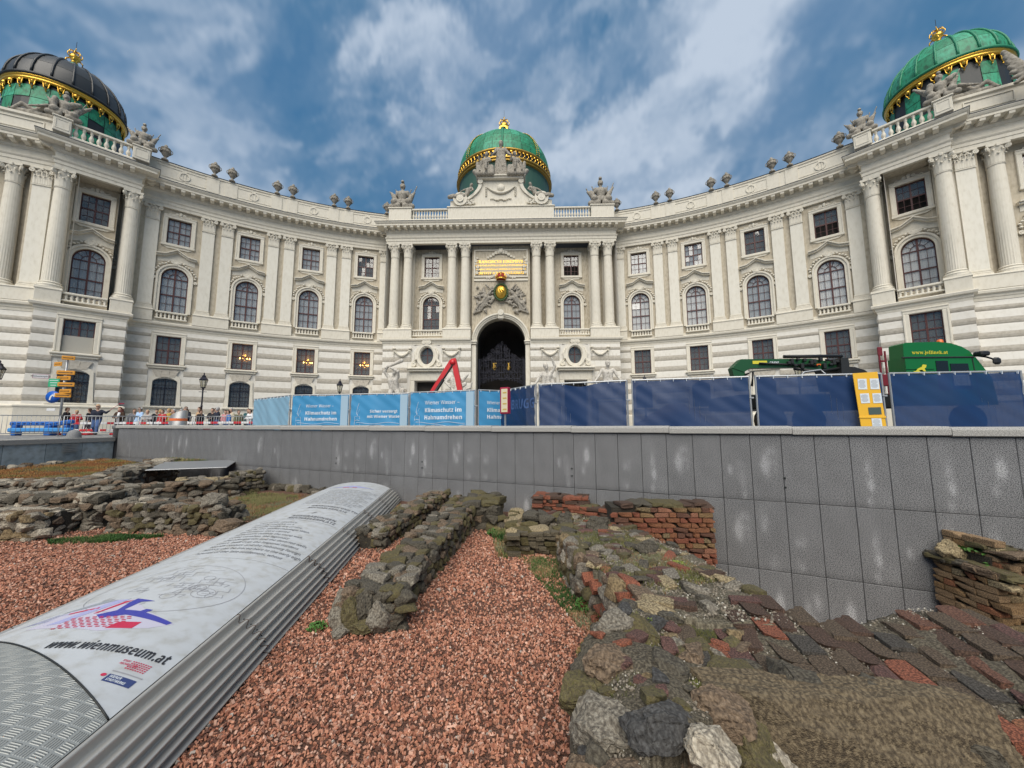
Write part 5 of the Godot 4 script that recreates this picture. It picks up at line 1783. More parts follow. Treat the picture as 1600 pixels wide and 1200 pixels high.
func urns():
	var proto = null
	var names = ["nearest the gatehouse", "second from the gatehouse", "third from the gatehouse", "fourth from the gatehouse", "fifth from the gatehouse", "sixth from the gatehouse", "seventh from the gatehouse", "last before the corner pavilion"]
	for side in [-1.0, 1.0]:
		var k = 0
		for deg in [14.2, 20.35, 22.45, 28.4, 30.5, 36.2, 38.25, 43.6]:
			var o
			var lab = "grey stone urn with two handles on the %s wing parapet, %s" % ["left" if side < 0 else "right", names[k]]
			if proto == null:
				o = thing("roof_urn", lab, "urn", Vector3.ZERO, 0.0, "urns along the roof parapets")
				put("bowl", S.urn_body, M.statue_stone, o)
				put("handles", S.urn_handle, M.statue_stone, o).name = "handle"
				put("garland", S.urn_garland, M.statue_stone, o).set_meta("kind", "stuff")
				proto = o
			else:
				o = proto.duplicate()
				o.name = numbered("roof_urn")
				add_child(o)
				o.set_meta("label", lab)
			var a = deg_to_rad(deg)
			o.position = V((3.7 + 38.85 * sin(a)) * side, 24.44, 4.0 + 38.85 * cos(a))
			o.rotation.y = -a * side + rng.randf_range(-0.08, 0.08)
			k += 1

# ---------------------------------------------------------------- street furniture
func iron_gate():
	var o = thing("iron_gate", "black wrought iron gate with gilded initials filling the arched gateway", "gate", V(0, 0, 42.4))
	var st = new_st()
	for i in 19:
		var x = (i - 9) * 0.29
		var top = 7.5 + 1.6 * exp(-x * x / 1.6)
		var bot = 4.5 + 0.65 * cos(x * 0.6)
		box(st, Vector3(x, (top + bot) / 2, 0), Vector3(0.06, top - bot, 0.06))
	for y in [5.3, 6.0, 7.4]:
		box(st, Vector3(0, y, 0.01), Vector3(5.3, 0.09, 0.05))
	for sg in [-1.0, 1.0]:
		box(st, Vector3(sg * 2.5, 3.5, 0), Vector3(0.16, 8.0, 0.16))
	put("frame", done(st), M.iron, o)
	var r2 = RandomNumberGenerator.new()
	r2.seed = 5
	st = new_st(true)
	for i in 190:
		var x = r2.randf_range(-2.5, 2.5)
		var top = 7.6 + 1.8 * exp(-x * x / 1.5)
		var y = r2.randf_range(4.6 + 0.65 * cos(x * 0.6), top)
		var r = r2.randf_range(0.14, 0.3)
		var pts = []
		var a0 = r2.randf() * TAU
		var sg = 1.0 if r2.randf() < 0.5 else -1.0
		for k in 14:
			var t = k / 13.0
			pts.append(Vector3(x + cos(a0 + sg * t * 8.0) * r * (1.0 - 0.75 * t), y + sin(a0 + sg * t * 8.0) * r * (1.0 - 0.75 * t), 0.04))
		tube(st, pts, 0.032, 4)
	put("scrollwork", done(st), M.iron, o).set_meta("kind", "stuff")
	for q in [["F", -0.78], ["J", 0.78]]:
		st = new_st()
		letters(st, q[0], 0.8, func(a, b): return Vector3(q[1] + a, 6.75 + b, 0.12), true, "Droid Serif")
		put("gilded_initial", done(st), M.dull_gold, o)
	for q in [["F", -0.78], ["J", 0.78]]:
		st = new_st(true)
		var pts = []
		for k in 12:
			var t = k / 11.0
			pts.append(Vector3(q[1] + 0.2 * cos(t * 6.0) * (1.0 - t * 0.5), 6.45 + 0.2 * sin(t * 6.0), 0.13))
		tube(st, pts, 0.03, 4)
		put("gilded_flourish", done(st), M.dull_gold, o)

func street_lamp(label, at):
	var o = thing("street_lamp", label, "street lamp", at, 0.3, "black lantern street lamps on the square")
	var st = new_st()
	lathe(st, [[0.22, 0.0], [0.22, 0.25], [0.16, 0.35], [0.13, 0.8], [0.16, 0.86], [0.07, 0.95], [0.06, 2.0], [0.085, 2.05], [0.05, 2.1], [0.045, 3.2], [0.08, 3.25], [0.05, 3.32], [0.09, 3.4]], 10)
	tube(st, [Vector3(-0.25, 3.1, 0), Vector3(0.25, 3.1, 0)], 0.02, 5)
	put("post", done(st), M.iron, o)
	st = new_st()
	lathe(st, [[0.13, 3.42], [0.24, 3.98]], 6)
	put("lantern_glass", done(st), M.lantern_glass, o)
	st = new_st()
	for i in 6:
		var a = TAU * i / 6
		tube(st, [Vector3(sin(a) * 0.13, 3.4, cos(a) * 0.13), Vector3(sin(a) * 0.245, 3.99, cos(a) * 0.245)], 0.016, 4)
	lathe(st, [[0.1, 3.36], [0.15, 3.38], [0.15, 3.43], [0.1, 3.44]], 6)
	put("lantern_frame", done(st), M.iron, o)
	st = new_st()
	lathe(st, [[0.28, 3.97], [0.28, 4.02], [0.13, 4.22], [0.14, 4.28], [0.08, 4.34], [0.03, 4.4], [0.05, 4.45], [0.0, 4.56]], 6)
	put("lantern_roof", done(st), M.iron, o)

func fence(called, label, A: Vector2, B: Vector2, top, cloth, texts, opts = {}):
	var o = thing(called, label, "fence panel", V(A.x, 0, A.y), atan2(B.y - A.y, B.x - A.x), opts.get("group", ""))
	var w = A.distance_to(B) - 0.06
	var y0 = -0.4
	var hh = top - y0
	var sd = A.x * 3.1
	var wave = func(x, y):
		var t = sin(PI * clampf(x / w, 0, 1)) * sin(PI * clampf((y - y0) / hh, 0.0, 1.0))
		return 0.035 + t * (0.05 * sin(x * 2.3 + sd) + 0.025 * sin(x * 5.1 + y * 3.0 + sd * 2.0)) + 0.012 * sin((x + y * 1.4) * 9.0 + sd) * (1.0 - 0.6 * t)
	var st = new_st()
	var r = 0.034
	tube(st, [Vector3(0.03, y0 - 0.05, 0), Vector3(0.03, top + 0.04, 0)], r, 8)
	tube(st, [Vector3(w, y0 - 0.05, 0), Vector3(w, top + 0.04, 0)], r, 8)
	tube(st, [Vector3(0.03, top + 0.02, 0), Vector3(w, top + 0.02, 0)], r, 8)
	tube(st, [Vector3(0.03, y0 + 0.05, 0), Vector3(w, y0 + 0.05, 0)], r, 8)
	put("frame", done(st), M.zinc, o)
	st = new_st()
	for i in int(w / 0.16):
		tube(st, [Vector3(0.1 + i * 0.16, y0, -0.012), Vector3(0.1 + i * 0.16, top, -0.012)], 0.003, 3)
	put("wire_mesh", done(st), M.zinc, o).set_meta("kind", "stuff")
	st = new_st(true)
	var nx = int(w / 0.07)
	var ny = 22
	var sag = opts.get("sag", 0.03)
	var tp = func(x): return top - 0.01 - sag * (0.5 + 0.5 * sin(x * 3.4 + sd)) * sin(PI * x / w)
	var x0 = opts.get("x0", 0.04)
	var x1 = opts.get("x1", w - 0.04)
	for i in nx:
		for j in ny:
			var q = []
			for e in [[i, j], [i + 1, j], [i + 1, j + 1], [i, j + 1]]:
				var x = lerp(x0, x1, float(e[0]) / nx)
				var y = lerp(y0 + 0.06, tp.call(x), float(e[1]) / ny)
				q.append(Vector3(x, y, wave.call(x, y)))
			quad(st, q[0], q[1], q[2], q[3])
	put("banner", done(st), M[cloth], o)
	if texts.size():
		st = new_st()
		for t in texts:
			letters(st, t[0], t[1], func(a, b): return Vector3(t[2] + a, t[3] + b, wave.call(t[2] + a, t[3] + b) + 0.014), t[4], "Droid Sans", HORIZONTAL_ALIGNMENT_LEFT)
		put("lettering", done(st), M[opts.get("ink", "white_print")], o)
	if opts.get("drawing", false):
		st = new_st()
		var ln = func(pts, r2):
			var pp = []
			for p in pts:
				pp.append(Vector3(p.x, p.y, wave.call(p.x, p.y) + 0.012))
			tube(st, pp, r2, 4)
		ln.call([Vector2(0.25, 0.0), Vector2(0.28, 0.5), Vector2(0.52, 0.5), Vector2(0.55, 0.0), Vector2(0.25, 0.0)], 0.008)
		ln.call([Vector2(0.27, 0.3), Vector2(0.4, 0.34), Vector2(0.53, 0.3)], 0.008)
		ln.call([Vector2(0.4, 0.55), Vector2(0.36, 0.75), Vector2(0.4, 0.95), Vector2(0.46, 1.15)], 0.008)
		ln.call([Vector2(0.32, 0.7), Vector2(0.4, 0.55), Vector2(0.5, 0.85)], 0.007)
		for k in 2:
			var pts = []
			for i in 26:
				var x = lerp(0.35, w - 0.5, i / 25.0)
				pts.append(Vector2(x, 0.18 - k * 0.13 + 0.035 * sin(x * 4.0 + k * 2.0)))
			ln.call(pts, 0.008)
		put("line_drawing", done(st), M.white_print, o)
		st = new_st()
		quad(st, Vector3(w - 0.42, y0 + 0.08, 0.1), Vector3(w - 0.06, y0 + 0.08, 0.075), Vector3(w - 0.06, top - 0.03, 0.075), Vector3(w - 0.42, top - 0.03, 0.1))
		put("pale_strip", done(st), M.pale_banner, o)
	for x in [0.03, w]:
		put("foot_block", box_mesh(Vector3(0.5, 0.12, 0.24), 0.03), M.concrete, o, Transform3D(Basis(), Vector3(x, -0.4, 0)))
		for y in [-0.1, 0.9]:
			if x > 0.1:
				put("clamp", box_mesh(Vector3(0.14, 0.06, 0.06), 0.015), M.zinc, o, Transform3D(Basis(), Vector3(x + 0.03, y, 0.02)))
	st = new_st()
	for i in int(w / 0.42) + 1:
		for y in [top - 0.03]:
			box(st, Vector3(0.12 + i * 0.42, y + 0.01, 0.03), Vector3(0.012, 0.09, 0.09))
	put("cable_tie", done(st), M.white_print, o).set_meta("kind", "stuff")
	return o

func fences():
	var G1 = "light blue banner fence panels of the building site"
	var G2 = "dark blue banner fence panels of the building site"
	var wa = "Wiener Wasser –"
	fence("fence_panel", "plain pale blue fence panel standing askew at the crowd's end of the row", Vector2(-13.2, 21.7), Vector2(-9.5, 19.1), 1.58, "pale_blue", [], {"group": G1})
	fence("fence_panel", "light blue fence panel lettered Wiener Wasser next to the plain pale one", Vector2(-9.4, 19.05), Vector2(-6.3, 18.8), 1.58, "light_blue", [[wa, 0.2, 0.75, 1.05, false], ["Klimaschutz im", 0.23, 0.72, 0.7, true], ["Hahnumdrehen", 0.23, 0.7, 0.4, true]], {"drawing": true, "group": G1})
	fence("fence_panel", "light blue fence panel lettered Sicher versorgt mit Wiener Wasser", Vector2(-6.25, 18.65), Vector2(-3.2, 18.3), 1.58, "light_blue", [["Sicher versorgt", 0.19, 1.05, 0.75, true], ["mit Wiener Wasser.", 0.19, 0.9, 0.5, true]], {"drawing": true, "group": G1})
	fence("fence_panel", "light blue fence panel lettered Klimaschutz im Hahnumdrehen below the red crane arm", Vector2(-3.1, 17.9), Vector2(0.15, 16.9), 1.58, "light_blue", [[wa, 0.24, 0.8, 1.1, false], ["Klimaschutz im", 0.26, 0.78, 0.75, true], ["Hahnumdrehen", 0.26, 0.76, 0.42, true]], {"drawing": true, "group": G1})
	fence("fence_panel", "narrow light blue fence panel folded back behind the red information box", Vector2(0.2, 16.8), Vector2(1.62, 17.5), 1.58, "light_blue", [["Wiener Wa", 0.2, 0.4, 1.05, false], ["Klimasc", 0.23, 0.4, 0.72, true], ["Hahnum", 0.23, 0.4, 0.42, true]], {"group": G1})
	fence("fence_panel", "short dark blue fence panel lettered in faint print beside the red information box", Vector2(1.2, 17.3), Vector2(2.7, 14.75), 1.58, "dark_blue", [["BRUGG", 0.55, 1.0, 0.9, true]], {"group": G2, "ink": "faint_print"})
	fence("fence_panel", "dark blue fence panel with purple folds in front of the doorway past the gate", Vector2(2.77, 14.75), Vector2(5.9, 13.6), 1.58, "dark_blue", [], {"sag": 0.12, "group": G2})
	fence("fence_panel", "dark blue fence panel through which a sand heap shows faintly", Vector2(5.98, 13.55), Vector2(9.68, 12.75), 1.58, "dark_blue", [], {"group": G2})
	fence("fence_panel", "dark blue fence panel carrying the yellow notice board", Vector2(9.78, 12.73), Vector2(13.42, 12.17), 1.58, "dark_blue", [], {"group": G2})
	fence("fence_panel", "dark blue fence panel in front of the green truck cab", Vector2(13.55, 12.15), Vector2(17.2, 11.8), 1.58, "dark_blue", [], {"group": G2})
	fence("fence_panel", "outermost dark blue fence panel beyond the green truck cab", Vector2(17.3, 11.78), Vector2(20.8, 11.4), 1.58, "dark_blue", [], {"group": G2})
	# yellow notice board with sheets
	var nb = thing("notice_board", "yellow notice board with six paper sheets hung on the dark blue fence", "notice board", V(12.82, 0.62, 12.1), atan2(-0.56, 3.64))
	put("board", box_mesh(Vector3(0.68, 2.0, 0.02), 0.006), M.yellow, nb, Transform3D(Basis(Vector3.BACK, 0.05), Vector3(0, 0, 0.06)))
	var spots = [[-0.16, 0.64, 0.24, 0.33], [0.17, 0.64, 0.24, 0.33], [-0.13, 0.2, 0.24, 0.3], [0.2, 0.2, 0.24, 0.3], [0.1, -0.19, 0.34, 0.22], [0.12, -0.58, 0.26, 0.34]]
	for i in 6:
		var q = spots[i]
		var sheet = put("paper_sheet", box_mesh(Vector3(q[2], q[3], 0.004)), M.paper if i != 4 else M.photo_print, nb, Transform3D(Basis(Vector3.BACK, jit(0.04)), Vector3(q[0], q[1], 0.078)))
		if i != 4:
			var st = new_st()
			for k in 9:
				box(st, Vector3(-0.01, q[3] * (0.36 - k * 0.085), 0.004), Vector3(q[2] * (0.75 if k % 4 else 0.5), 0.01, 0.002))
			put("print", done(st), M.grey_ink, sheet)
	for e in [-0.38, -0.78]:
		put("yellow_clip", box_mesh(Vector3(0.72, 0.07, 0.03), 0.01), M.yellow, nb, Transform3D(Basis(), Vector3(0.02, e, 0.075)))
	# red information box
	var rb = thing("information_box", "dark red box with a cream timetable panel where light and dark blue fences meet", "information box", V(1.52, 0.93, 13.9), -0.5)
	put("case", box_mesh(Vector3(0.34, 0.96, 0.2), 0.02), M.crimson, rb)
	put("panel", box_mesh(Vector3(0.26, 0.84, 0.02), 0.005), M.cream, rb, Transform3D(Basis(), Vector3(0.02, 0.0, 0.1)))
	var st2 = new_st()
	for k in 4:
		box(st2, Vector3(0.04, 0.28 - k * 0.2, 0.112), Vector3(0.16, 0.05, 0.003))
	put("panel_print", done(st2), M.ochre, rb)
	put("side_label", box_mesh(Vector3(0.004, 0.5, 0.06)), M.cream, rb, Transform3D(Basis(), Vector3(-0.172, -0.15, 0.0)))
	put("post", box_mesh(Vector3(0.06, 1.0, 0.06), 0.01), M.zinc, rb, Transform3D(Basis(), Vector3(0, -0.95, 0)))

func site_things():
	# red loading crane arm over the light blue panels
	var o = thing("red_crane_arm", "bent red loading crane arm rising behind the light blue fence", "crane arm", V(-2.3, 0, 22.3))
	var st = new_st()
	slab(st, [Vector2(-1.42, 1.2), Vector2(-1.2, 1.2), Vector2(0.5, 3.7), Vector2(0.38, 3.96), Vector2(0.22, 3.86)], -0.16, 0.16)
	put("lower_arm", done(st), M.red_paint, o)
	st = new_st()
	slab(st, [Vector2(0.3, 3.95), Vector2(0.58, 4.0), Vector2(0.68, 3.6), Vector2(1.0, 2.1), Vector2(0.98, 1.0), Vector2(0.7, 1.0), Vector2(0.7, 2.1)], -0.19, -0.17 + 0.36)
	put("upper_arm", done(st), M.red_paint, o)
	st = new_st(true)
	tube(st, [Vector3(-1.0, 1.3, 0.2), Vector3(-0.1, 2.75, 0.2)], 0.1, 8)
	tube(st, [Vector3(-0.2, 2.6, 0.2), Vector3(0.42, 3.6, 0.2)], 0.05, 8)
	put("ram", done(st), M.dark_metal, o)
	st = new_st(true)
	lathe(st, [[0.0, -0.24], [0.17, -0.24], [0.17, 0.24], [0.0, 0.24]], 12, Transform3D(Basis(Vector3.RIGHT, PI / 2), Vector3(0.42, 3.75, 0)))
	put("pivot", done(st), M.red_paint, o)
	put("mast", box_mesh(Vector3(0.5, 2.2, 0.5), 0.05), M.dark_metal, o, Transform3D(Basis(), Vector3(-1.35, 0.6, 0)))
	truck()
	# sand heap and digger parts seen faintly through the cloth
	st = new_st(true)
	lathe(st, [[1.9, 0.0], [1.5, 0.35], [0.9, 0.85], [0.3, 1.25], [0.0, 1.3]], 20, Transform3D(), func(an, i): return 1.0 + 0.18 * sin(an * 3.0 + i))
	var sh = put("sand_heap", done(st), M.sand, self, Transform3D(Basis(), V(8.0, -0.44, 14.8)))
	tag(sh, "pale sand heap showing dimly through the dark blue fence cloth", "sand heap")

func truck():
	var o = thing("green_truck", "green crane truck with yellow lettering parked behind the dark blue fence", "truck", V(0.22, -0.34, 13.2))
	# local: x along the truck (nose to +x), z towards the viewer
	var st = new_st()
	slab(st, [Vector2(14.95, 1.0), Vector2(17.85, 1.0), Vector2(17.75, 1.9), Vector2(17.3, 2.62), Vector2(17.05, 2.66), Vector2(14.95, 2.62)], -0.62, 0.0)
	put("cab", done(st), M.truck_green, o)
	st = new_st()
	slab(st, [Vector2(14.98, 2.62), Vector2(17.1, 2.66), Vector2(17.32, 2.66), Vector2(17.2, 2.84), Vector2(16.95, 3.0), Vector2(16.6, 3.12), Vector2(16.2, 3.17), Vector2(15.1, 3.15), Vector2(15.0, 3.1)], -0.58, -0.06)
	put("roof_fairing", done(st), M.truck_green, o)
	st = new_st()
	slab(st, [Vector2(15.95, 1.5), Vector2(16.35, 1.5), Vector2(16.35, 2.5), Vector2(15.95, 2.5)], 0.0, 0.014)
	put("rear_window", done(st), M.truck_glass, o)
	st = new_st()
	slab(st, [Vector2(16.42, 1.55), Vector2(17.06, 1.55), Vector2(17.0, 2.4), Vector2(16.42, 2.4)], 0.0, 0.02)
	put("door_window", done(st), M.truck_glass, o)
	st = new_st()
	slab(st, [Vector2(16.46, 1.65), Vector2(17.0, 1.65), Vector2(16.98, 2.02), Vector2(16.46, 2.02)], 0.02, 0.026)
	put("window_sheet", done(st), M.paper, o)
	st = new_st()
	for k in 3:
		box(st, Vector3(16.72, 1.94 - k * 0.1, 0.028), Vector3(0.4 - k * 0.08, 0.012, 0.002))
	put("sheet_print", done(st), M.grey_ink, o)
	for k in 4:
		put("side_rib", box_mesh(Vector3(0.95, 0.03, 0.03), 0.008), M.truck_green, o, Transform3D(Basis(), Vector3(15.4, 1.75 + k * 0.16, 0.01)))
	put("door_seam", box_mesh(Vector3(0.03, 1.5, 0.012)), M.dark_metal, o, Transform3D(Basis(Vector3.BACK, 0.06), Vector3(17.22, 1.9, 0.005)))
	put("eaves_trim", box_mesh(Vector3(2.4, 0.05, 0.06), 0.015), M.dark_metal, o, Transform3D(Basis(), Vector3(16.05, 2.62, 0.0)))
	st = new_st()
	box(st, Vector3(17.45, 2.72, 0.05), Vector3(0.3, 0.16, 0.3), 0.04)
	tube(st, [Vector3(17.4, 2.66, 0.0), Vector3(17.55, 2.6, 0.1), Vector3(17.72, 2.52, 0.14)], 0.03, 6)
	box(st, Vector3(17.8, 2.46, 0.15), Vector3(0.24, 0.24, 0.14), 0.06)
	put("mirror", done(st), M.black_plastic, o)
	st = new_st()
	slab(st, [Vector2(17.32, 2.62), Vector2(17.72, 1.95), Vector2(17.75, 1.95), Vector2(17.36, 2.64)], -0.6, -0.08)
	put("windscreen", done(st), M.truck_glass, o)
	st = new_st(true)
	lathe(st, [[0.09, 0.0], [0.09, 0.1], [0.06, 0.15], [0.0, 0.16]], 12, Transform3D(Basis(), Vector3(16.62, 3.17, -0.4)))
	put("beacon", done(st), M.orange_lens, o)
	st = new_st()
	tube(st, [Vector3(16.4, 3.1, -0.3), Vector3(16.3, 3.42, -0.3)], 0.008, 4)
	tube(st, [Vector3(16.35, 3.1, -0.6), Vector3(16.28, 3.36, -0.6)], 0.008, 4)
	put("antenna", done(st), M.black_plastic, o)
	st = new_st()
	letters(st, "www.jellinek.at", 0.15, func(a, b): return Vector3(15.86 + a, 2.8 + b, -0.05), true, "Droid Serif")
	put("lettering", done(st), M.yellow_print, o)
	# the yellow animal
	st = new_st()
	slab(st, [Vector2(15.0, 1.9), Vector2(15.12, 1.92), Vector2(15.22, 2.02), Vector2(15.36, 2.08), Vector2(15.42, 2.18), Vector2(15.55, 2.16), Vector2(15.52, 2.06), Vector2(15.46, 2.02), Vector2(15.5, 1.9), Vector2(15.42, 1.9), Vector2(15.36, 1.97), Vector2(15.22, 1.95), Vector2(15.3, 1.88), Vector2(15.1, 1.87)], 0.03, 0.045, Transform3D(Basis().scaled(Vector3(0.85, 0.85, 1)), Vector3(2.38, 0.52, 0)))
	put("animal_emblem", done(st), M.yellow_print, o)
	# headboard frame, reel and crane
	st = new_st()
	for x in [14.1, 14.3]:
		box(st, Vector3(x, 2.1, 0.0), Vector3(0.05, 1.5, 0.05), 0.01)
	box(st, Vector3(14.14, 2.84, 0.0), Vector3(0.16, 0.3, 0.06), 0.02)
	box(st, Vector3(14.2, 2.5, 0.0), Vector3(0.26, 0.06, 0.05), 0.01)
	box(st, Vector3(14.2, 1.85, 0.0), Vector3(0.3, 0.4, 0.06), 0.02)
	put("headboard", done(st), M.dark_red, o)
	st = new_st()
	slab(st, [Vector2(13.2, 1.6), Vector2(14.2, 1.6), Vector2(14.12, 1.98), Vector2(13.85, 2.24), Vector2(13.5, 2.36), Vector2(13.1, 2.36)], -1.6, -0.3)
	put("cable_drum", done(st), M.black_plastic, o)
	st = new_st()
	slab(st, [Vector2(12.85, 1.6), Vector2(13.2, 1.6), Vector2(13.15, 2.65), Vector2(12.9, 2.65)], -0.9, -0.1)
	put("crane_column", done(st), M.dark_metal, o)
	st = new_st()
	slab(st, [Vector2(9.3, 2.35), Vector2(9.62, 2.66), Vector2(12.0, 2.66), Vector2(13.0, 2.5), Vector2(13.0, 2.24), Vector2(12.0, 2.24), Vector2(11.6, 2.36), Vector2(9.9, 2.34), Vector2(9.7, 2.2)], -0.6, -0.3)
	put("crane_boom", done(st), M.crane_green, o)
	st = new_st()
	slab(st, [Vector2(9.28, 2.34), Vector2(9.72, 2.22), Vector2(9.85, 1.55), Vector2(9.45, 1.55)], -0.58, -0.32)
	put("boom_tip", done(st), M.crane_green, o)
	st = new_st(true)
	tube(st, [Vector3(11.1, 2.74, -0.3), Vector3(13.1, 2.74, -0.3)], 0.06, 8)
	tube(st, [Vector3(10.2, 2.5, -0.24), Vector3(12.2, 2.4, -0.24)], 0.035, 6)
	tube(st, [Vector3(9.7, 2.1, -0.26), Vector3(9.98, 2.22, -0.26), Vector3(9.9, 1.7, -0.26)], 0.04, 6)
	tube(st, [Vector3(11.4, 2.3, -0.28), Vector3(12.2, 2.2, -0.2), Vector3(12.9, 2.3, -0.2)], 0.05, 6)
	put("hydraulic_ram", done(st), M.black_plastic, o)
	st = new_st()
	for i in 16:
		box(st, Vector3(11.2 + i * 0.11, 2.5 + 0.12 * sin(i * 2.7), -0.22), Vector3(0.1, 0.12 + 0.08 * sin(i * 1.9), 0.12), 0.02)
	put("valve_block", done(st), M.dark_metal, o)
	st = new_st()
	letters(st, "CRANE", 0.1, func(a, b): return Vector3(10.75 + a, 2.53 + b, -0.285), true)
	put("crane_lettering", done(st), M.white_print, o)
	put("yellow_plate", box_mesh(Vector3(0.5, 0.11, 0.01)), M.yellow_print, o, Transform3D(Basis(), Vector3(10.25, 2.54, -0.29)))
	put("marker_light", box_mesh(Vector3(0.14, 0.07, 0.05), 0.015), M.orange_lens, o, Transform3D(Basis(), Vector3(12.2, 2.42, -0.2)))
	st = new_st(true)
	tube(st, [Vector3(11.35, 1.6, -0.02), Vector3(11.4, 2.0, -0.02), Vector3(11.55, 2.14, -0.02), Vector3(12.1, 2.22, -0.02), Vector3(12.24, 2.1, -0.02), Vector3(12.26, 1.6, -0.02)], 0.035, 8)
	put("grab_rail", done(st), M.zinc, o)
	put("load_bed", box_mesh(Vector3(5.2, 0.5, 2.3), 0.04), M.dark_metal, o, Transform3D(Basis(), Vector3(12.0, 1.15, -1.3)))
	for x in [10.4, 11.7, 17.0]:
		var wst = new_st()
		lathe(wst, [[0.0, -0.15], [0.28, -0.15], [0.3, -0.12], [0.48, -0.14], [0.5, -0.1], [0.5, 0.1], [0.48, 0.14], [0.0, 0.14]], 20, Transform3D(Basis(Vector3.RIGHT, PI / 2), Vector3(x, 0.5, -0.2)))
		put("wheel", done(wst), M.black_plastic, o)

# ---------------------------------------------------------------- people and barriers
func person(label, x, zz, h, turn, top, legs, hair, pose = {}, group = "people gathered on the square", extra = null):
	var o = thing("person", label, "person", V(x, -0.44, zz), turn, group)
	var tints = [Color(0.5, 0.31, 0.23), top, legs, hair, Color(0.03, 0.03, 0.03)]
	put("body", body_mesh(human(h, pose, Vector3.ZERO, 0.0, 1.18), 0.034, 0.035, tints), M.cloth, o)
	if extra != null:
		extra.call(o, h)
	return o

func cap_on(col, brim = true):
	return func(o, h):
		var st = new_st(true)
		lathe(st, [[0.1, 0.0], [0.105, 0.04], [0.08, 0.09], [0.0, 0.11]], 12, Transform3D(Basis(), Vector3(0, h * 0.955, 0.01)))
		if brim:
			box(st, Vector3(0, h * 0.955 + 0.01, 0.13), Vector3(0.14, 0.015, 0.12), 0.005)
		var m = M[col]
		put("cap", done(st), m, o)

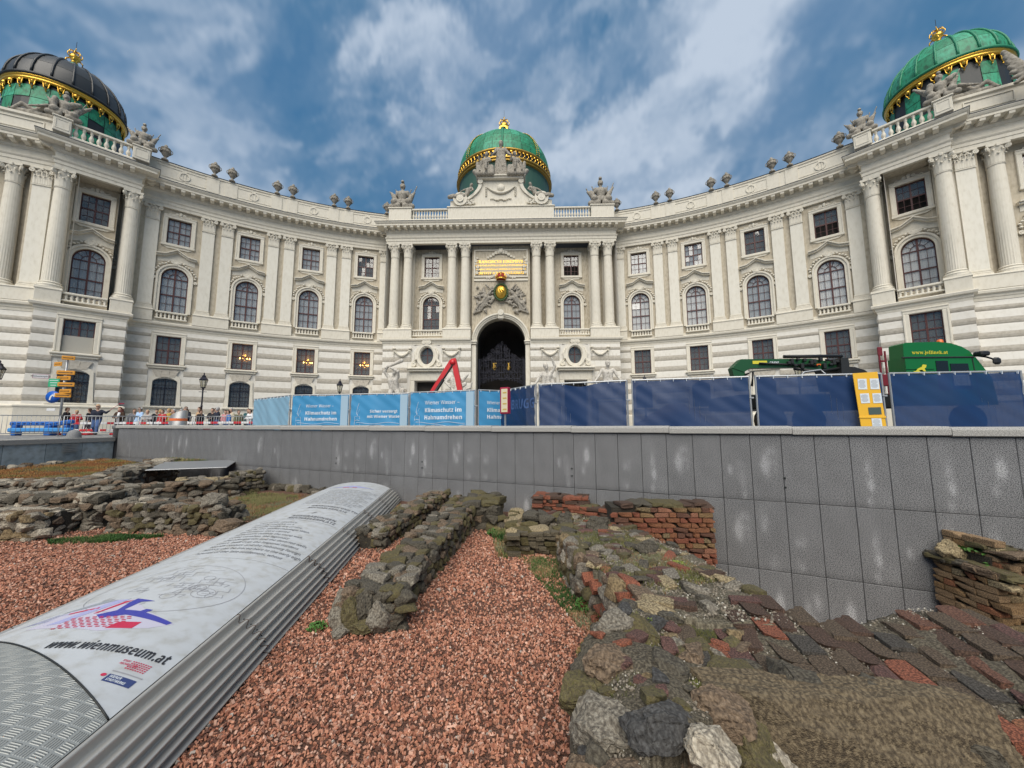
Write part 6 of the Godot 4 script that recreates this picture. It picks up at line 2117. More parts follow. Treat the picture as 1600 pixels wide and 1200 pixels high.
func crowd():
	var navy = Color(0.012, 0.016, 0.035)
	var blk = Color(0.01, 0.01, 0.012)
	var wht = Color(0.65, 0.66, 0.68)
	var red = Color(0.4, 0.02, 0.03)
	var blu = Color(0.05, 0.16, 0.42)
	var sky = Color(0.35, 0.5, 0.72)
	var tan_c = Color(0.42, 0.28, 0.16)
	var oliv = Color(0.12, 0.12, 0.06)
	var gry = Color(0.2, 0.2, 0.22)
	var jean = Color(0.06, 0.11, 0.25)
	var brn = Color(0.05, 0.025, 0.012)
	var bld = Color(0.4, 0.27, 0.12)
	var ggr = Color(0.35, 0.34, 0.33)
	var auburn = Color(0.1, 0.02, 0.012)
	var talk = {"le": Vector3(0.17, 0.64, 0.03), "lh": Vector3(0.1, 0.66, 0.16)}
	var both = {"le": Vector3(0.17, 0.64, 0.03), "lh": Vector3(0.06, 0.62, 0.18), "re": Vector3(-0.17, 0.64, 0.03), "rh": Vector3(-0.06, 0.62, 0.18)}
	var step = {"lk": Vector3(0.06, 0.29, 0.1), "la": Vector3(0.06, 0.06, 0.12), "rk": Vector3(-0.06, 0.28, 0.02), "ra": Vector3(-0.06, 0.08, -0.15), "lh": Vector3(0.16, 0.5, -0.06), "rh": Vector3(-0.16, 0.5, 0.12)}
	person("person in dark navy jacket and pale cap raising a stick, walking before the barrier", -24.05, 23.2, 1.86, 0.5, navy, jean, tan_c, {"le": Vector3(0.22, 0.74, 0.06), "lh": Vector3(0.32, 0.8, 0.12), "lk": Vector3(0.06, 0.29, 0.1), "la": Vector3(0.06, 0.06, 0.12), "rk": Vector3(-0.06, 0.28, 0.02), "ra": Vector3(-0.06, 0.08, -0.15)}, "", func(o, h):
		cap_on("beige_cloth").call(o, h)
		var st = new_st()
		tube(st, [Vector3(0.6, 1.5, 0.26), Vector3(1.05, 1.92, 0.3)], 0.012, 5)
		box(st, Vector3(1.15, 1.95, 0.3), Vector3(0.24, 0.06, 0.02))
		put("selfie_stick", done(st), M.crimson, o))
	person("person with long auburn hair and white scarf behind the barrier", -23.7, 24.2, 1.74, 0.2, brn, blk, auburn, both, "", func(o, h):
		var st = new_st(true)
		lathe(st, [[0.14, 1.2], [0.17, 1.35], [0.15, 1.55], [0.1, 1.68], [0.0, 1.72]], 10, Transform3D(Basis(), Vector3(0, 0, -0.06)))
		put("hair", done(st), M.auburn, o)
		st = new_st(true)
		tube(st, [Vector3(0.06, 1.42, 0.13), Vector3(0.04, 1.1, 0.19), Vector3(0.06, 0.75, 0.16)], 0.07, 6)
		put("scarf", done(st), M.white_cloth, o))
	var list = [
		["person in black coat bending between the signpost and the striped barrier", -28.0, 24.6, 1.76, 2.0, blk, navy, brn, step, null],
		["person in red top half hidden behind the blue barrier blocks", -27.2, 24.5, 1.58, 0.6, red, jean, bld, talk, null],
		["person in black jacket with lowered head left of the person with the stick", -26.2, 24.4, 1.68, -1.2, blk, gry, brn, step, null],
		["person in pale blue shirt and white cap next to the auburn haired person", -23.2, 24.6, 1.74, -0.2, sky, wht, brn, talk, "white_cloth"],
		["person in black shirt behind the person with the white cap", -22.75, 25.3, 1.64, 0.5, blk, gry, brn, {}, null],
		["person in light grey blouse leaning by the red and white boards", -22.4, 24.3, 1.56, 0.3, ggr, tan_c, tan_c, both, null],
		["person in dark green coat with fair hair in the thick of the crowd", -21.95, 24.7, 1.6, 2.4, oliv, blk, bld, {}, null],
		["person in red sleeves behind the red and white boards", -21.5, 24.4, 1.58, 0.1, red, navy, brn, talk, null],
		["person in beige jacket with grey hair left of the metal bin", -21.1, 24.8, 1.64, -0.6, tan_c, blk, ggr, {}, null],
		["tall person in black with white cap behind the metal bin", -20.7, 25.2, 1.8, 0.8, blk, navy, brn, {}, "white_cloth"],
		["person in navy coat just right of the metal bin", -20.0, 24.5, 1.62, 0.0, navy, blk, brn, talk, null],
		["tall person in brown leather jacket right of the metal bin", -19.5, 24.9, 1.76, -0.4, tan_c, oliv, brn, {}, null],
		["person in black coat standing in profile left of the lamp post", -19.0, 24.4, 1.55, 1.5, blk, navy, brn, step, null],
		["person in black with folded arms at the foot of the lamp post", -18.3, 24.5, 1.66, 0.2, blk, blk, brn, both, null],
		["broad person in navy jacket right of the lamp post", -17.75, 24.2, 1.72, 2.6, navy, jean, ggr, {}, null],
		["small person in blue beside the broad navy jacket", -17.3, 24.6, 1.52, -0.6, blu, jean, brn, {}, null],
		["person in tan coat with fair hair behind the small person in blue", -16.95, 25.0, 1.52, 0.4, tan_c, tan_c, bld, talk, null],
		["person in olive jacket left of the red and white plank barrier", -16.5, 24.4, 1.52, 0.9, oliv, blk, brn, {}, null],
		["person in white shirt behind the red and white plank barrier", -16.1, 24.9, 1.6, -0.3, wht, jean, brn, both, null],
		["tall person in dark grey behind the red and white plank barrier", -15.75, 25.1, 1.74, 0.2, gry, blk, brn, {}, null],
		["person in black jacket near the end of the plank barrier", -15.35, 24.6, 1.56, 1.2, blk, gry, brn, talk, null],
		["person in brown coat closest to the pale blue fence panel", -14.95, 24.4, 1.5, -0.8, Color(0.12, 0.07, 0.04), blk, brn, {}, null],
		["person in grey hooded top between the auburn haired person and the white cap", -24.0, 25.0, 1.66, 0.9, gry, blk, brn, {}, null],
		["person with fair hair in a mustard jacket in the second row", -22.2, 25.6, 1.7, -0.5, Color(0.4, 0.26, 0.05), jean, bld, {}, null],
		["person in light blue jacket behind the red sleeves", -21.2, 25.7, 1.72, 0.4, sky, navy, brn, talk, null],
		["person in dark red coat behind the fair haired green coat", -21.7, 26.0, 1.68, -0.9, Color(0.16, 0.02, 0.03), blk, ggr, {}, null],
		["person in white blouse just behind the navy coat by the bin", -20.3, 25.9, 1.66, 0.2, wht, jean, bld, {}, null],
		["person in charcoal coat behind the profile in black", -19.3, 26.0, 1.74, 1.0, Color(0.05, 0.05, 0.055), blk, brn, {}, null],
		["person with grey hair in a cream jacket behind the broad navy jacket", -17.9, 25.6, 1.72, -0.3, Color(0.5, 0.44, 0.33), gry, ggr, {}, null],
		["person in dark teal jacket behind the tan coat", -17.1, 26.1, 1.7, 0.6, Color(0.02, 0.09, 0.1), blk, brn, {}, null],
		["person in black cap and red scarf behind the white shirt", -16.3, 26.0, 1.72, 0.3, blk, blk, blk, {}, "crimson"],
		["person in light grey sweater in the last row by the fence panel", -15.2, 25.8, 1.66, -0.6, ggr, jean, bld, {}, null],
		["person in pink top glimpsed behind the crowd by the lamp post", -18.75, 26.2, 1.6, 0.3, Color(0.5, 0.2, 0.22), jean, brn, {}, null],
		["person in white coat glimpsed far back in the crowd", -22.9, 26.6, 1.68, 0.3, wht, blk, bld, {}, null],
	]
	for q in list:
		person(q[0], q[1] + 0.42 if q[1] > -25 else q[1] + 0.3, q[2], q[3], q[4], q[5], q[6], q[7], q[8], "people gathered on the square", cap_on(q[9]) if q[9] != null else null)

func barriers():
	# crowd-control railings of galvanised tube along the edge
	var proto = null
	var spots = [[-25.6, 17.6, -22.7, 20.2], [-22.6, 20.3, -20.1, 21.9], [-20.0, 21.95, -17.5, 22.6], [-17.4, 22.62, -13.9, 22.5]]
	var names = ["galvanised steel railing at the picture's edge in front of the blue barrier blocks", "galvanised steel railing in front of the striped barriers", "galvanised steel railing reaching the metal bin", "galvanised steel railing from the metal bin to the pale blue fence panel"]
	for i in 4:
		var q = spots[i]
		var o = thing("steel_railing", names[i], "railing", V(q[0], -0.44, q[1]), atan2(q[3] - q[1], q[2] - q[0]), "galvanised railings on the square")
		var w = Vector2(q[2] - q[0], q[3] - q[1]).length()
		var st = new_st(true)
		for y in [0.18, 1.1]:
			tube(st, [Vector3(0, y, 0), Vector3(w, y, 0)], 0.024, 8)
		for x in [0.0, w]:
			tube(st, [Vector3(x, 0.02, 0), Vector3(x, 1.1, 0)], 0.022, 8)
			tube(st, [Vector3(x, 0.03, -0.3), Vector3(x, 0.03, 0.3)], 0.02, 6)
		put("frame", done(st), M.zinc, o)
		for k in int(w / 0.155):
			if S.has("bar") == false:
				st = new_st(true)
				tube(st, [Vector3(0, 0.18, 0), Vector3(0, 1.1, 0)], 0.009, 6)
				S["bar"] = done(st)
			put("upright", S.bar, M.zinc, o, Transform3D(Basis(), Vector3(0.12 + k * 0.155, 0, 0)))
	# red and white plank barriers
	var pl = [[-27.6, 23.9, 2.0, "red and white plank barrier behind the blue barrier blocks"], [-25.4, 23.9, 2.0, "red and white plank barrier beside the person with the stick"], [-23.2, 23.8, 2.0, "red and white plank barrier in front of the auburn haired person"], [-20.9, 23.7, 2.2, "red and white plank barrier left of the metal bin"], [-18.6, 23.6, 2.2, "red and white plank barrier at the lamp post"], [-16.2, 23.5, 2.4, "red and white plank barrier next to the pale blue fence panel"]]
	for q in pl:
		var o = thing("plank_barrier", q[3], "barrier", V(q[0], -0.44, q[1]), 0.06, "red and white barriers on the square")
		for yy in [[0.74, 0.13], [0.3, 0.13]]:
			for k in 5:
				put("stripe", box_mesh(Vector3(q[2] / 5.0 - 0.002, yy[1], 0.04), 0.006), M.red_plastic if (k + int(yy[0] * 2)) % 2 == 0 else M.white_plastic, o, Transform3D(Basis(), Vector3((k + 0.5) * q[2] / 5.0, yy[0], 0)))
		for x in [0.2, q[2] - 0.2]:
			put("stand", box_mesh(Vector3(0.06, 0.84, 0.05), 0.01), M.white_plastic, o, Transform3D(Basis(), Vector3(x, 0.42, -0.05)))
			put("rubber_foot", box_mesh(Vector3(0.3, 0.12, 0.6), 0.03), M.red_plastic, o, Transform3D(Basis(), Vector3(x, 0.06, 0)))
	# blue plastic barrier blocks
	var bl = [[-28.6, 22.6, "long blue plastic barrier block behind the railing at the picture's edge"], [-26.1, 22.4, "blue plastic barrier block tilted against its neighbour behind the railing"]]
	for i in 2:
		var q = bl[i]
		var o = thing("blue_barrier", q[2], "barrier", V(q[0], -0.44, q[1]), 0.1 - 0.2 * i, "blue plastic barrier blocks")
		var w = 2.4 if i == 0 else 1.7
		put("upper_beam", box_mesh(Vector3(w, 0.24, 0.3), 0.05), M.blue_plastic, o, Transform3D(Basis(Vector3.BACK, 0.12 * i), Vector3(w / 2, 0.72, 0)))
		put("lower_beam", box_mesh(Vector3(w, 0.24, 0.36), 0.05), M.light_blue_plastic, o, Transform3D(Basis(), Vector3(w / 2, 0.34, 0.05)))
		for x in [0.3, w - 0.3]:
			put("foot", box_mesh(Vector3(0.25, 0.62, 0.42), 0.04), M.blue_plastic, o, Transform3D(Basis(), Vector3(x, 0.31, -0.02)))
		for k in 7:
			put("slot", box_mesh(Vector3(0.14, 0.08, 0.02), 0.01), M.dark_blue_plastic, o, Transform3D(Basis(), Vector3(0.2 + k * (w - 0.4) / 6.0, 0.72 + 0.12 * i * (0.2 + k * (w - 0.4) / 6.0 - w / 2) , 0.152)))
	# slanted metal bin with an orange band
	var o = thing("metal_bin", "slant-topped steel cylinder with an orange band at the end of the granite wall", "litter bin", V(-16.2, -0.44, 20.2))
	var st = new_st(true)
	for i in 24:
		var a0 = TAU * i / 24
		var a1 = TAU * (i + 1) / 24
		var f2 = func(a): return 1.15 + 0.22 * sin(a)
		var p = [Vector3(sin(a0), 0, cos(a0)) * 0.37, Vector3(sin(a1), 0, cos(a1)) * 0.37]
		quad(st, p[0], p[1], p[1] + Vector3(0, f2.call(a1), 0), p[0] + Vector3(0, f2.call(a0), 0))
		tri(st, p[0] + Vector3(0, f2.call(a0), 0), p[1] + Vector3(0, f2.call(a1), 0), Vector3(0, 1.15, 0))
	put("cylinder", done(st), M.steel, o)
	st = new_st(true)
	lathe(st, [[0.374, 0.8], [0.374, 0.93]], 24)
	put("orange_band", done(st), M.orange_band, o)
	# rounded stone bollard
	st = new_st(true)
	lathe(st, [[0.42, 0.0], [0.4, 0.2], [0.36, 0.42], [0.27, 0.58], [0.14, 0.66], [0.0, 0.68]], 20)
	tag(put("stone_bollard", done(st), M.granite_plain, self, Transform3D(Basis().scaled(Vector3.ONE * 0.62), V(-18.75, -0.5, 17.6))), "rounded granite bollard at the end of the railing, by the granite wall's corner", "bollard")
	signpost()

func signpost():
	var o = thing("signpost", "signpost with stacked orange direction boards, a green sign and a blue arrow disc", "signpost", V(-28.6, -0.44, 25.0), 0.15)
	var st = new_st(true)
	tube(st, [Vector3(0, 0, 0), Vector3(0, 5.2, 0)], 0.07, 10)
	put("pole", done(st), M.zinc, o)
	for q in [[5.15, 0.15, 0.62, 0.5], [4.72, -0.42, 0.72, -0.35], [4.15, 0.1, 0.9, 0.3], [3.78, 0.02, 1.0, -0.2], [3.35, 0.2, 0.85, 0.25], [2.9, 0.2, 0.8, -0.15], [2.62, 0.1, 0.8, 0.3]]:
		var b = put("direction_board", box_mesh(Vector3(q[2], 0.28, 0.05), 0.02), M.orange_board, o, Transform3D(Basis(Vector3.UP, q[3]), Vector3(q[1], q[0], 0.1)))
		st = new_st()
		slab(st, [Vector2(q[2] * 0.28, 0.05), Vector2(q[2] * 0.42, 0.0), Vector2(q[2] * 0.28, -0.05), Vector2(q[2] * 0.3, -0.02), Vector2(-q[2] * 0.4, -0.02), Vector2(-q[2] * 0.4, 0.02), Vector2(q[2] * 0.3, 0.02)], 0.026, 0.03)
		put("arrow", done(st), M.black_plastic, b)
	var g = put("green_sign", box_mesh(Vector3(0.66, 0.55, 0.05), 0.02), M.green_sign, o, Transform3D(Basis(), Vector3(-0.5, 3.45, 0.12)))
	st = new_st()
	for k in 3:
		box(st, Vector3(0, 0.16 - k * 0.16, 0.028), Vector3(0.5 - 0.08 * k, 0.04, 0.003))
	put("sign_line", done(st), M.white_plastic, g).set_meta("kind", "stuff")
	st = new_st(true)
	lathe(st, [[0.0, -0.03], [0.4, -0.03], [0.4, 0.03], [0.0, 0.03]], 28, Transform3D(Basis(Vector3.RIGHT, PI / 2), Vector3(-0.45, 2.5, 0.14)))
	var d = put("blue_disc", done(st), M.sign_blue, o)
	st = new_st()
	var inn = arc(Vector2(0.05, -0.25), 0.16, 0.36, 180, 75, 8)
	var out = arc(Vector2(0.05, -0.25), 0.28, 0.5, 180, 75, 8)
	band(st, inn, out, 0.0, 0.012, Transform3D(Basis().scaled(Vector3(0.75, 0.75, 1)), Vector3(-0.45, 2.48, 0.172)))
	slab(st, [Vector2(0.08, 0.02), Vector2(0.34, 0.16), Vector2(0.12, 0.4)], 0.0, 0.012, Transform3D(Basis().scaled(Vector3(0.75, 0.75, 1)), Vector3(-0.45, 2.48, 0.172)))
	put("white_arrow", done(st), M.white_plastic, d)
	put("sticker", box_mesh(Vector3(0.5, 0.18, 0.03), 0.01), M.white_plastic, o, Transform3D(Basis(), Vector3(-0.5, 1.66, 0.1)))
	# the street name plate on the pavilion wall
	var sp = thing("street_plate", "small white street name plate with red border on the pavilion wall", "street sign", V(-32.75, 3.75, 26.9), 0.75)
	sp.scale = Vector3.ONE * 0.62
	put("plate", box_mesh(Vector3(1.3, 0.55, 0.04), 0.01), M.white_plastic, sp)
	st = new_st()
	for q in [[0.0, 0.22, 1.2, 0.03], [0.0, -0.22, 1.2, 0.03], [-0.6, 0.0, 0.03, 0.44], [0.6, 0.0, 0.03, 0.44]]:
		box(st, Vector3(q[0], q[1], 0.024), Vector3(q[2], q[3], 0.006))
	put("border", done(st), M.crimson, sp)
	st = new_st()
	letters(st, "Michaelerplatz", 0.2, func(a, b): return Vector3(a, b, 0.028), true, "Droid Serif")
	put("lettering", done(st), M.black_plastic, sp)

# ---------------------------------------------------------------- the excavation
const FLOOR := -2.15
var GR = {}

func ground():
	# the square's paving lies round the pit
	var st = new_st()
	var y = -0.45
	var wl = func(x): return 10.797 - 0.4547 * x
	var q = [Vector2(-18.5, wl.call(-18.5) + 0.2), Vector2(13.0, wl.call(13.0) + 0.2)]
	quad(st, V(q[0].x, y, q[0].y), V(q[1].x, y, q[1].y), V(120, y, 140), V(-120, y, 140))
	quad(st, V(-120, y, -60), V(-18.5, y, -60), V(-18.5, y, q[0].y), V(-120, y, 140))
	quad(st, V(13, y, -60), V(120, y, -60), V(120, y, 140), V(13, y, q[1].y))
	quad(st, V(-18.5, y, -60), V(13, y, -60), V(13, y, -0.9), V(-18.5, y, -0.9))
	struct("square_paving", done(st), M.paving)
	st = new_st()
	quad(st, V(-18.6, FLOOR, -1), V(3.6, FLOOR, -1), V(3.6, FLOOR, 9.4), V(-18.6, FLOOR, 19.5))
	struct("gravel_ground", done(st), M.gravel_base)
	st = new_st()
	quad(st, V(2.0, -4.1, -1), V(13.2, -4.1, -1), V(13.2, -4.1, 5.2), V(2.0, -4.1, 10.2))
	struct("pit_ground", done(st), M.gravel_base)
	# walls of the pit on the near and outer sides
	st = new_st()
	sweep(st, [Vector2(13, wl.call(13.0) + 0.3), Vector2(13, -0.9), Vector2(-18.5, -0.9)], [[0.0, -4.2], [0.0, -0.45]], false)
	tag(put("pit_wall", done(st), M.granite_plain, self), "plain concrete side of the pit below the viewer", "wall")

func slab_mesh(w, h):
	var st = SurfaceTool.new()
	st.begin(Mesh.PRIMITIVE_TRIANGLES)
	st.set_smooth_group(-1)
	var b = 0.006
	var q = [Vector3(-w / 2, -h / 2, 0.019), Vector3(w / 2, -h / 2, 0.019), Vector3(w / 2, h / 2, 0.019), Vector3(-w / 2, h / 2, 0.019)]
	var f = [q[0] + Vector3(b, b, b), q[1] + Vector3(-b, b, b), q[2] + Vector3(-b, -b, b), q[3] + Vector3(b, -b, b)]
	var faces = [[f[0], f[1], f[2], f[3]]]
	for i in 4:
		var j = (i + 1) % 4
		faces.append([q[i], q[j], f[j], f[i]])
		faces.append([q[i] - Vector3(0, 0, 0.05), q[j] - Vector3(0, 0, 0.05), q[j], q[i]])
	for c in faces:
		for k in [0, 2, 1, 0, 3, 2]:
			st.set_uv(Vector2(c[k].x / w + 0.5, 0.5 - c[k].y / h))
			st.add_vertex(c[k])
	return done(st)

func granite_wall():
	var o = thing("granite_wall", "long speckled granite retaining wall with pale coping across the picture", "retaining wall")
	var x0 = -18.45
	var f = face_line(Vector2(x0, 10.797 - 0.4547 * x0), Vector2(1, -0.4547))
	var k = 1.0985
	var sx = func(x): return (x - x0) * k
	var back = new_st()
	sweep(back, [fpos(f, 0, -0.045), fpos(f, 34.5, -0.045)], [[0.0, -4.2], [0.0, -0.1]], false)
	put("joint_bed", done(back), M.joint, o)
	var mesh = {}
	var i0 = int(floor((x0 - 6.14) / 0.4685))
	for i in range(i0 + 1, 15):
		var x = 6.14 + i * 0.4685
		var top = 0.025 - 0.0065 * x - 0.165
		var rows = [[top, -1.444], [-1.452, -2.724]]
		if x > 3.0:
			rows.append([-2.732, -4.1])
		for r in rows:
			var h = r[0] - r[1]
			var key = "%d" % int(h * 100)
			if not mesh.has(key):
				mesh[key] = slab_mesh(0.508, h)
			put("granite_slab", mesh[key], M["granite_%d" % (rng.randi() % 9 if rng.randf() < (0.75 if x > -1.0 else 0.4) else 0)], o, fx(f, sx.call(x + 0.234), (r[0] + r[1]) / 2, -0.025 + jit(0.0015)))
	# coping stones about 2.1 m long with a rounded front
	var s = 0.02
	var n = 0
	while s < 34.0:
		var e = s + 2.17
		var a = fpos(f, s, 0)
		var xm = a.x + 1.0
		var t = 0.025 - 0.0065 * xm
		var prof = [[-0.4, t - 0.155], [0.045, t - 0.155], [0.06, t - 0.14], [0.06, t - 0.05], [0.045, t - 0.018], [0.0, t], [-0.4, t + 0.006]]
		put("coping_stone", sweep_mesh([a, fpos(f, e - 0.008, 0)], prof), M.coping, o)
		s = e
		n += 1
	# rounded head where the wall begins
	var st = new_st(true)
	lathe(st, [[0.23, -4.0], [0.23, -0.06], [0.27, -0.05], [0.29, 0.0], [0.29, 0.09], [0.26, 0.135], [0.0, 0.145]], 20, Transform3D(Basis(), V(x0 - 0.05, 0, 10.797 - 0.4547 * x0 + 0.2)))
	put("wall_head", done(st), M.granite_0, o)
	# small bolts in the panels
	for x in [-3.95, -0.76, 3.28, 7.09]:
		for dy in [-1.0, -1.17]:
			st = new_st()
			lathe(st, [[0.022, 0.0], [0.018, 0.012], [0.0, 0.013]], 8)
			put("bolt", done(st), M.dark_metal, o, fx(f, sx.call(x), dy, 0.002) * Transform3D(Basis(Vector3.RIGHT, PI / 2), Vector3.ZERO))
	# the lower boundary wall at the far end
	var w = thing("boundary_wall", "low blue-grey concrete boundary wall under the railing at the picture's edge", "wall")
	var wpts = [Vector2(-18.2, 12.0), Vector2(-18.4, 19.1)]
	for i in 5:
		var a = wpts[0].lerp(wpts[1], i / 5.0)
		var b = wpts[0].lerp(wpts[1], (i + 0.985) / 5.0)
		# its face looks towards +x: walk it from far to near
		put("wall_panel", sweep_mesh([a, b], [[0.0, -2.4], [0.0, -0.66], [-0.3, -0.66]]), M["blue_concrete_%d" % (i % 2)], w)
		if i == 3:
			st = new_st()
			for q in 6:
				box(st, Vector3(0, -0.98 + q * 0.075, 0), Vector3(0.02, 0.03, 0.62))
			put("vent_grille", done(st), M.zinc, w, Transform3D(Basis(), V(-18.26, -0.05, 17.1)))
	put("wall_coping", sweep_mesh([Vector2(-18.2, 12.0), Vector2(-18.4, 19.1)], [[-0.45, -0.66], [0.05, -0.66], [0.05, -0.47], [-0.45, -0.44]]), M.coping, w)

func info_tube():
	var o = thing("info_tube", "long half-round museum information panel with white printed top and corrugated metal sides", "information panel")
	var rp = Vector2(0.99, 0.143)
	var ax = Vector2(-0.143, 0.99)
	var p0 = Vector2(-1.19, 1.257)
	var at = func(u, v, off):
		var uu = clampf(u, -1.1999, 1.1999)
		var h = 0.575 * sqrt(1.0 - uu * uu / 1.44)
		var n = Vector2(uu / 1.44, h / 0.33).normalized()
		var p = p0 + rp * (uu + n.x * off) + ax * v
		return V(p.x, FLOOR + h + n.y * off, p.y)
	var L1 = 10.02
	# corrugated flanks in overlapping sheets
	var cuts = [-0.6, 0.62, 2.45, 4.1, 5.6, 7.05, 8.5, L1]
	for side in [1.0, -1.0]:
		for c in cuts.size() - 1:
			var st = new_st(true)
			var prof = []
			var n = 70
			for i in n + 1:
				var t = float(i) / n
				var ph = lerp(0.0, deg_to_rad(42.5), t)
				prof.append([cos(ph) * side * 1.2, 0.026 * sin(t * TAU * 7.0 - 1.2) + (0.004 if c % 2 else 0.0) - (0.03 if t > 0.97 else 0.0)])
			var e0 = cuts[c] - (0.03 if c > 0 else 0.0)
			var e1 = cuts[c + 1] + 0.03 if c < cuts.size() - 2 else L1
			var m = 6
			for j in m:
				var va = lerp(e0, e1, float(j) / m)
				var vb = lerp(e0, e1, float(j + 1) / m)
				for i in n:
					# neighbouring sheets overlap along a wavy edge
					var wv = 0.0
					var a = prof[i]
					var b = prof[i + 1]
					var q = [at.call(a[0], va, a[1]), at.call(a[0], vb, a[1]), at.call(b[0], vb, b[1]), at.call(b[0], va, b[1])]
					if side > 0:
						quad(st, q[0], q[1], q[2], q[3])
					else:
						quad(st, q[3], q[2], q[1], q[0])
			put("corrugated_sheet", done(st), M.corrugated, o)
			if c > 0:
				st = new_st(true)
				var pts = []
				for i in n + 1:
					pts.append(at.call(prof[i][0], cuts[c] - 0.032 + 0.012 * sin(i * 0.6), prof[i][1] + 0.004))
				tube(st, pts, 0.0045, 4)
				put("lap_joint", done(st), M.rust, o)
				for r in [9, 19, 29, 39, 49, 59]:
					st = new_st(true)
					lathe(st, [[0.011, 0.0], [0.008, 0.007], [0.0, 0.009]], 8, Transform3D(Basis(), at.call(prof[r][0], cuts[c] + 0.03, prof[r][1] + 0.002)))
					put("rivet", done(st), M.dark_metal, o)
	var sheet = func(called, v0, v1, ue, off, mt, m):
		var st = SurfaceTool.new()
		st.begin(Mesh.PRIMITIVE_TRIANGLES)
		st.set_smooth_group(0)
		var n = 40
		for j in m:
			for i in n:
				var q = []
				for e in [[i, j], [i + 1, j], [i + 1, j + 1], [i, j + 1]]:
					var u = -ue + 2.0 * ue * e[0] / n
					var sk = 0.54 * (0.9 - u)
					var v = lerp(v0 + (sk if v0 == 1.13 else 0.0), v1 + (sk if v1 == 1.12 else 0.0), float(e[1]) / m)
					q.append([at.call(u, v, off), Vector2(asin(u / 1.2) * 1.1, v)])
				for e in [0, 2, 1, 0, 3, 2]:
					st.set_uv(q[e][1])
					st.add_vertex(q[e][0])
		# edge thickness
		return put(called, done(st), mt, o)
	sheet.call("tread_plate", -0.6, 1.12, 0.905, 0.0, M.tread_plate, 6)
	sheet.call("printed_sheet", 1.13, 3.55, 0.905, 0.004, M.white_sheet, 10)
	sheet.call("printed_sheet", 3.555, 6.7, 0.905, 0.004, M.white_sheet, 10)
	sheet.call("printed_sheet", 6.705, L1, 0.905, 0.004, M.white_sheet, 10)
	var st = new_st(true)
	for side in [1.0, -1.0]:
		var pts = []
		for j in 12:
			pts.append(at.call(0.91 * side, lerp(-0.6, L1, j / 11.0), 0.002))
		tube(st, pts, 0.006, 5)
	put("edge_strip", done(st), M.dark_metal, o)
	st = new_st(true)
	var pts0 = []
	for i in 31:
		pts0.append(at.call(-0.9 + 1.8 * i / 30.0, 1.125 + 0.54 * (1.8 - 1.8 * i / 30.0), 0.004))
	tube(st, pts0, 0.006, 4)
	put("seam", done(st), M.dark_metal, o)
	# the end wall by the granite
	st = new_st()
	var pc = V(0, 0, 0)
	for i in 24:
		var a = at.call(1.2 * cos(PI * i / 24.0), L1, 0.0)
		var b = at.call(1.2 * cos(PI * (i + 1) / 24.0), L1, 0.0)
		var m0 = p0 + ax * L1
		tri(st, a, V(m0.x, FLOOR, m0.y), b)
	put("end_plate", done(st), M.zinc, o)
	# ---- the print
	var flat = func(poly, mt, called, h = 0.007):
		# polygon in (u, v), cut into small triangles that follow the curve
		var pv = PackedVector2Array(poly)
		var s2 = new_st(true)
		var bb = Rect2(pv[0], Vector2.ZERO)
		for p in pv:
			bb = bb.expand(p)
		var stp = max(0.05, bb.size.x / 14.0)
		var x = bb.position.x
		while x < bb.end.x:
			var strip = PackedVector2Array([Vector2(x, bb.position.y - 1), Vector2(x + stp, bb.position.y - 1), Vector2(x + stp, bb.end.y + 1), Vector2(x, bb.end.y + 1)])
			for part in Geometry2D.intersect_polygons(pv, strip):
				var ix = Geometry2D.triangulate_polygon(part)
				for t in range(0, ix.size(), 3):
					var a = part[ix[t]]
					var b = part[ix[t + 1]]
					var c = part[ix[t + 2]]
					if (b - a).cross(c - a) < 0:
						var e = b
						b = c
						c = e
					tri(s2, at.call(a.x, a.y, h), at.call(b.x, b.y, h), at.call(c.x, c.y, h))
			x += stp
		return put(called, done(s2), mt, o)
	var line = func(pts, wd, mt, called):
		var s2 = new_st(true)
		for i in pts.size() - 1:
			var d = (pts[i + 1] - pts[i]).normalized().orthogonal() * wd / 2
			var seg = max(1, int(abs(pts[i + 1].x - pts[i].x) / 0.08))
			for j in seg:
				var a = pts[i].lerp(pts[i + 1], float(j) / seg)
				var b = pts[i].lerp(pts[i + 1], float(j + 1) / seg)
				var q = [a - d, a + d, b + d, b - d]
				if (q[1] - q[0]).cross(q[2] - q[0]) < 0:
					q.reverse()
				quad(s2, at.call(q[0].x, q[0].y, 0.0065), at.call(q[1].x, q[1].y, 0.0065), at.call(q[2].x, q[2].y, 0.0065), at.call(q[3].x, q[3].y, 0.0065))
		return put(called, done(s2), mt, o)
	var words_at = func(text, h, u, v, bold, mt, called, fam = "Droid Sans", xs = 0.62):
		var s2 = new_st(true)
		letters(s2, text, h, func(a, b): return at.call(clampf(u + a * xs, -1.1, 0.895), v + b, 0.0075), bold, fam, HORIZONTAL_ALIGNMENT_LEFT)
		return put(called, done(s2), mt, o)
	words_at.call("www.wienmuseum.at", 0.145, 0.05, 1.67, true, M.black_print, "web_address", "Droid Sans", 0.53)
	# the coloured map
	flat.call([Vector2(-0.42, 2.0), Vector2(0.2, 1.86), Vector2(0.5, 1.95), Vector2(0.62, 2.06), Vector2(0.3, 2.2), Vector2(0.05, 2.42), Vector2(-0.3, 2.4)], M.print_lavender_pale, "map_field", 0.0055)
	flat.call([Vector2(-0.3, 2.02), Vector2(-0.2, 2.02), Vector2(0.0, 2.42), Vector2(-0.1, 2.42)], M.print_lavender, "map_band")
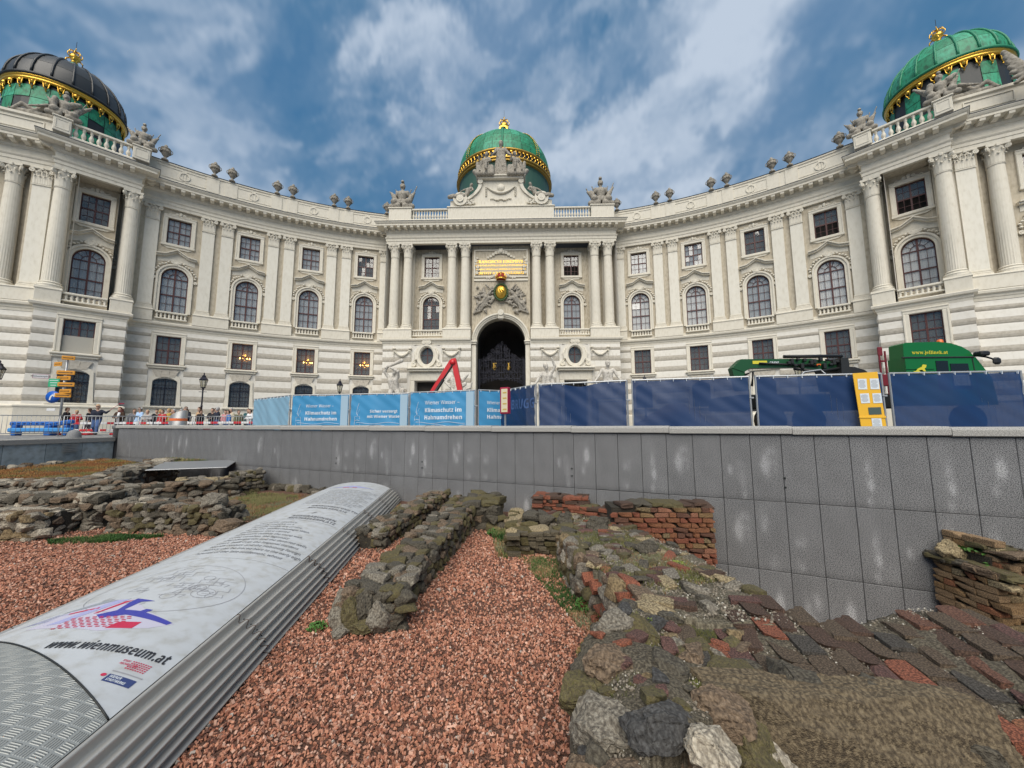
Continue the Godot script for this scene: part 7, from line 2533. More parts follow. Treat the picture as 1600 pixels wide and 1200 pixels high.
	flat.call([Vector2(-0.03, 2.13), Vector2(0.05, 2.06), Vector2(0.2, 2.12), Vector2(0.58, 2.03), Vector2(0.6, 2.07), Vector2(0.32, 2.17), Vector2(0.34, 2.22), Vector2(0.28, 2.23), Vector2(0.26, 2.19), Vector2(0.12, 2.21), Vector2(0.14, 2.36), Vector2(0.24, 2.38), Vector2(0.06, 2.43), Vector2(0.05, 2.36), Vector2(0.07, 2.2)], M.print_blue, "map_shape")
	flat.call([Vector2(0.22, 1.9), Vector2(0.4, 1.92), Vector2(0.4, 2.02), Vector2(0.24, 2.0)], M.print_red, "map_block")
	flat.call([Vector2(-0.08, 2.16), Vector2(0.0, 2.38), Vector2(0.05, 2.4), Vector2(-0.05, 2.16)], M.print_red, "map_bar")
	flat.call([Vector2(-0.3, 2.2), Vector2(-0.12, 2.26), Vector2(-0.13, 2.29), Vector2(-0.31, 2.23)], M.print_red, "map_bar")
	flat.call([Vector2(-0.4, 2.26), Vector2(-0.28, 2.28), Vector2(-0.1, 2.42), Vector2(-0.2, 2.43)], M.print_grey, "map_band")
	var s3 = new_st(true)
	for i in 9:
		for j in 7:
			var c = Vector2(-0.18 + i * 0.052 + (j % 2) * 0.02, 1.92 + j * 0.027)
			quad(s3, at.call(c.x, c.y, 0.0075), at.call(c.x + 0.03, c.y, 0.0075), at.call(c.x + 0.03, c.y + 0.014, 0.0075), at.call(c.x, c.y + 0.014, 0.0075))
	put("dot_pattern", done(s3), M.print_red, o).set_meta("kind", "stuff")
	for i in 5:
		line.call([Vector2(-0.55 + i * 0.04, 2.1), Vector2(-0.4 + i * 0.04, 2.24)], 0.01, M.print_lavender, "map_hatch")
	var ell = []
	for i in 49:
		ell.append(Vector2(0.15, 2.72) + Vector2(cos(TAU * i / 48.0) * 0.62, sin(TAU * i / 48.0) * 0.56))
	line.call(ell, 0.006, M.grey_ink, "map_outline")
	var r3 = RandomNumberGenerator.new()
	r3.seed = 11
	for i in 30:
		var c = Vector2(r3.randf_range(-0.3, 0.58), r3.randf_range(2.4, 3.2))
		if ((c - Vector2(0.15, 2.72)) / Vector2(0.55, 0.5)).length() > 1.0:
			continue
		var p = [c]
		var hz = r3.randf() < 0.5
		for k in 5:
			var st2 = r3.randf_range(0.04, 0.16)
			c += Vector2(st2, 0.02) if hz else Vector2(-0.02, st2 * 0.8 * (1.0 if k % 2 else -0.6))
			hz = not hz
			if ((c - Vector2(0.15, 2.72)) / Vector2(0.58, 0.52)).length() < 1.0:
				p.append(c)
		if p.size() > 1:
			line.call(p, 0.005, M.grey_ink, "map_line")
	for q in [[0.4, 2.7, 0.07], [0.5, 2.62, 0.05], [0.26, 2.5, 0.06], [0.5, 2.62, 0.1], [0.36, 2.95, 0.05]]:
		var cc = []
		for i in 17:
			cc.append(Vector2(q[0], q[1]) + Vector2(cos(TAU * i / 16.0), sin(TAU * i / 16.0)) * q[2])
		line.call(cc, 0.005, M.grey_ink, "map_circle")
	# logos
	s3 = new_st(true)
	for i in 8:
		for j in 5:
			if j == 2 and i < 2:
				continue
			var c = Vector2(0.69 + i * 0.016, 1.49 + j * 0.018)
			quad(s3, at.call(c.x, c.y, 0.0075), at.call(c.x + 0.01, c.y, 0.0075), at.call(c.x + 0.01, c.y + 0.01, 0.0075), at.call(c.x, c.y + 0.01, 0.0075))
	put("dotted_logo", done(s3), M.print_red, o).set_meta("kind", "stuff")
	words_at.call("STADT", 0.026, 0.63, 1.56, true, M.print_red, "logo_text")
	words_at.call("ARCHÄOLOGIE", 0.026, 0.63, 1.53, true, M.print_red, "logo_text")
	flat.call([Vector2(0.66, 1.35), Vector2(0.83, 1.35), Vector2(0.83, 1.42), Vector2(0.66, 1.42)], M.print_navy, "logo_box", 0.006)
	words_at.call("WIENER", 0.03, 0.675, 1.4, true, M.white_print, "logo_text")
	words_at.call("STADTWERKE", 0.03, 0.675, 1.37, true, M.white_print, "logo_text")
	flat.call(arc(Vector2(0.635, 1.4), 0.016, 0.015, 0, 345, 14), M.print_red, "logo_dot")
	line.call([Vector2(0.65, 1.45), Vector2(0.84, 1.45)], 0.01, M.grey_ink, "logo_line")
	# text blocks
	var para = ["houses of the late settlement, whose", "history can be traced here to the early eigh-", "teenth century and the Habsburg foreign", "court, built over the Imperial Gardens", "»Paradeisgartel« and the deserted wells", "of the canabae, the legionary", "settlement outside the camp wall.", "Excavations were carried", "out by the Stadtarchäologie Wien.", "The walls visible are of nine", "periods and give us a", "view of the structure"]
	for i in para.size():
		words_at.call(para[i], 0.1, -0.3, 3.78 + i * 0.14, false, M.dark_ink, "text_line")
	line.call([Vector2(-0.6, 5.48), Vector2(0.84, 5.48)], 0.008, M.dark_ink, "text_rule")
	words_at.call("AUSGRABUNGEN", 0.15, 0.0, 5.78, true, M.dark_ink, "title_line")
	words_at.call("MICHAELERPLATZ", 0.15, 0.0, 5.62, true, M.dark_ink, "title_line")
	line.call([Vector2(0.25, 6.0), Vector2(0.3, 6.12)], 0.03, M.dark_ink, "accent_mark")
	for i in 16:
		var ln = ["Die Häuser der Siedlung wurden hier vor dem Lager", "der Legion gebaut und bis in die Spätantike genutzt.", "Über den Mauern lag später der Paradeisgarten", "mit Brunnen und Kellern der Häuser am Platz."][i % 4]
		words_at.call(ln, 0.08, -0.3, 8.65 - i * 0.115, false, M.dark_ink, "text_line")
	words_at.call("GRABUNGEN UND FUNDE", 0.14, 0.0, 6.66, true, M.dark_ink, "title_line")
	words_at.call("MICHAELERPLATZ", 0.14, 0.0, 6.48, true, M.dark_ink, "title_line")
	flat.call([Vector2(-0.35, 9.1), Vector2(0.1, 8.98), Vector2(0.6, 9.1), Vector2(0.1, 9.3)], M.print_lavender, "map_field")
	flat.call([Vector2(-0.1, 8.98), Vector2(0.25, 8.99), Vector2(0.24, 9.06), Vector2(-0.1, 9.06)], M.print_red, "map_block")
	line.call([Vector2(-0.5, 9.2), Vector2(0.65, 9.12)], 0.025, M.print_blue, "map_bar")

# ---------------------------------------------------------------- ruins
func make_stones():
	S["rock"] = []
	S["slab"] = []
	S["brick"] = []
	S["boulder"] = []
	for i in 8:
		S.rock.append(rock_mesh(i + 1, 4, 0.24, 0.08, 8))
		S.slab.append(rock_mesh(i + 31, 3, 0.2, 0.05, 4))
		S.boulder.append(rock_mesh(i + 61, 14, 0.16, 0.09, 20, false))
	for i in 6:
		S.brick.append(rock_mesh(i + 91, 3, 0.05, 0.035, 2))
	S["ashlar"] = rock_mesh(140, 34, 0.04, 0.06, 5, false)

# one course-built rubble wall; sides: which long faces show ("f" nearer the viewer, "b" the other), ends "s", "e"
func rubble(o, A: Vector2, B: Vector2, width, yb, ya, yc, mats, size = 0.2, sides = "fse", top_mats = null, kind = "rock", most = 290):
	var d = (B - A).normalized()
	var n = Vector2(d.y, -d.x)
	var len = A.distance_to(B)
	var yaw = atan2(d.y, d.x)
	# mortar core
	var st = new_st()
	var m = max(2, int(len / 0.25))
	var r2 = fn
	for i in m:
		for q in [[-1.0, 1.0]]:
			var rows = []
			for e in [i, i + 1]:
				var c = A.lerp(B, float(e) / m)
				var t = lerp(ya, yc, float(e) / m) - 0.05 + 0.03 * fn.get_noise_2d(c.x * 120.0, c.y * 120.0)
				var w = width / 2 - 0.05
				rows.append([c + n * w, c - n * w, t])
			quad(st, V(rows[0][0].x, yb - 0.1, rows[0][0].y), V(rows[1][0].x, yb - 0.1, rows[1][0].y), V(rows[1][0].x, rows[1][2], rows[1][0].y), V(rows[0][0].x, rows[0][2], rows[0][0].y))
			quad(st, V(rows[0][0].x, rows[0][2], rows[0][0].y), V(rows[1][0].x, rows[1][2], rows[1][0].y), V(rows[1][1].x, rows[1][2], rows[1][1].y), V(rows[0][1].x, rows[0][2], rows[0][1].y))
			quad(st, V(rows[1][1].x, yb - 0.1, rows[1][1].y), V(rows[0][1].x, yb - 0.1, rows[0][1].y), V(rows[0][1].x, rows[0][2], rows[0][1].y), V(rows[1][1].x, rows[1][2], rows[1][1].y))
			if i == 0:
				quad(st, V(rows[0][1].x, yb - 0.1, rows[0][1].y), V(rows[0][0].x, yb - 0.1, rows[0][0].y), V(rows[0][0].x, rows[0][2], rows[0][0].y), V(rows[0][1].x, rows[0][2], rows[0][1].y))
			if i == m - 1:
				quad(st, V(rows[1][0].x, yb - 0.1, rows[1][0].y), V(rows[1][1].x, yb - 0.1, rows[1][1].y), V(rows[1][1].x, rows[1][2], rows[1][1].y), V(rows[1][0].x, rows[1][2], rows[1][0].y))
	put("mortar_core", done(st), M.mortar, o)
	var cnt = 0
	var faces = []
	if "f" in sides:
		faces.append([A + n * width / 2, d, len, yaw, ya, yc])
	if "b" in sides:
		faces.append([B - n * width / 2, -d, len, yaw + PI, yc, ya])
	if "s" in sides:
		faces.append([A - n * width / 2, n, width, yaw - PI / 2, ya, ya])
	if "e" in sides:
		faces.append([B + n * width / 2, -n, width, yaw + PI / 2, yc, yc])
	for fc in faces:
		var y = yb - size * 0.2
		var hmax = max(fc[4], fc[5])
		while y < hmax - 0.03:
			var ch = size * rng.randf_range(0.48, 0.75) if kind == "rock" else size * 0.27
			var x = -rng.randf_range(0.0, size * 0.5)
			while x < fc[2]:
				var w = size * (rng.randf_range(0.6, 1.5) if kind == "rock" else pick([0.5, 1.0, 1.0, 0.55]))
				var t = clampf((x + w / 2) / fc[2], 0.0, 1.0)
				var tp = lerp(fc[4], fc[5], t)
				if y + ch * 0.6 < tp + 0.02:
					var p = fc[0] + fc[1] * (x + w / 2)
					var nn = Vector2(fc[1].y, -fc[1].x)
					var deep = size * 0.9
					p -= nn * (deep * 0.36 + rng.randf_range(-0.02, 0.03))
					var mesh = pick(S[kind])
					stone("stone" if kind == "rock" else "brick", o, mesh, M[pick(mats)], V(p.x, y + ch / 2 + jit(0.01), p.y), Vector3(w * 1.06, ch * (1.12 if kind == "rock" else 0.95), deep), fc[3] + jit(0.12 if kind == "rock" else 0.03), jit(0.08 if kind == "rock" else 0.02), jit(0.1 if kind == "rock" else 0.015))
					cnt += 1
				x += w * (1.0 if kind == "rock" else 1.06)
			y += ch * (0.98 if kind == "rock" else 1.12)
	# capping stones
	var tm = top_mats if top_mats != null else mats
	var s = size * 0.3
	while s < len - size * 0.1:
		var w = size * rng.randf_range(0.8, 1.5)
		var c = -width / 2 + size * 0.3
		while c < width / 2 - size * 0.1:
			var dd = size * rng.randf_range(0.8, 1.5)
			var p = A + d * (s + jit(0.04)) - n * -1.0 * (c + jit(0.04))
			var yy = lerp(ya, yc, clampf(s / len, 0, 1))
			var th = size * rng.randf_range(0.4, 0.75)
			stone("cap_stone", o, pick(S.slab if rng.randf() < 0.6 else S.rock), M[pick(tm)], V(p.x, yy - th * 0.3 + jit(0.025), p.y), Vector3(w, th, dd), yaw + jit(0.4), jit(0.12), jit(0.12))
			cnt += 1
			c += dd * 0.92
		s += w * 0.9
	return cnt

# an uneven bed of mortar and earth over an outline, with a skirt down to yb
func bed(o, called, poly, top: Callable, yb, mt, step = 0.07, rough = 0.035):
	var pv = PackedVector2Array(poly)
	var bb = Rect2(pv[0], Vector2.ZERO)
	for p in pv:
		bb = bb.expand(p)
	var nx = int(bb.size.x / step) + 1
	var ny = int(bb.size.y / step) + 1
	var ins = {}
	for i in nx:
		for j in ny:
			if Geometry2D.is_point_in_polygon(bb.position + Vector2(i + 0.5, j + 0.5) * step, pv):
				ins[Vector2i(i, j)] = true
	var hp = func(i, j):
		var p = bb.position + Vector2(i, j) * step
		var e = fn.get_noise_2d(p.x * 160.0, p.y * 160.0) * rough + fn.get_noise_2d(p.x * 700.0 + 90.0, p.y * 700.0) * rough * 0.4
		return V(p.x, top.call(p.x, p.y) + e, p.y)
	var st = new_st(true)
	for c in ins:
		var i = c.x
		var j = c.y
		quad(st, hp.call(i, j), hp.call(i + 1, j), hp.call(i + 1, j + 1), hp.call(i, j + 1))
		for e in [[Vector2i(i - 1, j), [i, j + 1], [i, j]], [Vector2i(i + 1, j), [i + 1, j], [i + 1, j + 1]], [Vector2i(i, j - 1), [i, j], [i + 1, j]], [Vector2i(i, j + 1), [i + 1, j + 1], [i, j + 1]]]:
			if not ins.has(e[0]):
				var a = hp.call(e[1][0], e[1][1])
				var b = hp.call(e[2][0], e[2][1])
				quad(st, Vector3(a.x, yb, a.z), Vector3(b.x, yb, b.z), b, a)
	return put(called, done(st), mt, o)

func crumbs(o, called, poly, top: Callable, count, s0, s1, mats_key, sd):
	# small loose grit lying on a bed
	var pv = PackedVector2Array(poly)
	var bb = Rect2(pv[0], Vector2.ZERO)
	for p in pv:
		bb = bb.expand(p)
	var r = RandomNumberGenerator.new()
	r.seed = sd
	var xs = []
	while xs.size() < count:
		var p = bb.position + Vector2(r.randf(), r.randf()) * bb.size
		if Geometry2D.is_point_in_polygon(p, pv):
			var s = lerp(s0, s1, pow(r.randf(), 2.0))
			var b = Basis.from_euler(Vector3(r.randf() * TAU, r.randf() * TAU, 0)).scaled_local(Vector3(s, s * 0.7, s))
			xs.append(Transform3D(b, V(p.x, top.call(p.x, p.y) + s * 0.15, p.y)))
	var mm = MultiMesh.new()
	mm.transform_format = MultiMesh.TRANSFORM_3D
	mm.mesh = S.pebble[0]
	mm.instance_count = xs.size()
	for i in xs.size():
		mm.set_instance_transform(i, xs[i])
	var q = MultiMeshInstance3D.new()
	q.multimesh = mm
	q.material_override = M[mats_key]
	q.name = called
	q.set_meta("kind", "stuff")
	o.add_child(q, true)

func ruins():
	var grey = ["stone_grey", "stone_grey", "stone_brown", "stone_pale", "stone_dark"]
	var pale = ["stone_pale", "stone_pale", "stone_grey", "stone_ochre", "stone_brown"]
	var moss = ["stone_moss", "stone_dark", "stone_dark", "stone_moss", "stone_brown"]
	# --- the rubble walls at the back left
	var o = thing("rubble_wall", "pale rubble wall at the picture's edge nearest the gravel", "ruined wall")
	rubble(o, Vector2(-9.8, 7.75), Vector2(-7.25, 7.75), 0.75, FLOOR, -1.66, -1.62, pale, 0.25, "fe")
	o = thing("rubble_wall", "upper tier of rubble behind the pale wall at the picture's edge", "ruined wall")
	rubble(o, Vector2(-11.4, 8.75), Vector2(-7.0, 8.6), 0.8, FLOOR, -1.5, -1.5, grey, 0.26, "fe")
	o = thing("rubble_wall", "dark rubble wall with upright stones ending beside the information panel", "ruined wall")
	rubble(o, Vector2(-6.5, 8.35), Vector2(-3.95, 8.1), 0.62, FLOOR, -1.52, -1.62, ["stone_brown", "stone_grey", "stone_dark", "stone_moss"], 0.19, "fe", grey)
	stone("end_stone", o, S.boulder[2], M.stone_grey, V(-4.25, -1.5, 8.0), Vector3(0.42, 0.3, 0.4), 0.4)
	stone("end_stone", o, S.boulder[3], M.stone_brown, V(-3.72, -1.95, 7.75), Vector3(0.5, 0.3, 0.4), 0.9)
	stone("end_stone", o, S.boulder[4], M.stone_pale, V(-3.5, -2.08, 7.55), Vector3(0.36, 0.2, 0.3), 0.2)
	o = thing("rubble_wall", "long low rubble wall along the front of the rusty grass mound", "ruined wall")
	rubble(o, Vector2(-14.4, 11.2), Vector2(-9.6, 11.3), 0.7, FLOOR, -1.55, -1.5, grey, 0.25, "f")
	o = thing("rubble_wall", "rubble wall with flat cover stones between the mound and the plastered wall", "ruined wall")
	rubble(o, Vector2(-9.9, 10.3), Vector2(-6.8, 12.2), 0.6, FLOOR, -1.62, -1.62, ["stone_grey", "stone_dark", "stone_brown"], 0.26, "fse")
	o = thing("rubble_wall", "rubble wall climbing beside the mound to the granite wall", "ruined wall")
	rubble(o, Vector2(-10.6, 11.6), Vector2(-12.1, 15.2), 0.9, FLOOR, -1.42, -1.3, grey, 0.28, "bfe")
	o = thing("plastered_wall", "short ruined wall with remains of yellowish plaster", "ruined wall")
	rubble(o, Vector2(-9.1, 12.55), Vector2(-7.75, 13.0), 0.45, FLOOR, -1.68, -1.66, ["stone_plaster"], 0.24, "fse", ["stone_plaster", "stone_grey"])
	o = thing("rubble_heap", "dark rubble end of wall below the metal cover plate", "ruined wall")
	rubble(o, Vector2(-7.7, 13.0), Vector2(-7.0, 13.5), 0.9, FLOOR, -1.55, -1.5, ["stone_dark", "stone_grey", "stone_moss"], 0.2, "fse")
	o = thing("rubble_row", "low row of dark stones along the foot of the granite wall", "stone row")
	for i in 26:
		var x = -7.2 + i * 0.17
		var p = Vector2(x, 10.797 - 0.4547 * x - 0.28 + jit(0.1))
		stone("stone", o, pick(S.rock), M[pick(["stone_dark", "stone_moss", "stone_grey"])], V(p.x, FLOOR + 0.07 + jit(0.03), p.y), Vector3(0.3, rng.randf_range(0.16, 0.34), 0.26), jit(1.0), jit(0.2))
	o = thing("rubble_row", "row of pale stones along the foot of the blue-grey boundary wall behind the grass", "stone row")
	for i in 22:
		stone("stone", o, pick(S.rock), M[pick(["stone_pale", "stone_grey", "stone_brown"])], V(-17.7 + jit(0.15), -1.52 + jit(0.04), 12.2 + i * 0.28), Vector3(0.34, rng.randf_range(0.14, 0.26), 0.3), jit(1.0), jit(0.2))
	var pl = put("metal_plate", box_mesh(Vector3(2.3, 0.03, 1.5), 0.01), M.zinc, self, Transform3D(Basis(Vector3.UP, 0.42) * Basis(Vector3.RIGHT, 0.1), V(-9.9, -1.36, 14.1)))
	tag(pl, "flat grey metal cover plate lying on the rubble by the granite wall", "cover plate")
	# the mound
	var mp = [Vector2(-18.4, 11.5), Vector2(-11.4, 11.5), Vector2(-11.6, 13.0), Vector2(-12.6, 15.6), Vector2(-13.0, 16.4), Vector2(-18.4, 18.8)]
	bed(self, "mound", mp, func(x, z2): return -1.68 + 0.04 * sin(x) + 0.02 * (z2 - 12.0), FLOOR - 0.1, M.earth, 0.25, 0.08).set_meta("kind", "structure")
	# --- the two mossy walls in the middle
	o = thing("mossy_wall", "long mossy dark wall running from the gravel to the granite wall", "ruined wall")
	rubble(o, Vector2(0.42, 4.35), Vector2(0.86, 9.3), 0.6, FLOOR, -1.78, -1.62, moss, 0.17, "fs", ["stone_grey", "stone_dark", "stone_moss", "stone_dark", "stone_brown"])
	var mid_dark = ["stone_dark", "stone_grey", "stone_moss", "stone_grey"]
	for q in [[0.1, 4.36, 0.26, 0.22], [0.4, 4.26, 0.3, 0.16], [0.7, 4.4, 0.26, 0.2], [0.25, 4.3, 0.22, 0.34], [0.56, 4.28, 0.24, 0.3], [0.08, 4.5, 0.22, 0.36], [0.72, 4.5, 0.24, 0.36], [0.38, 4.34, 0.22, 0.4], [0.2, 4.2, 0.16, 0.1]]:
		stone("end_stone", o, pick(S.boulder), M[pick(mid_dark)], V(q[0], FLOOR + q[3] * 0.5, q[1]), Vector3(q[2], q[3], 0.26), jit(0.6), jit(0.15))
	o = thing("mossy_wall", "shorter mossy dark wall between the information panel and the long one", "ruined wall")
	rubble(o, Vector2(-0.62, 7.0), Vector2(-0.04, 10.2), 0.5, FLOOR, -1.84, -1.66, moss, 0.17, "fs", ["stone_dark", "stone_grey", "stone_moss", "stone_brown"])
	o = thing("mossy_pier", "block of mossy boulders at the far end of the long mossy wall", "ruined pier")
	rubble(o, Vector2(1.22, 8.3), Vector2(1.3, 9.5), 0.66, FLOOR, -1.6, -1.55, moss, 0.3, "sbf")
	# --- the small brick basin
	o = thing("brick_basin", "small grey brick basin with a dark slot on top beside the mossy pier", "brick basin")
	rubble(o, Vector2(1.86, 6.85), Vector2(2.85, 6.85), 0.3, FLOOR, -1.76, -1.76, ["brick_grey", "brick_moss", "brick_grey"], 0.24, "fs", ["stone_plaster", "brick_moss"], "brick")
	rubble(o, Vector2(2.0, 7.0), Vector2(2.05, 8.1), 0.34, FLOOR, -1.72, -1.7, ["brick_moss", "stone_plaster"], 0.24, "bs", ["stone_plaster", "stone_plaster", "stone_ochre"])
	rubble(o, Vector2(2.2, 7.75), Vector2(2.9, 7.75), 0.34, FLOOR, -1.7, -1.7, ["brick_moss", "stone_dark"], 0.24, "f", ["stone_dark", "stone_moss"])
	# --- the main wall on the right
	var wt = func(x, z2): return clampf(-1.55 - 0.075 * (z2 - 3.6), -1.86, -1.5)
	o = thing("stone_wall", "broad ruined wall with earthy top, loose bricks and tufts right of the red gravel", "ruined wall")
	var cp = [Vector2(3.2, 3.3), Vector2(3.02, 4.2), Vector2(2.86, 5.0), Vector2(2.76, 6.0), Vector2(2.72, 7.2), Vector2(2.5, 8.0), Vector2(2.3, 9.3), Vector2(3.6, 8.9), Vector2(4.0, 7.4), Vector2(4.25, 5.8), Vector2(4.35, 4.4), Vector2(4.15, 3.2)]
	bed(o, "mortar_bed", cp, func(x, z2): return wt.call(x, z2) - 0.015, -4.1, M.mortar_mossy, 0.05, 0.055)
	# its left face
	for seg in [[Vector2(2.76, 7.2), Vector2(2.72, 6.0)], [Vector2(2.72, 6.0), Vector2(2.82, 5.0)], [Vector2(2.82, 5.0), Vector2(2.98, 4.2)], [Vector2(2.98, 4.2), Vector2(3.14, 3.4)]]:
		var d = (seg[1] - seg[0]).normalized()
		var L2 = seg[0].distance_to(seg[1])
		var y = FLOOR - 0.05
		var top = wt.call(seg[0].x, (seg[0].y + seg[1].y) / 2)
		while y < top - 0.06:
			var x = jit(0.05)
			var ch = rng.randf_range(0.1, 0.2)
			while x < L2:
				var w = rng.randf_range(0.12, 0.3)
				var p = seg[0] + d * (x + w / 2)
				var br = seg[0].y < 5.1 and rng.randf() < 0.35
				stone("brick" if br else "stone", o, pick(S.brick if br else S.rock), M[pick(["brick_red", "brick_orange"]) if br else pick(["stone_ochre", "stone_grey", "stone_moss", "stone_brown", "stone_pale"])], V(p.x, y + ch / 2, p.y), Vector3(w * 1.05, ch * 1.08, 0.2) if not br else Vector3(0.13, 0.075, 0.2), atan2(d.y, d.x) + jit(0.15), jit(0.1), jit(0.12) if not br else jit(0.9))
				x += w
			y += ch
		var x2 = 0.05
		while x2 < L2:
			var w = rng.randf_range(0.22, 0.36)
			var p = seg[0] + d * (x2 + w / 2) + Vector2(0.12, 0.04)
			var br = seg[0].y < 5.3 and rng.randf() < 0.55
			stone("brick" if br else "cap_stone", o, pick(S.brick if br else S.slab), M[pick(["brick_red", "brick_orange"]) if br else pick(["stone_moss", "stone_dark", "stone_brown"])], V(p.x, top + jit(0.02), p.y), Vector3(w, 0.09, rng.randf_range(0.2, 0.3)) if not br else Vector3(0.25, 0.07, 0.13), atan2(d.y, d.x) + jit(0.15), jit(0.06), jit(0.08))
			x2 += w
	var pv = PackedVector2Array(cp)
	var top_count = 0
	while top_count < 130:
		var p = Vector2(rng.randf_range(2.4, 4.35), rng.randf_range(3.3, 9.2))
		if not Geometry2D.is_point_in_polygon(p, pv):
			continue
		top_count += 1
		var br = rng.randf() < 0.25
		var flat = p.y < 5.2
		stone("brick" if br else "flat_stone", o, pick(S.brick if br else S.slab), M[pick(["brick_dark", "brick_red", "brick_purple"]) if br else pick(["stone_dark", "stone_grey", "stone_moss", "stone_brown", "stone_plaster"])], V(p.x, wt.call(p.x, p.y) + 0.012, p.y), Vector3(0.24, 0.06, 0.125) if br else Vector3(rng.randf_range(0.1, 0.3), rng.randf_range(0.05, 0.1), rng.randf_range(0.1, 0.22)), rng.randf() * TAU, jit(0.1), jit(0.1))
	crumbs(o, "grit", cp, wt, 5500, 0.006, 0.026, "grit", 3)
	crumbs(o, "pale_grit", cp, wt, 1500, 0.005, 0.02, "grit_pale", 4)
	for q in [[3.4, 7.0, 0.5, 0.32], [2.9, 7.6, 0.4, 0.25], [3.75, 5.4, 0.35, 0.2]]:
		stone("boulder", o, pick(S.boulder), M[pick(["stone_brown", "stone_dark"])], V(q[0], wt.call(q[0], q[1]) + 0.06, q[1]), Vector3(q[2], q[3], q[2] * 0.8), jit(1.0))
	# brick stump at its far end
	o = thing("brick_stump", "stepped red brick stump against the granite at the far end of the broad ruined wall", "ruined wall")
	rubble(o, Vector2(2.42, 9.0), Vector2(3.5, 8.75), 0.5, FLOOR, -1.56, -1.56, ["brick_red", "brick_dark", "brick_red"], 0.25, "fs", ["brick_dark", "brick_red"], "brick")
	rubble(o, Vector2(3.3, 8.6), Vector2(4.1, 8.1), 0.5, -2.6, -1.68, -1.7, ["brick_dark", "brick_red"], 0.25, "f", ["brick_dark", "stone_moss"], "brick")
	# brick wall in front of the granite
	o = thing("brick_wall", "ragged red brick wall facing the viewer in front of the granite slabs", "ruined wall")
	var ymax = -1.5
	var st = new_st()
	box(st, Vector3(4.72, -2.85, -7.86), Vector3(1.86, 2.62, 0.6))
	put("mortar_core", done(st), M.mortar, o)
	var y = -3.0
	var row = 0
	while y < ymax - 0.05:
		var x = 3.75 + (row % 2) * 0.07
		while x < 5.66:
			var w = pick([0.14, 0.27, 0.27, 0.14])
			w = min(w, 5.69 - x)
			if w > 0.05 and not (x < 4.1 and y > -1.66):
				var odd = rng.randf() < 0.04
				stone("brick", o, pick(S.brick), M[pick(["brick_red", "brick_red", "brick_orange", "brick_worn", "brick_ochre", "brick_orange", "brick_pink"]) if not odd else "stone_ochre"], V(x + w / 2, y + 0.045, 7.55 + jit(0.012)), Vector3(w - 0.014, 0.078, 0.14), jit(0.04), jit(0.03), jit(0.025))
			x += w
		# the brick returns on the wall's end
		for k in 3:
			stone("brick", o, pick(S.brick), M[pick(["brick_red", "brick_dark"])], V(5.64, y + 0.045, 7.68 + k * 0.2), Vector3(0.12, 0.078, 0.19), jit(0.04))
		y += 0.092
		row += 1
	for i in 9:
		stone("cap_brick", o, pick(S.slab), M[pick(["stone_moss", "brick_dark", "stone_dark"])], V(4.05 + i * 0.195, ymax + 0.0 + jit(0.015), 7.75), Vector3(0.26, 0.1, 0.5), jit(0.2), jit(0.05))
	# the ruin at the frame's right edge
	o = thing("brick_ruin", "tall brick and stone ruin with mossy stepped top at the right edge before the granite", "ruined wall")
	var A = Vector2(8.83, 6.72)
	var B = Vector2(8.86, 5.93)
	var d2 = (B - A).normalized()
	var l2 = A.distance_to(B)
	st = new_st()
	slab(st, [Vector2(8.97, 6.72), Vector2(8.97, 6.06), Vector2(10.6, 5.96), Vector2(10.6, 6.0)], -4.1, -1.95, Transform3D(Basis(Vector3(1, 0, 0), Vector3(0, 0, -1), Vector3(0, 1, 0)), Vector3.ZERO))
	put("mortar_core", done(st), M.mortar, o)
	y = -3.3
	var yaw = atan2(d2.y, d2.x)
	while y < -1.78:
		var back = 0.0 if y < -2.15 else 0.22
		var x = 0.0
		while x < l2:
			var w = pick([0.15, 0.28, 0.28])
			var p = A + d2 * (x + w / 2) + Vector2(back, -0.02)
			if y < -1.95 - 0.2 * (x / l2) or x < 0.5:
				stone("brick", o, pick(S.brick), M[pick(["brick_ochre", "brick_pale", "brick_pale", "brick_orange", "stone_plaster"])], V(p.x, y + 0.05, p.y), Vector3(w - 0.014, 0.085, 0.16), yaw + jit(0.05), jit(0.03), jit(0.03))
			x += w
		var xx = B.x + 0.05
		while xx < 10.2:
			var w = pick([0.15, 0.28])
			if y < -1.95 - 0.1 * sin(xx * 5.0):
				stone("brick", o, pick(S.brick), M[pick(["brick_ochre", "brick_pale", "stone_ochre"])], V(xx + w / 2 + back * 0.5, y + 0.05, B.y - (xx - B.x) * 0.1 + 0.02), Vector3(w - 0.014, 0.085, 0.16), jit(0.05) + 0.1, jit(0.03), jit(0.03))
			xx += w
		y += 0.1
	for i in 34:
		var t = rng.randf()
		var p = A.lerp(B, t) + Vector2(0.15 + rng.randf() * 0.9, 0.0)
		var hy = -1.74 - 0.1 * t - 0.25 * clampf((p.x - A.lerp(B, t).x - 0.15), 0, 1) if i > 12 else -2.12
		if i <= 12:
			p = A.lerp(B, i / 12.0) + Vector2(0.06, -0.02)
		stone("ledge_stone", o, pick(S.slab), M[pick(["stone_moss", "stone_brown", "stone_moss", "stone_dark"])], V(p.x, hy, p.y), Vector3(rng.randf_range(0.25, 0.5), 0.1, rng.randf_range(0.2, 0.4)), yaw + jit(0.3), jit(0.08), jit(0.1))
	stone("plaster_stone", o, S.boulder[1], M.stone_plaster, V(8.86, -1.98, 6.5), Vector3(0.3, 0.3, 0.34), yaw)
	# --- the great block of masonry at the viewer's feet
	o = thing("masonry_block", "massive block of old masonry with embedded bricks at the viewer's feet", "ruined masonry")
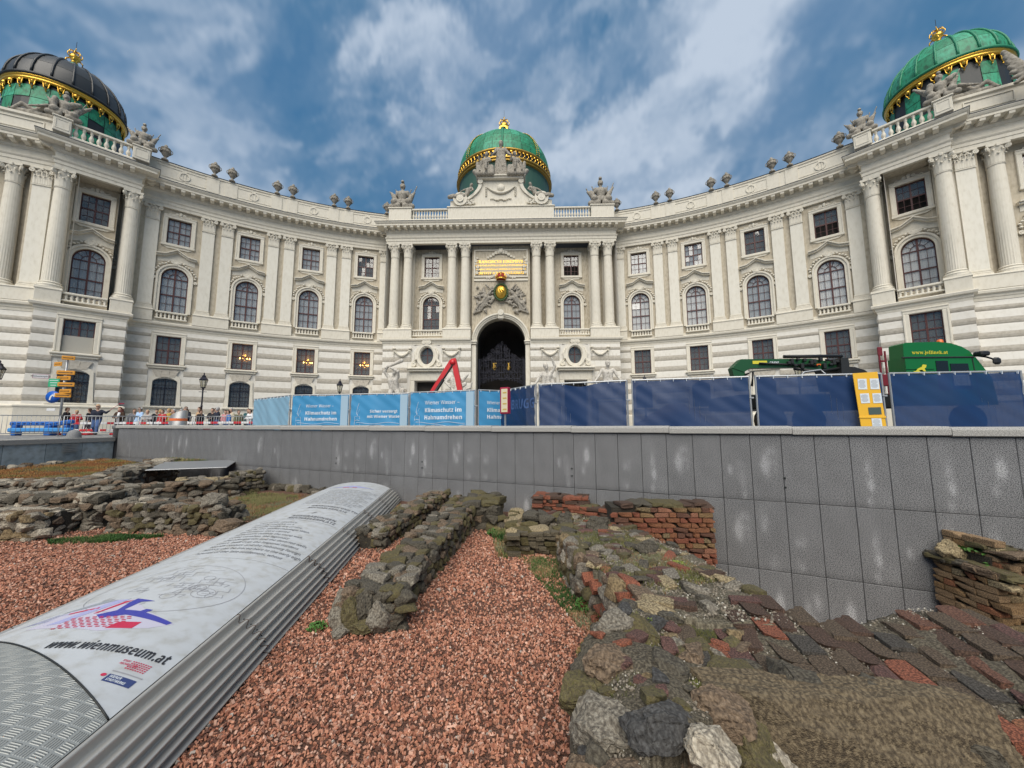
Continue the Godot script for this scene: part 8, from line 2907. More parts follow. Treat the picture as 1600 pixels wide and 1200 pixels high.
	var dp = [Vector2(2.42, 1.75), Vector2(2.33, 2.2), Vector2(2.4, 2.75), Vector2(2.7, 3.15), Vector2(3.02, 3.5), Vector2(3.4, 3.62), Vector2(4.18, 3.55), Vector2(4.45, 3.2), Vector2(5.1, 3.32), Vector2(5.5, 3.36), Vector2(5.75, 3.05), Vector2(7.2, 2.7), Vector2(7.2, 2.1), Vector2(4.4, 2.3), Vector2(3.15, 2.44), Vector2(3.0, 2.1)]
	var dt = func(x, z2):
		var t = -1.54 + 0.05 * sin(x * 2.1 + z2) + 0.03 * sin(x * 5.0) + (0.03 if x < 3.3 else 0.0)
		if x < 2.62:
			t -= (2.62 - x) * 0.55
		return t
	bed(o, "mortar_bed", dp, func(x, z2): return dt.call(x, z2) - lerp(0.0, 0.008, clampf((x - 3.0) * 2.5, 0.0, 1.0)), -4.1, M.mortar_dark, 0.03, 0.05)
	crumbs(o, "grit", dp, dt, 7000, 0.004, 0.02, "grit", 7)
	crumbs(o, "pale_grit", dp, dt, 2600, 0.004, 0.014, "grit_pale", 8)
	var dq = PackedVector2Array(dp)
	var flat_n = 0
	while flat_n < 60:
		var p = Vector2(rng.randf_range(2.35, 4.4), rng.randf_range(1.95, 3.5))
		if not Geometry2D.is_point_in_polygon(p, dq) or p.x > 3.3 + (p.y - 2.2) * 0.5:
			continue
		flat_n += 1
		var s = rng.randf_range(0.04, 0.13)
		stone("flat_stone", o, pick(S.slab if rng.randf() < 0.6 else S.rock), M[pick(["stone_dark", "stone_grey", "stone_brown", "stone_moss", "stone_slate", "brick_purple", "stone_ochre"])], V(p.x, dt.call(p.x, p.y) + 0.01 + jit(0.015), p.y), Vector3(s * 1.3, s * 0.5, s), rng.randf() * TAU, jit(0.25), jit(0.25))
	# bricks laid in slanting rows
	var bd = Vector2(-0.18, -0.98).normalized()
	var bn = Vector2(0.98, -0.18)
	var dpv = PackedVector2Array(dp)
	for i in 24:
		var off = jit(0.15)
		for j in 9:
			var p = Vector2(3.35, 3.35) + bn * (i * 0.158) + bd * (j * 0.285 + off - 0.3)
			if not Geometry2D.is_point_in_polygon(p, dpv) or rng.randf() < 0.05 or (p.x < 4.35 and p.y < 2.62 - (p.x - 3.4) * 0.35):
				continue
			stone("paving_brick", o, pick(S.brick), M[pick(["brick_dark", "brick_dark", "brick_brown", "brick_brown", "brick_purple", "brick_worn", "brick_slate", "brick_brown", "brick_red"])], V(p.x, dt.call(p.x, p.y) - 0.01 + jit(0.008), p.y), Vector3(0.153, 0.065, 0.282), atan2(bd.y, bd.x) + PI / 2 + jit(0.04), jit(0.035), jit(0.04))
	for q in [[2.6, 2.55, 0.34, "stone_brown"], [2.9, 2.95, 0.3, "stone_moss"], [2.5, 2.15, 0.36, "stone_grey"], [2.95, 2.5, 0.26, "stone_dark"], [2.75, 3.0, 0.34, "stone_grey"], [3.2, 2.75, 0.24, "stone_brown"], [3.35, 2.55, 0.42, "stone_moss"], [2.72, 2.02, 0.34, "stone_slate"], [2.5, 1.82, 0.3, "stone_brown"], [3.1, 2.2, 0.3, "stone_brown"], [2.9, 1.9, 0.26, "stone_pale"], [3.75, 2.5, 0.5, "stone_dark"], [3.3, 2.9, 0.28, "stone_moss"], [4.05, 2.36, 0.4, "stone_dark"], [2.45, 2.45, 0.3, "stone_moss"], [2.4, 1.98, 0.26, "stone_brown"]]:
		stone("embedded_boulder", o, pick(S.boulder), M[q[3]], V(q[0], dt.call(q[0], q[1]) - 0.005, q[1]), Vector3(q[2] * 1.05, q[2] * 0.6, q[2] * 0.8), jit(1.2), jit(0.15), jit(0.1))
	for q in [[2.72, 2.7, 0.12], [3.05, 2.75, 0.14], [2.85, 2.35, 0.13], [3.2, 3.1, 0.13], [2.6, 2.85, 0.1], [3.5, 3.0, 0.12]]:
		stone("slate_chip", o, pick(S.slab), M[pick(["stone_slate", "brick_purple", "brick_red"])], V(q[0], dt.call(q[0], q[1]) + 0.025, q[1]), Vector3(q[2], 0.05, q[2] * 0.7), rng.randf() * 6.0, jit(0.2), jit(0.2))
	for i in 11:
		var x = 2.42 + i * 0.085
		stone("front_stone", o, pick(S.boulder), M[pick(["stone_brown", "stone_dark", "stone_pale", "stone_moss"])], V(x + jit(0.03), -1.72 + jit(0.05), 1.99 + 0.2 * clampf((x - 2.6) * 2.0, 0, 1) + jit(0.05)), Vector3(rng.randf_range(0.2, 0.34), rng.randf_range(0.3, 0.44), 0.3), jit(0.8), jit(0.2), jit(0.25))
	stone("ashlar_block", o, S.ashlar, M.stone_ashlar, V(3.78, -1.84, 2.3), Vector3(1.44, 0.8, 0.34), -0.13, -0.06)
	for i in 3:
		for j in 16:
			var x = 4.42 + j * 0.15 + (i % 2) * 0.07
			stone("face_brick", o, pick(S.brick), M[pick(["brick_red", "brick_orange", "brick_red", "brick_dark"])], V(x, -1.6 - i * 0.085, 2.24 - (x - 4.4) * 0.07), Vector3(0.14, 0.076, 0.16), jit(0.06), jit(0.05), jit(0.05))
	stone("corner_stone", o, S.boulder[5], M.stone_moss, V(4.95, -1.54, 2.3), Vector3(0.3, 0.2, 0.26), 0.4)
	stone("corner_stone", o, S.boulder[6], M.stone_dark, V(4.38, -1.7, 2.18), Vector3(0.22, 0.22, 0.22), 0.4)

# ---------------------------------------------------------------- gravel, grass and weeds
func gravel():
	S["pebble"] = []
	for i in 4:
		S.pebble.append(rock_mesh(i + 200, 1, 0.25, 0.12, 4))

func scatter_gravel():
	var r = RandomNumberGenerator.new()
	r.seed = 99
	var groups = [[], [], []]
	var cols = [[], [], []]
	var zones = [[-4.6, 3.3, 1.2, 4.6, 62000], [-9.2, 3.2, 4.6, 7.7, 46000], [-9.5, 2.9, 7.4, 9.0, 9000], [-1.4, -0.2, 7.6, 10.8, 2500]]
	var tints = [Color(0.38, 0.165, 0.1), Color(0.32, 0.13, 0.08), Color(0.44, 0.215, 0.145), Color(0.24, 0.095, 0.058), Color(0.5, 0.3, 0.22), Color(0.37, 0.175, 0.11), Color(0.13, 0.06, 0.042), Color(0.42, 0.195, 0.12)]
	for zn in zones:
		for i in zn[4]:
			var x = r.randf_range(zn[0], zn[1])
			var z2 = r.randf_range(zn[2], zn[3])
			# leave out what lies under the information panel
			var cx = -1.19 - 0.1445 * (z2 - 1.257)
			if abs(x - cx) < 1.12:
				continue
			var s = r.randf_range(0.012, 0.026) * (1.0 if z2 < 5.0 else 1.2)
			if r.randf() < 0.01:
				s *= 1.6
			var b = Basis.from_euler(Vector3(r.randf() * TAU, r.randf() * TAU, r.randf() * TAU)).scaled_local(Vector3(s * r.randf_range(0.9, 1.5), s * 0.6, s))
			var g = r.randi() % 3
			groups[g].append(Transform3D(b, V(x, FLOOR + s * 0.2 + r.randf() * 0.016, z2)))
			var c = tints[r.randi() % 8] * r.randf_range(0.85, 1.32)
			if r.randf() < 0.012:
				c = Color(0.42, 0.37, 0.32)
			cols[g].append(c)
	for g in 3:
		var mm = MultiMesh.new()
		mm.transform_format = MultiMesh.TRANSFORM_3D
		mm.use_colors = true
		mm.mesh = S.pebble[g + 1]
		mm.instance_count = groups[g].size()
		for i in groups[g].size():
			mm.set_instance_transform(i, groups[g][i])
			mm.set_instance_color(i, cols[g][i])
		var q = MultiMeshInstance3D.new()
		q.multimesh = mm
		q.material_override = M.gravel
		q.name = numbered("red_gravel")
		add_child(q)
		q.set_meta("kind", "stuff")
		q.set_meta("label", "crushed red brick gravel covering the floor of the excavation")
		q.set_meta("category", "gravel")

func blade_mesh(h, bend, w):
	var st = new_st(true)
	for k in 3:
		var an = TAU * k / 3.0 + 0.4
		var dv = Vector3(sin(an), 0, cos(an))
		var sv = Vector3(cos(an), 0, -sin(an)) * w
		var p = [Vector3.ZERO, dv * bend * 0.3 + Vector3(0, h * 0.6, 0), dv * bend + Vector3(0, h, 0)]
		quad(st, p[0] - sv, p[0] + sv, p[1] + sv * 0.7, p[1] - sv * 0.7)
		tri(st, p[1] - sv * 0.7, p[1] + sv * 0.7, p[2])
	return done(st)

func grass_field(called, label, poly, top: Callable, count, h, tints, sd):
	var pv = PackedVector2Array(poly)
	var bb = Rect2(pv[0], Vector2.ZERO)
	for p in pv:
		bb = bb.expand(p)
	var r = RandomNumberGenerator.new()
	r.seed = sd
	var mm = MultiMesh.new()
	mm.transform_format = MultiMesh.TRANSFORM_3D
	mm.use_colors = true
	mm.mesh = S.blade
	var xs = []
	var cs = []
	var guard = 0
	while xs.size() < count and guard < count * 12:
		guard += 1
		var p = bb.position + Vector2(r.randf(), r.randf()) * bb.size
		if not Geometry2D.is_point_in_polygon(p, pv):
			continue
		var n = fn.get_noise_2d(p.x * 90.0 + sd * 50.0, p.y * 90.0)
		if n < -0.1 and r.randf() < 0.75:
			continue
		var s = h * r.randf_range(0.5, 1.3)
		xs.append(Transform3D(Basis(Vector3.UP, r.randf() * TAU).scaled_local(Vector3.ONE * s), V(p.x, top.call(p.x, p.y), p.y)))
		var k = clampf(0.5 + fn.get_noise_2d(p.x * 60.0 + 400.0, p.y * 60.0 + sd * 20.0) * 1.4 + r.randf_range(-0.25, 0.25), 0.0, 0.999)
		cs.append(tints[int(k * tints.size())])
	mm.instance_count = xs.size()
	for i in xs.size():
		mm.set_instance_transform(i, xs[i])
		mm.set_instance_color(i, cs[i])
	var q = MultiMeshInstance3D.new()
	q.multimesh = mm
	q.material_override = M.grass
	q.name = numbered(called)
	add_child(q)
	q.set_meta("kind", "stuff")
	q.set_meta("label", label)
	q.set_meta("category", "grass")

func weed(label, at: Vector3, rad, h, n, mt, leaf_w = 0.02):
	var o = thing("weed_plant", label, "weed", at, rng.randf() * 6.0)
	var st = new_st(true)
	for i in n:
		var an = rng.randf() * TAU
		var rr = rad * sqrt(rng.randf())
		var c = Vector3(sin(an) * rr, h * (1.0 - 0.6 * rr / rad) * rng.randf_range(0.4, 1.0), cos(an) * rr)
		var b = Basis.from_euler(Vector3(jit(0.9), rng.randf() * TAU, jit(0.9)))
		var l = leaf_w * rng.randf_range(0.8, 1.6)
		var p = [Vector3(0, 0, -l), Vector3(l * 0.55, 0.004, 0), Vector3(0, 0.002, l), Vector3(-l * 0.55, 0.004, 0)]
		quad(st, c + b * p[0], c + b * p[1], c + b * p[2], c + b * p[3])
	put("foliage", done(st), M[mt], o)
	st = new_st(true)
	for i in 7:
		var an = TAU * i / 7.0
		tube(st, [Vector3.ZERO, Vector3(sin(an) * rad * 0.3, h * 0.4, cos(an) * rad * 0.3), Vector3(sin(an) * rad * 0.6, h * 0.7, cos(an) * rad * 0.6)], 0.003, 4)
	put("stems", done(st), M[mt], o).name = "stem"

func plants():
	S["blade"] = blade_mesh(1.0, 0.5, 0.07)
	var fl = func(_x, _z): return FLOOR
	var dry = [Color(0.3, 0.13, 0.045), Color(0.36, 0.16, 0.05), Color(0.4, 0.24, 0.08), Color(0.26, 0.19, 0.06), Color(0.22, 0.2, 0.07)]
	var sed = [Color(0.24, 0.22, 0.09), Color(0.15, 0.18, 0.06), Color(0.28, 0.22, 0.1), Color(0.3, 0.15, 0.07), Color(0.22, 0.22, 0.12)]
	var grn = [Color(0.03, 0.085, 0.015), Color(0.05, 0.12, 0.02), Color(0.07, 0.12, 0.03)]
	grass_field("dry_grass", "rust coloured dry grass covering the mound", [Vector2(-18.3, 11.6), Vector2(-11.5, 11.6), Vector2(-11.7, 13.0), Vector2(-12.9, 16.2), Vector2(-18.3, 18.6)], func(x, z2): return -1.68 + 0.04 * sin(x) + 0.02 * (z2 - 12.0), 16000, 0.08, dry, 1)
	grass_field("sedum_cover", "yellowish green low plant cover between the ruins and the information panel", [Vector2(-7.4, 12.9), Vector2(-3.0, 11.9), Vector2(-2.9, 9.5), Vector2(-3.1, 8.0), Vector2(-4.4, 8.6), Vector2(-6.6, 9.0), Vector2(-6.9, 11.6)], fl, 15000, 0.06, sed, 2)
	grass_field("green_grass", "fresh green grass at the foot of the rubble walls", [Vector2(-6.9, 7.35), Vector2(-6.2, 7.75), Vector2(-4.9, 7.7), Vector2(-5.6, 7.3), Vector2(-6.6, 7.15)], fl, 2200, 0.07, grn, 3)
	grass_field("wall_grass", "thin grass and moss along the foot of the broad ruined wall", [Vector2(2.0, 6.6), Vector2(2.7, 6.6), Vector2(2.78, 5.2), Vector2(2.96, 4.2), Vector2(2.7, 4.3), Vector2(2.4, 5.3)], fl, 2600, 0.05, grn + sed, 4)
	grass_field("panel_grass", "yellowish grass strip between the information panel and the short mossy wall", [Vector2(-1.3, 10.8), Vector2(-0.4, 10.5), Vector2(-0.9, 7.6), Vector2(-0.95, 7.4)], fl, 2200, 0.05, sed, 5)
	grass_field("basin_grass", "tuft grass between the mossy pier and the brick basin", [Vector2(1.45, 8.2), Vector2(1.8, 8.1), Vector2(1.86, 6.5), Vector2(1.66, 6.6)], fl, 1100, 0.09, grn + sed, 6)
	var mo = [Color(0.1, 0.11, 0.03), Color(0.15, 0.15, 0.04), Color(0.09, 0.08, 0.03), Color(0.18, 0.19, 0.05)]
	grass_field("moss_cover", "olive moss creeping over the masonry block at the viewer's feet", [Vector2(2.4, 2.0), Vector2(2.45, 2.9), Vector2(3.0, 3.4), Vector2(3.6, 3.3), Vector2(3.4, 2.7), Vector2(3.0, 2.3)], func(x, z2): return -1.53 + 0.05 * sin(x * 2.1 + z2) + 0.03 * sin(x * 5.0) - (maxf(0.0, 2.62 - x) * 0.55), 9000, 0.022, mo, 8)
	grass_field("moss_cover", "olive moss creeping over the top of the broad ruined wall", [Vector2(2.9, 4.6), Vector2(2.75, 7.5), Vector2(3.6, 8.4), Vector2(4.1, 5.8), Vector2(4.1, 4.2), Vector2(3.4, 3.8)], func(x, z2): return clampf(-1.55 - 0.075 * (z2 - 3.6), -1.86, -1.5), 9000, 0.03, mo + sed, 9)
	grass_field("top_grass", "grass growing on top of the rubble by the granite wall", [Vector2(-12.9, 15.7), Vector2(-10.6, 14.6), Vector2(-10.4, 15.2), Vector2(-12.8, 16.3)], func(_x, _z): return -1.5, 1800, 0.22, sed + grn, 7)
	weed("leafy green weed at the foot of the broad ruined wall beside the gravel", V(2.9, FLOOR, 4.75), 0.2, 0.26, 420, "leaf_green", 0.016)
	weed("second leafy weed hugging the wall foot just nearer than the tallest", V(2.97, FLOOR, 4.45), 0.13, 0.16, 260, "leaf_green", 0.015)
	weed("small green weed at the near end of the long mossy wall", V(-0.12, FLOOR, 4.32), 0.1, 0.09, 120, "leaf_green", 0.018)
	weed("small weed below the mossy pier of boulders", V(1.5, FLOOR, 7.95), 0.12, 0.14, 120, "leaf_green", 0.02)
	weed("bright yellow-green tuft on the broad wall behind the loose red brick", V(3.35, -1.72, 5.6), 0.14, 0.06, 240, "leaf_lime", 0.012)
	weed("bright yellow-green tuft on the broad wall before the brick wall", V(3.85, -1.75, 5.85), 0.16, 0.07, 260, "leaf_lime", 0.012)
	weed("bright yellow-green tuft near the far edge of the broad wall", V(3.95, -1.66, 4.85), 0.1, 0.05, 160, "leaf_lime", 0.012)
	weed("yellow-green tuft on the masonry block next to a purple slate", V(3.05, -1.5, 3.1), 0.07, 0.05, 150, "leaf_lime", 0.01)
	weed("smaller yellow-green tuft on the masonry block near the slate", V(3.13, -1.5, 2.85), 0.05, 0.03, 90, "leaf_lime", 0.009)
	weed("olive tuft on the far part of the broad wall", V(3.0, -1.82, 6.9), 0.16, 0.06, 200, "leaf_lime", 0.012)
	weed("green plants sprouting from the ruin at the right edge", V(9.15, -1.95, 6.3), 0.26, 0.12, 260, "leaf_green", 0.025)
	weed("green weed on the flank of the ruin at the right edge", V(8.95, -2.15, 6.1), 0.14, 0.12, 150, "leaf_green", 0.022)
	# a single rosette
	var o = thing("rosette_plant", "pale green star-shaped rosette between bricks on the masonry block", "plant", V(4.0, -1.48, 2.36))
	for i in 9:
		var st = new_st(true)
		quad(st, Vector3(0, 0, 0), Vector3(0.009, 0.008, 0.03), Vector3(0, 0.012, 0.062), Vector3(-0.009, 0.008, 0.03))
		put("leaf", done(st), M.leaf_pale, o, Transform3D(Basis(Vector3.UP, TAU * i / 9.0) * Basis(Vector3.RIGHT, -0.3), Vector3.ZERO))

# ---------------------------------------------------------------- materials
func materials():
	var g = func(a): return L(a, a, a)
	var fine = ntex(1, 0.03, 5, [[0.0, Color(0.35, 0.35, 0.35)], [1.0, Color(1, 1, 1)]], 512)
	var plaster = ntex(2, 0.02, 6, [[0.0, Color(0.91, 0.9, 0.88)], [0.42, Color(0.98, 0.977, 0.97)], [1.0, Color(1, 1, 1)]], 512)
	var rough_p = ntex(3, 0.02, 6, [[0.0, Color(0.8, 0.785, 0.76)], [0.5, Color(0.94, 0.935, 0.92)], [1.0, Color(1, 1, 1)]], 512)
	world_mat("trim", L(0.68, 0.64, 0.55), plaster, Vector3(0.4, 0.14, 0.4), fine, 0.25)
	world_mat("pale", L(0.71, 0.68, 0.6), plaster, Vector3(0.4, 0.12, 0.4), fine, 0.15)
	world_mat("field", L(0.52, 0.465, 0.37), rough_p, Vector3(0.45, 0.16, 0.45), fine, 0.8)
	world_mat("smooth_course", L(0.68, 0.655, 0.6), plaster, Vector3(0.35, 0.2, 0.35), fine, 0.2)
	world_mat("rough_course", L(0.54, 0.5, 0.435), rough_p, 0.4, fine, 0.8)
	world_mat("statue_stone", L(0.42, 0.39, 0.34), ntex(4, 0.02, 5, [[0.0, Color(0.45, 0.44, 0.42)], [0.5, Color(0.85, 0.84, 0.82)], [1.0, Color(1, 1, 1)]], 512), 0.5)
	world_mat("marble", L(0.6, 0.575, 0.525), ntex(5, 0.02, 4, [[0.0, Color(0.6, 0.59, 0.57)], [0.5, Color(0.95, 0.94, 0.93)], [1.0, Color(1, 1, 1)]], 512), 0.4)
	mat("sash", L(0.075, 0.022, 0.018), 0.45)
	mat("lead", L(0.06, 0.062, 0.066), 0.5)
	mat("iron", L(0.016, 0.016, 0.026), 0.45, 0.3)
	mat("dark_room", L(0.035, 0.03, 0.026), 0.9)  # near-black stands in for the shade inside rooms and gate passage
	mat("dark_metal", L(0.022, 0.024, 0.024), 0.5, 0.2)
	var gl = mat("glass", Color(0.6, 0.61, 0.6, 0.16), 0.03)
	gl.transparency = BaseMaterial3D.TRANSPARENCY_ALPHA
	gl.metallic_specular = 0.6
	mat("curtain", L(0.8, 0.8, 0.79), 0.9)
	mat("grey_curtain", L(0.42, 0.45, 0.48), 0.9)
	mat("blind", L(0.4, 0.38, 0.33), 0.9)
	mat("brass", L(0.5, 0.33, 0.1), 0.35, 0.9)
	var lamp = mat("lamp", Color(1.0, 0.85, 0.55), 0.5)
	lamp.emission_enabled = true
	lamp.emission = Color(1.0, 0.78, 0.4)
	lamp.emission_energy_multiplier = 5.0
	mat("gold", L(0.75, 0.45, 0.07), 0.32, 0.85)
	mat("dull_gold", L(0.42, 0.26, 0.05), 0.45, 0.7)
	mat("red_velvet", L(0.3, 0.015, 0.012), 0.7)
	mat("wreath", L(0.03, 0.07, 0.02), 0.7)
	mat("plate", L(0.47, 0.41, 0.3), 0.6)
	var cop = ntex(6, 0.014, 5, [[0.0, Color(0.4, 0.42, 0.36)], [0.5, Color(0.86, 0.88, 0.85)], [1.0, Color(1, 1, 1)]], 512, FastNoiseLite.TYPE_SIMPLEX_SMOOTH, 20.0)
	var cc = [L(0.02, 0.30, 0.155), L(0.03, 0.36, 0.2), L(0.018, 0.25, 0.125), L(0.045, 0.40, 0.24)]
	for i in 4:
		world_mat("copper_%d" % i, cc[i], cop, Vector3(0.5, 0.2, 0.5), null, 0.0, 0.55)
		mat("dark_copper_%d" % i, L([0.018, 0.022, 0.026, 0.02][i], [0.02, 0.024, 0.028, 0.023][i], [0.021, 0.025, 0.029, 0.024][i]), 0.42)
	mat("drum_green", L(0.03, 0.09, 0.065), 0.6)
	mat("copper_rib", L(0.015, 0.2, 0.1), 0.55)
	mat("dark_copper_rib", L(0.014, 0.016, 0.017), 0.45)
	# street
	mat("zinc", L(0.36, 0.37, 0.38), 0.4, 0.6)
	mat("steel", L(0.32, 0.32, 0.32), 0.5, 0.6)
	mat("orange_band", L(0.75, 0.16, 0.04), 0.5)
	mat("concrete", L(0.3, 0.3, 0.29), 0.9)
	for q in [["light_blue", 0.04, 0.24, 0.46], ["pale_blue", 0.2, 0.36, 0.48], ["pale_banner", 0.32, 0.45, 0.55]]:
		var b = mat(q[0], L(q[1], q[2], q[3]), 0.55)
		b.backlight_enabled = true
		b.backlight = Color(0.2, 0.25, 0.3)
	var db = mat("dark_blue", Color(L(0.002, 0.027, 0.1), 0.955), 0.5)
	db.transparency = BaseMaterial3D.TRANSPARENCY_ALPHA
	mat("white_print", L(0.66, 0.7, 0.74), 0.6)
	mat("faint_print", L(0.05, 0.1, 0.24), 0.6)
	mat("yellow", L(0.72, 0.4, 0.025), 0.5)
	mat("yellow_print", L(0.62, 0.55, 0.04), 0.5)
	mat("paper", L(0.6, 0.66, 0.7), 0.6)
	mat("photo_print", L(0.06, 0.09, 0.08), 0.4)
	mat("grey_ink", L(0.3, 0.3, 0.32), 0.7)
	mat("dark_ink", L(0.12, 0.12, 0.13), 0.7)
	mat("crimson", L(0.33, 0.012, 0.045), 0.45)
	mat("cream", L(0.62, 0.56, 0.38), 0.6)
	mat("ochre", L(0.5, 0.33, 0.08), 0.6)
	mat("red_paint", L(0.55, 0.02, 0.025), 0.35)
	mat("dark_red", L(0.16, 0.012, 0.02), 0.5)
	mat("sand", L(0.36, 0.27, 0.18), 0.95)
	mat("truck_green", L(0.006, 0.13, 0.03), 0.3)
	mat("crane_green", L(0.008, 0.07, 0.022), 0.4)
	mat("truck_glass", L(0.012, 0.016, 0.016), 0.06)
	mat("black_plastic", L(0.013, 0.013, 0.014), 0.5)
	mat("orange_lens", L(0.7, 0.14, 0.02), 0.25)
	var lg = mat("lantern_glass", Color(0.7, 0.68, 0.55, 0.35), 0.1)
	lg.transparency = BaseMaterial3D.TRANSPARENCY_ALPHA
	var cl = mat("cloth", Color(1, 1, 1), 0.9)
	cl.vertex_color_use_as_albedo = true
	mat("beige_cloth", L(0.42, 0.3, 0.22), 0.9)
	mat("white_cloth", L(0.68, 0.68, 0.68), 0.9)
	mat("auburn", L(0.1, 0.02, 0.012), 0.7)
	mat("red_plastic", L(0.5, 0.02, 0.03), 0.5)
	mat("white_plastic", L(0.66, 0.66, 0.66), 0.5)
	mat("blue_plastic", L(0.015, 0.11, 0.4), 0.45)
	mat("light_blue_plastic", L(0.05, 0.24, 0.55), 0.45)
	mat("dark_blue_plastic", L(0.006, 0.03, 0.14), 0.5)
	mat("orange_board", L(0.6, 0.26, 0.02), 0.5)
	mat("green_sign", L(0.02, 0.34, 0.16), 0.5)
	mat("sign_blue", L(0.01, 0.1, 0.46), 0.4)
	# pit
	world_mat("paving", g.call(0.33), ntex(8, 0.02, 4, [[0.0, Color(0.6, 0.6, 0.6)], [1.0, Color(1, 1, 1)]], 512), 0.3)
	var speck = ntex(10, 0.075, 4, [[0.0, Color(0.32, 0.32, 0.33)], [0.34, Color(0.6, 0.6, 0.61)], [0.5, Color(0.88, 0.88, 0.88)], [0.66, Color(1, 1, 1)], [1.0, Color(1, 1, 1)]], 1024)
	var sr = RandomNumberGenerator.new()
	sr.seed = 31
	for i in 9:
		var m = mat("granite_%d" % i, g.call([0.45, 0.47, 0.43][i % 3]), 0.6)
		var im2 = Image.create(80, 200, false, Image.FORMAT_RGB8)
		var bl = []
		for k in (0 if i == 0 else 2 + i % 3):
			bl.append([sr.randf_range(0.28, 0.72), sr.randf_range(0.25, 0.95), sr.randf_range(0.08, 0.17), sr.randf_range(0.07, 0.22), sr.randf_range(0.35, 0.8)])
		for px in 80:
			for py in 200:
				var u = px / 80.0
				var v = py / 200.0
				var a = 0.0
				for q in bl:
					a += q[4] * exp(-pow(abs(u - q[0]) / q[2], 2.6) - pow(abs(v - q[1]) / q[3], 2.6))
				var nn = fn.get_noise_2d(px * 3.0 + i * 700.0, py * 1.6)
				var e = 0.74 + 0.05 * fn.get_noise_2d(px * 1.2 + i * 300.0, py * 0.7) + 0.24 * clampf(a * (0.85 + nn * 0.9), 0.0, 1.0)
				e *= 1.0 - 0.1 * smoothstep(0.9, 1.0, v)
				im2.set_pixel(px, py, Color(e, e, e * 1.005))
		m.albedo_texture = ImageTexture.create_from_image(im2)
		m.detail_enabled = true
		m.detail_albedo = speck
		m.detail_blend_mode = BaseMaterial3D.BLEND_MODE_MUL
		m.detail_uv_layer = BaseMaterial3D.DETAIL_UV_2
		m.uv2_triplanar = true
		m.uv2_world_triplanar = true
		m.uv2_triplanar_sharpness = 12.0
		m.uv2_scale = Vector3.ONE * 0.72
	world_mat("granite_plain", g.call(0.3), speck, 0.7)
	mat("joint", g.call(0.035), 0.95)
	world_mat("coping", L(0.5, 0.485, 0.45), speck, 0.9)
	world_mat("blue_concrete_0", L(0.42, 0.49, 0.53), rough_p, 0.3)
	world_mat("blue_concrete_1", L(0.34, 0.4, 0.43), rough_p, 0.3)
	var corr = mat("corrugated", L(0.42, 0.41, 0.385), 0.4, 0.35)
	corr.roughness_texture = null
	mat("rust", L(0.07, 0.04, 0.025), 0.8)
	# white sheet with faint dirt
	var dirt = ntex(12, 0.006, 6, [[0.0, Color(0.86, 0.84, 0.8)], [0.35, Color(0.95, 0.945, 0.935)], [0.55, Color(0.985, 0.985, 0.985)], [1.0, Color(1, 1, 1)]], 1024, FastNoiseLite.TYPE_SIMPLEX_SMOOTH, 25.0)
	var ws = world_mat("white_sheet", L(0.5, 0.52, 0.54), dirt, 0.9, null, 0.0, 0.42)
	# tread plate: a basket pattern of short bars, as relief
	var im = Image.create(256, 256, false, Image.FORMAT_RGBA8)
	im.fill(Color(0.3, 0.3, 0.3))
	for by in 4:
		for bx in 4:
			var horiz = (bx + by) % 2 == 0
			for k in 5:
				for t in 52:
					for w in 8:
						var e = sin(PI * (w + 0.5) / 8.0) * min(1.0, min(t + 1, 52 - t) / 5.0)
						var x = bx * 64 + (6 + t if horiz else 4 + k * 12 + w)
						var y = by * 64 + (4 + k * 12 + w if horiz else 6 + t)
						im.set_pixel(x % 256, y % 256, Color.WHITE * (0.3 + 0.7 * e))
	var tex = ImageTexture.create_from_image(im)
	var tp = mat("tread_plate", L(0.34, 0.35, 0.335), 0.5, 0.35)
	tp.heightmap_enabled = true
	tp.heightmap_texture = tex
	tp.heightmap_scale = 0.6
	tp.uv1_scale = Vector3(3.2, 3.2, 3.2)
	for q in [["black_print", 0.02, 0.02, 0.025], ["print_blue", 0.045, 0.05, 0.33], ["print_red", 0.5, 0.02, 0.07], ["print_lavender", 0.36, 0.37, 0.6], ["print_lavender_pale", 0.5, 0.48, 0.58], ["print_grey", 0.28, 0.31, 0.34], ["print_navy", 0.03, 0.05, 0.16]]:
		mat(q[0], L(q[1], q[2], q[3]), 0.45)
	# stones
	var lich = ntex(14, 0.028, 8, [[0.0, Color(0.38, 0.37, 0.35)], [0.36, Color(0.62, 0.6, 0.57)], [0.54, Color(0.8, 0.785, 0.75)], [0.66, Color(0.95, 0.935, 0.89)], [0.76, Color(1, 1, 0.97)], [1.0, Color(1, 1, 1)]], 1024)
	var relief = ntex(15, 0.075, 5, null, 1024)
	for q in [["grey", 0.29, 0.265, 0.23], ["pale", 0.54, 0.49, 0.42], ["brown", 0.24, 0.175, 0.125], ["dark", 0.125, 0.112, 0.09], ["ochre", 0.3, 0.225, 0.13], ["plaster", 0.44, 0.36, 0.23], ["slate", 0.09, 0.09, 0.095], ["ashlar", 0.19, 0.15, 0.1]]:
		world_mat("stone_" + q[0], L(q[1], q[2], q[3]), lich, 1.25, relief, 0.8, 0.9)
	var mossy = ntex(16, 0.03, 6, [[0.0, Color(0.35, 0.33, 0.28)], [0.4, Color(0.68, 0.64, 0.54)], [0.55, Color(0.85, 0.8, 0.68)], [0.64, Color(0.62, 0.62, 0.32)], [0.74, Color(0.9, 0.86, 0.7)], [1.0, Color(1, 0.97, 0.86)]], 1024, FastNoiseLite.TYPE_SIMPLEX_SMOOTH, 15.0)
	world_mat("stone_moss", L(0.19, 0.175, 0.13), mossy, 1.3, relief, 0.9, 0.95)
	world_mat("brick_moss", L(0.2, 0.18, 0.12), mossy, 1.3, relief, 1.5, 0.95)
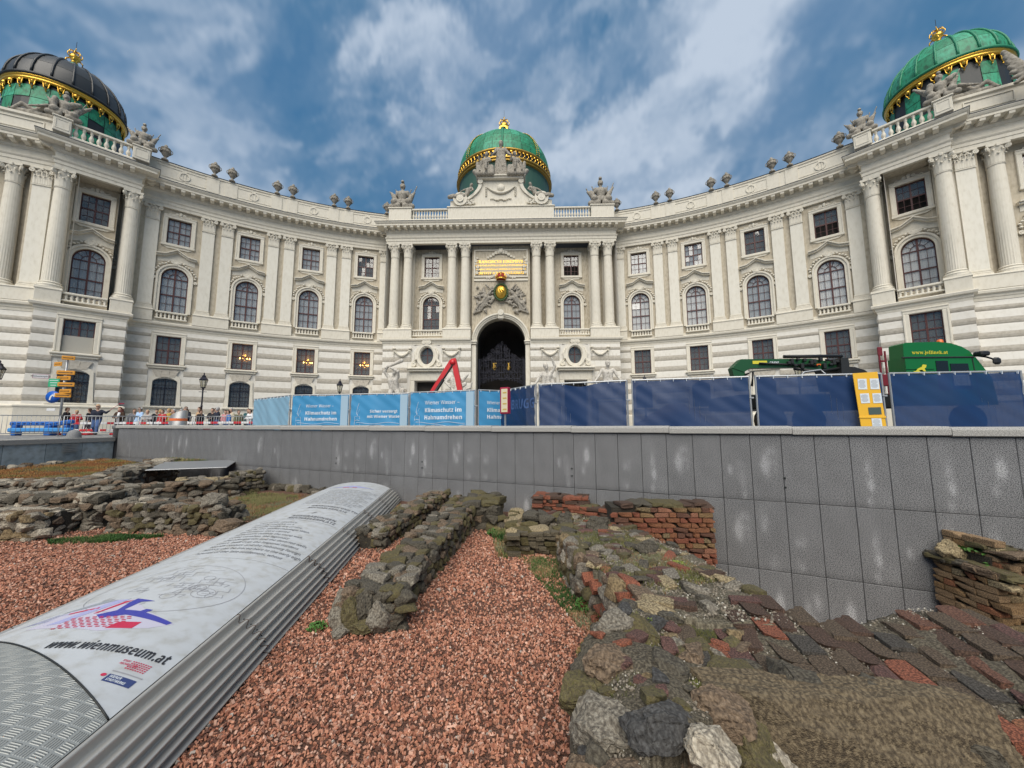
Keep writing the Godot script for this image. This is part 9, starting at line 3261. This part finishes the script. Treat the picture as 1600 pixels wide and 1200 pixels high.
	for q in [["red", 0.4, 0.14, 0.085], ["worn", 0.24, 0.115, 0.08], ["pink", 0.5, 0.23, 0.15], ["pale", 0.48, 0.33, 0.2], ["orange", 0.42, 0.18, 0.095], ["dark", 0.14, 0.085, 0.064], ["brown", 0.17, 0.125, 0.09], ["purple", 0.2, 0.105, 0.095], ["ochre", 0.4, 0.255, 0.13], ["grey", 0.2, 0.17, 0.12], ["slate", 0.11, 0.1, 0.092]]:
		world_mat("brick_" + q[0], L(q[1], q[2], q[3]), lich, 2.0, relief, 0.9, 0.9)
	world_mat("mortar", L(0.085, 0.075, 0.06), lich, 1.5, relief, 1.6, 0.98)
	world_mat("mortar_mossy", L(0.24, 0.215, 0.165), lich, 1.1, relief, 1.6, 0.98)
	world_mat("mortar_dark", L(0.2, 0.175, 0.135), lich, 1.5, relief, 1.6, 0.98)
	world_mat("earth", L(0.16, 0.1, 0.05), lich, 0.5, relief, 3.0, 0.98)
	world_mat("gravel_base", L(0.22, 0.105, 0.068), ntex(17, 0.12, 3, [[0.0, Color(0.35, 0.35, 0.35)], [0.5, Color(0.8, 0.8, 0.8)], [1.0, Color(1, 1, 1)]], 1024), 0.7, relief, 2.0, 0.95)
	var gm = mat("gravel", Color(1, 1, 1), 0.9)
	gm.vertex_color_use_as_albedo = true
	mat("grit", L(0.24, 0.205, 0.16), 0.95)
	mat("grit_pale", L(0.5, 0.47, 0.4), 0.95)
	var gr = mat("grass", Color(1, 1, 1), 0.85)
	gr.vertex_color_use_as_albedo = true
	gr.backlight_enabled = true
	gr.backlight = Color(0.12, 0.14, 0.05)
	for q in [["leaf_green", 0.05, 0.13, 0.018], ["leaf_lime", 0.2, 0.25, 0.035], ["leaf_pale", 0.24, 0.36, 0.16]]:
		var lm = mat(q[0], L(q[1], q[2], q[3]), 0.7)
		lm.backlight_enabled = true
		lm.backlight = Color(0.1, 0.2, 0.03)

# ---------------------------------------------------------------- sky
func sky_image():
	var w = 1024
	var h = 512
	var im = Image.create(w, h, false, Image.FORMAT_RGBF)
	var n1 = FastNoiseLite.new()
	n1.seed = 21
	n1.frequency = 1.15
	n1.fractal_octaves = 6
	n1.fractal_gain = 0.5
	n1.domain_warp_enabled = true
	n1.domain_warp_amplitude = 0.3
	n1.domain_warp_frequency = 1.6
	var n2 = FastNoiseLite.new()
	n2.seed = 5
	n2.frequency = 0.8
	n2.fractal_octaves = 3
	# clouds: [azimuth, elevation, spread az, spread el, amount] in degrees
	var blobs = [[-50, 38, 12, 5, 0.25], [-38, 31, 12, 4, 0.55], [-26, 26, 11, 4, 0.65], [-24, 33, 5, 3, 0.45], [-14, 26, 10, 4, 0.35], [8, 28, 10, 5, 0.3], [-45, 48, 8, 4, 0.2], [25, 42, 12, 5, -0.1], [-5, 52, 12, 5, -0.3], [-28, 46, 14, 6, -0.5], [-12, 38, 9, 5, -0.4], [22, 52, 16, 6, -0.45], [45, 45, 16, 9, -0.15], [52, 33, 14, 8, 0.1], [30, 28, 16, 6, 0.15]]
	for j in h:
		var el = 90.0 - 180.0 * (j + 0.5) / h
		for i in w:
			var az = 360.0 * (i + 0.5) / w - 180.0
			if el < -1.0:
				im.set_pixel(i, j, Color(0.13, 0.14, 0.15))
				continue
			var ce = cos(deg_to_rad(el))
			var d = Vector3(sin(deg_to_rad(az)) * ce, sin(deg_to_rad(el)), cos(deg_to_rad(az)) * ce)
			var p = d * 1.9
			var base = Color(0.022, 0.15, 0.35).lerp(Color(0.09, 0.28, 0.52), pow(1.0 - clampf(d.y, 0, 1), 2.2))
			var c = 0.5 + n1.get_noise_3d(p.x + p.y * 0.5, p.y * 1.7, p.z) * 0.95
			var bb = 0.0
			for q in blobs:
				var da = (az - q[0]) / q[2]
				var de = (el - q[1]) / q[3]
				var r = da * da + de * de
				if r < 9.0:
					bb += q[4] * exp(-r * 0.7)
			# behind and above the viewer the cover is denser, as the soft even light tells
			var aw = clampf((abs(az) - 70.0) / 60.0, 0.0, 1.0)
			var up = clampf((el - 58.0) / 20.0, 0.0, 1.0)
			c += bb * 0.75 + max(aw, up) * 0.5 + 0.02
			var cov = smoothstep(0.74, 1.35, c)
			var veil = smoothstep(0.15, 0.9, c) * 0.78
			var sh = 0.5 + n2.get_noise_3d(p.x * 2.0, p.z * 2.0, 3.0)
			var grey = Color(0.1, 0.24, 0.42).lerp(Color(0.24, 0.37, 0.55), clampf(sh, 0, 1))
			var white = Color(0.6, 0.7, 0.84)
			var col = base.lerp(grey, veil).lerp(white, cov)
			if el < 4.0:
				col = col.lerp(Color(0.4, 0.5, 0.62), clampf((4.0 - el) / 5.0, 0, 1))
			im.set_pixel(i, j, col)
	return im

func _ready():
	rng.seed = 2024
	fn.seed = 3
	fn.frequency = 0.01
	fn.fractal_octaves = 3
	# --- camera, sky, sun, exposure
	var cam = Camera3D.new()
	cam.name = "camera"
	cam.fov = 90.0
	cam.near = 0.05
	cam.far = 400.0
	add_child(cam)
	cam.transform = Transform3D(Basis(Vector3.UP, 0.0218) * Basis(Vector3.RIGHT, 0.11) * Basis(Vector3.BACK, -0.0038), V(2.07, 0, 0))
	cam.current = true
	var we = WorldEnvironment.new()
	we.name = "world"
	var env = Environment.new()
	env.background_mode = Environment.BG_SKY
	var sky = Sky.new()
	var pm = PanoramaSkyMaterial.new()
	pm.panorama = ImageTexture.create_from_image(sky_image())
	pm.energy_multiplier = 0.3
	sky.sky_material = pm
	env.sky = sky
	env.tonemap_mode = Environment.TONE_MAPPER_LINEAR
	env.tonemap_exposure = 2.9
	env.sdfgi_enabled = true
	env.ssao_enabled = true
	env.ssil_enabled = true
	we.environment = env
	add_child(we)
	var sun = DirectionalLight3D.new()
	sun.name = "sun"
	sun.light_energy = 0.5
	sun.light_angular_distance = 60.0
	sun.light_color = Color(1.0, 0.97, 0.92)
	sun.shadow_enabled = true
	sun.transform = Transform3D(Basis(Vector3.UP, -0.15) * Basis(Vector3.RIGHT, deg_to_rad(-48.0)), Vector3(0, 60, 0))
	add_child(sun)
	materials()
	# --- the large structure
	ground()
	granite_wall()
	make_column()
	make_capitals()
	make_baluster()
	make_windows()
	gatehouse()
	wing(-1.0, "palace_wing", "curved palace wing left of the gatehouse, with lit chandeliers in its middle windows", ["dark", "half", "half", "half"], ["half", "half", "half", "half"], ["lit", "lit", "lit", "dark"])
	wing(1.0, "palace_wing", "curved palace wing right of the gatehouse, with white curtains in its arched windows", ["half", "half", "dark", "open"], ["curtain", "curtain", "half", "curtain"], ["dark", "dark", "dark", "dark"])
	pavilion(-1.0, "corner_pavilion", "corner pavilion at the left edge under a dark metal dome", "dark_copper", ["dark", "half", "blind"])
	pavilion(1.0, "corner_pavilion", "corner pavilion at the right edge under a plain green copper dome", "copper", ["open", "curtain", "dark"])
	# --- objects
	sculptures()
	urns()
	iron_gate()
	fences()
	site_things()
	for q in [["lantern street lamp before the left wing, rising out of the crowd", -21.6, 28.0], ["lantern street lamp whose top shows above the light blue fence", -13.3, 32.2], ["lantern street lamp cut by the left edge of the picture", -29.3, 22.2], ["lantern street lamp whose finial tops the dark blue fence", 12.1, 31.0], ["lantern street lamp behind the green crane boom", 18.6, 23.0]]:
		street_lamp(q[0], V(q[1], -0.45, q[2]))
	barriers()
	crowd()
	make_stones()
	gravel()
	info_tube()
	ruins()
	scatter_gravel()
	plants()
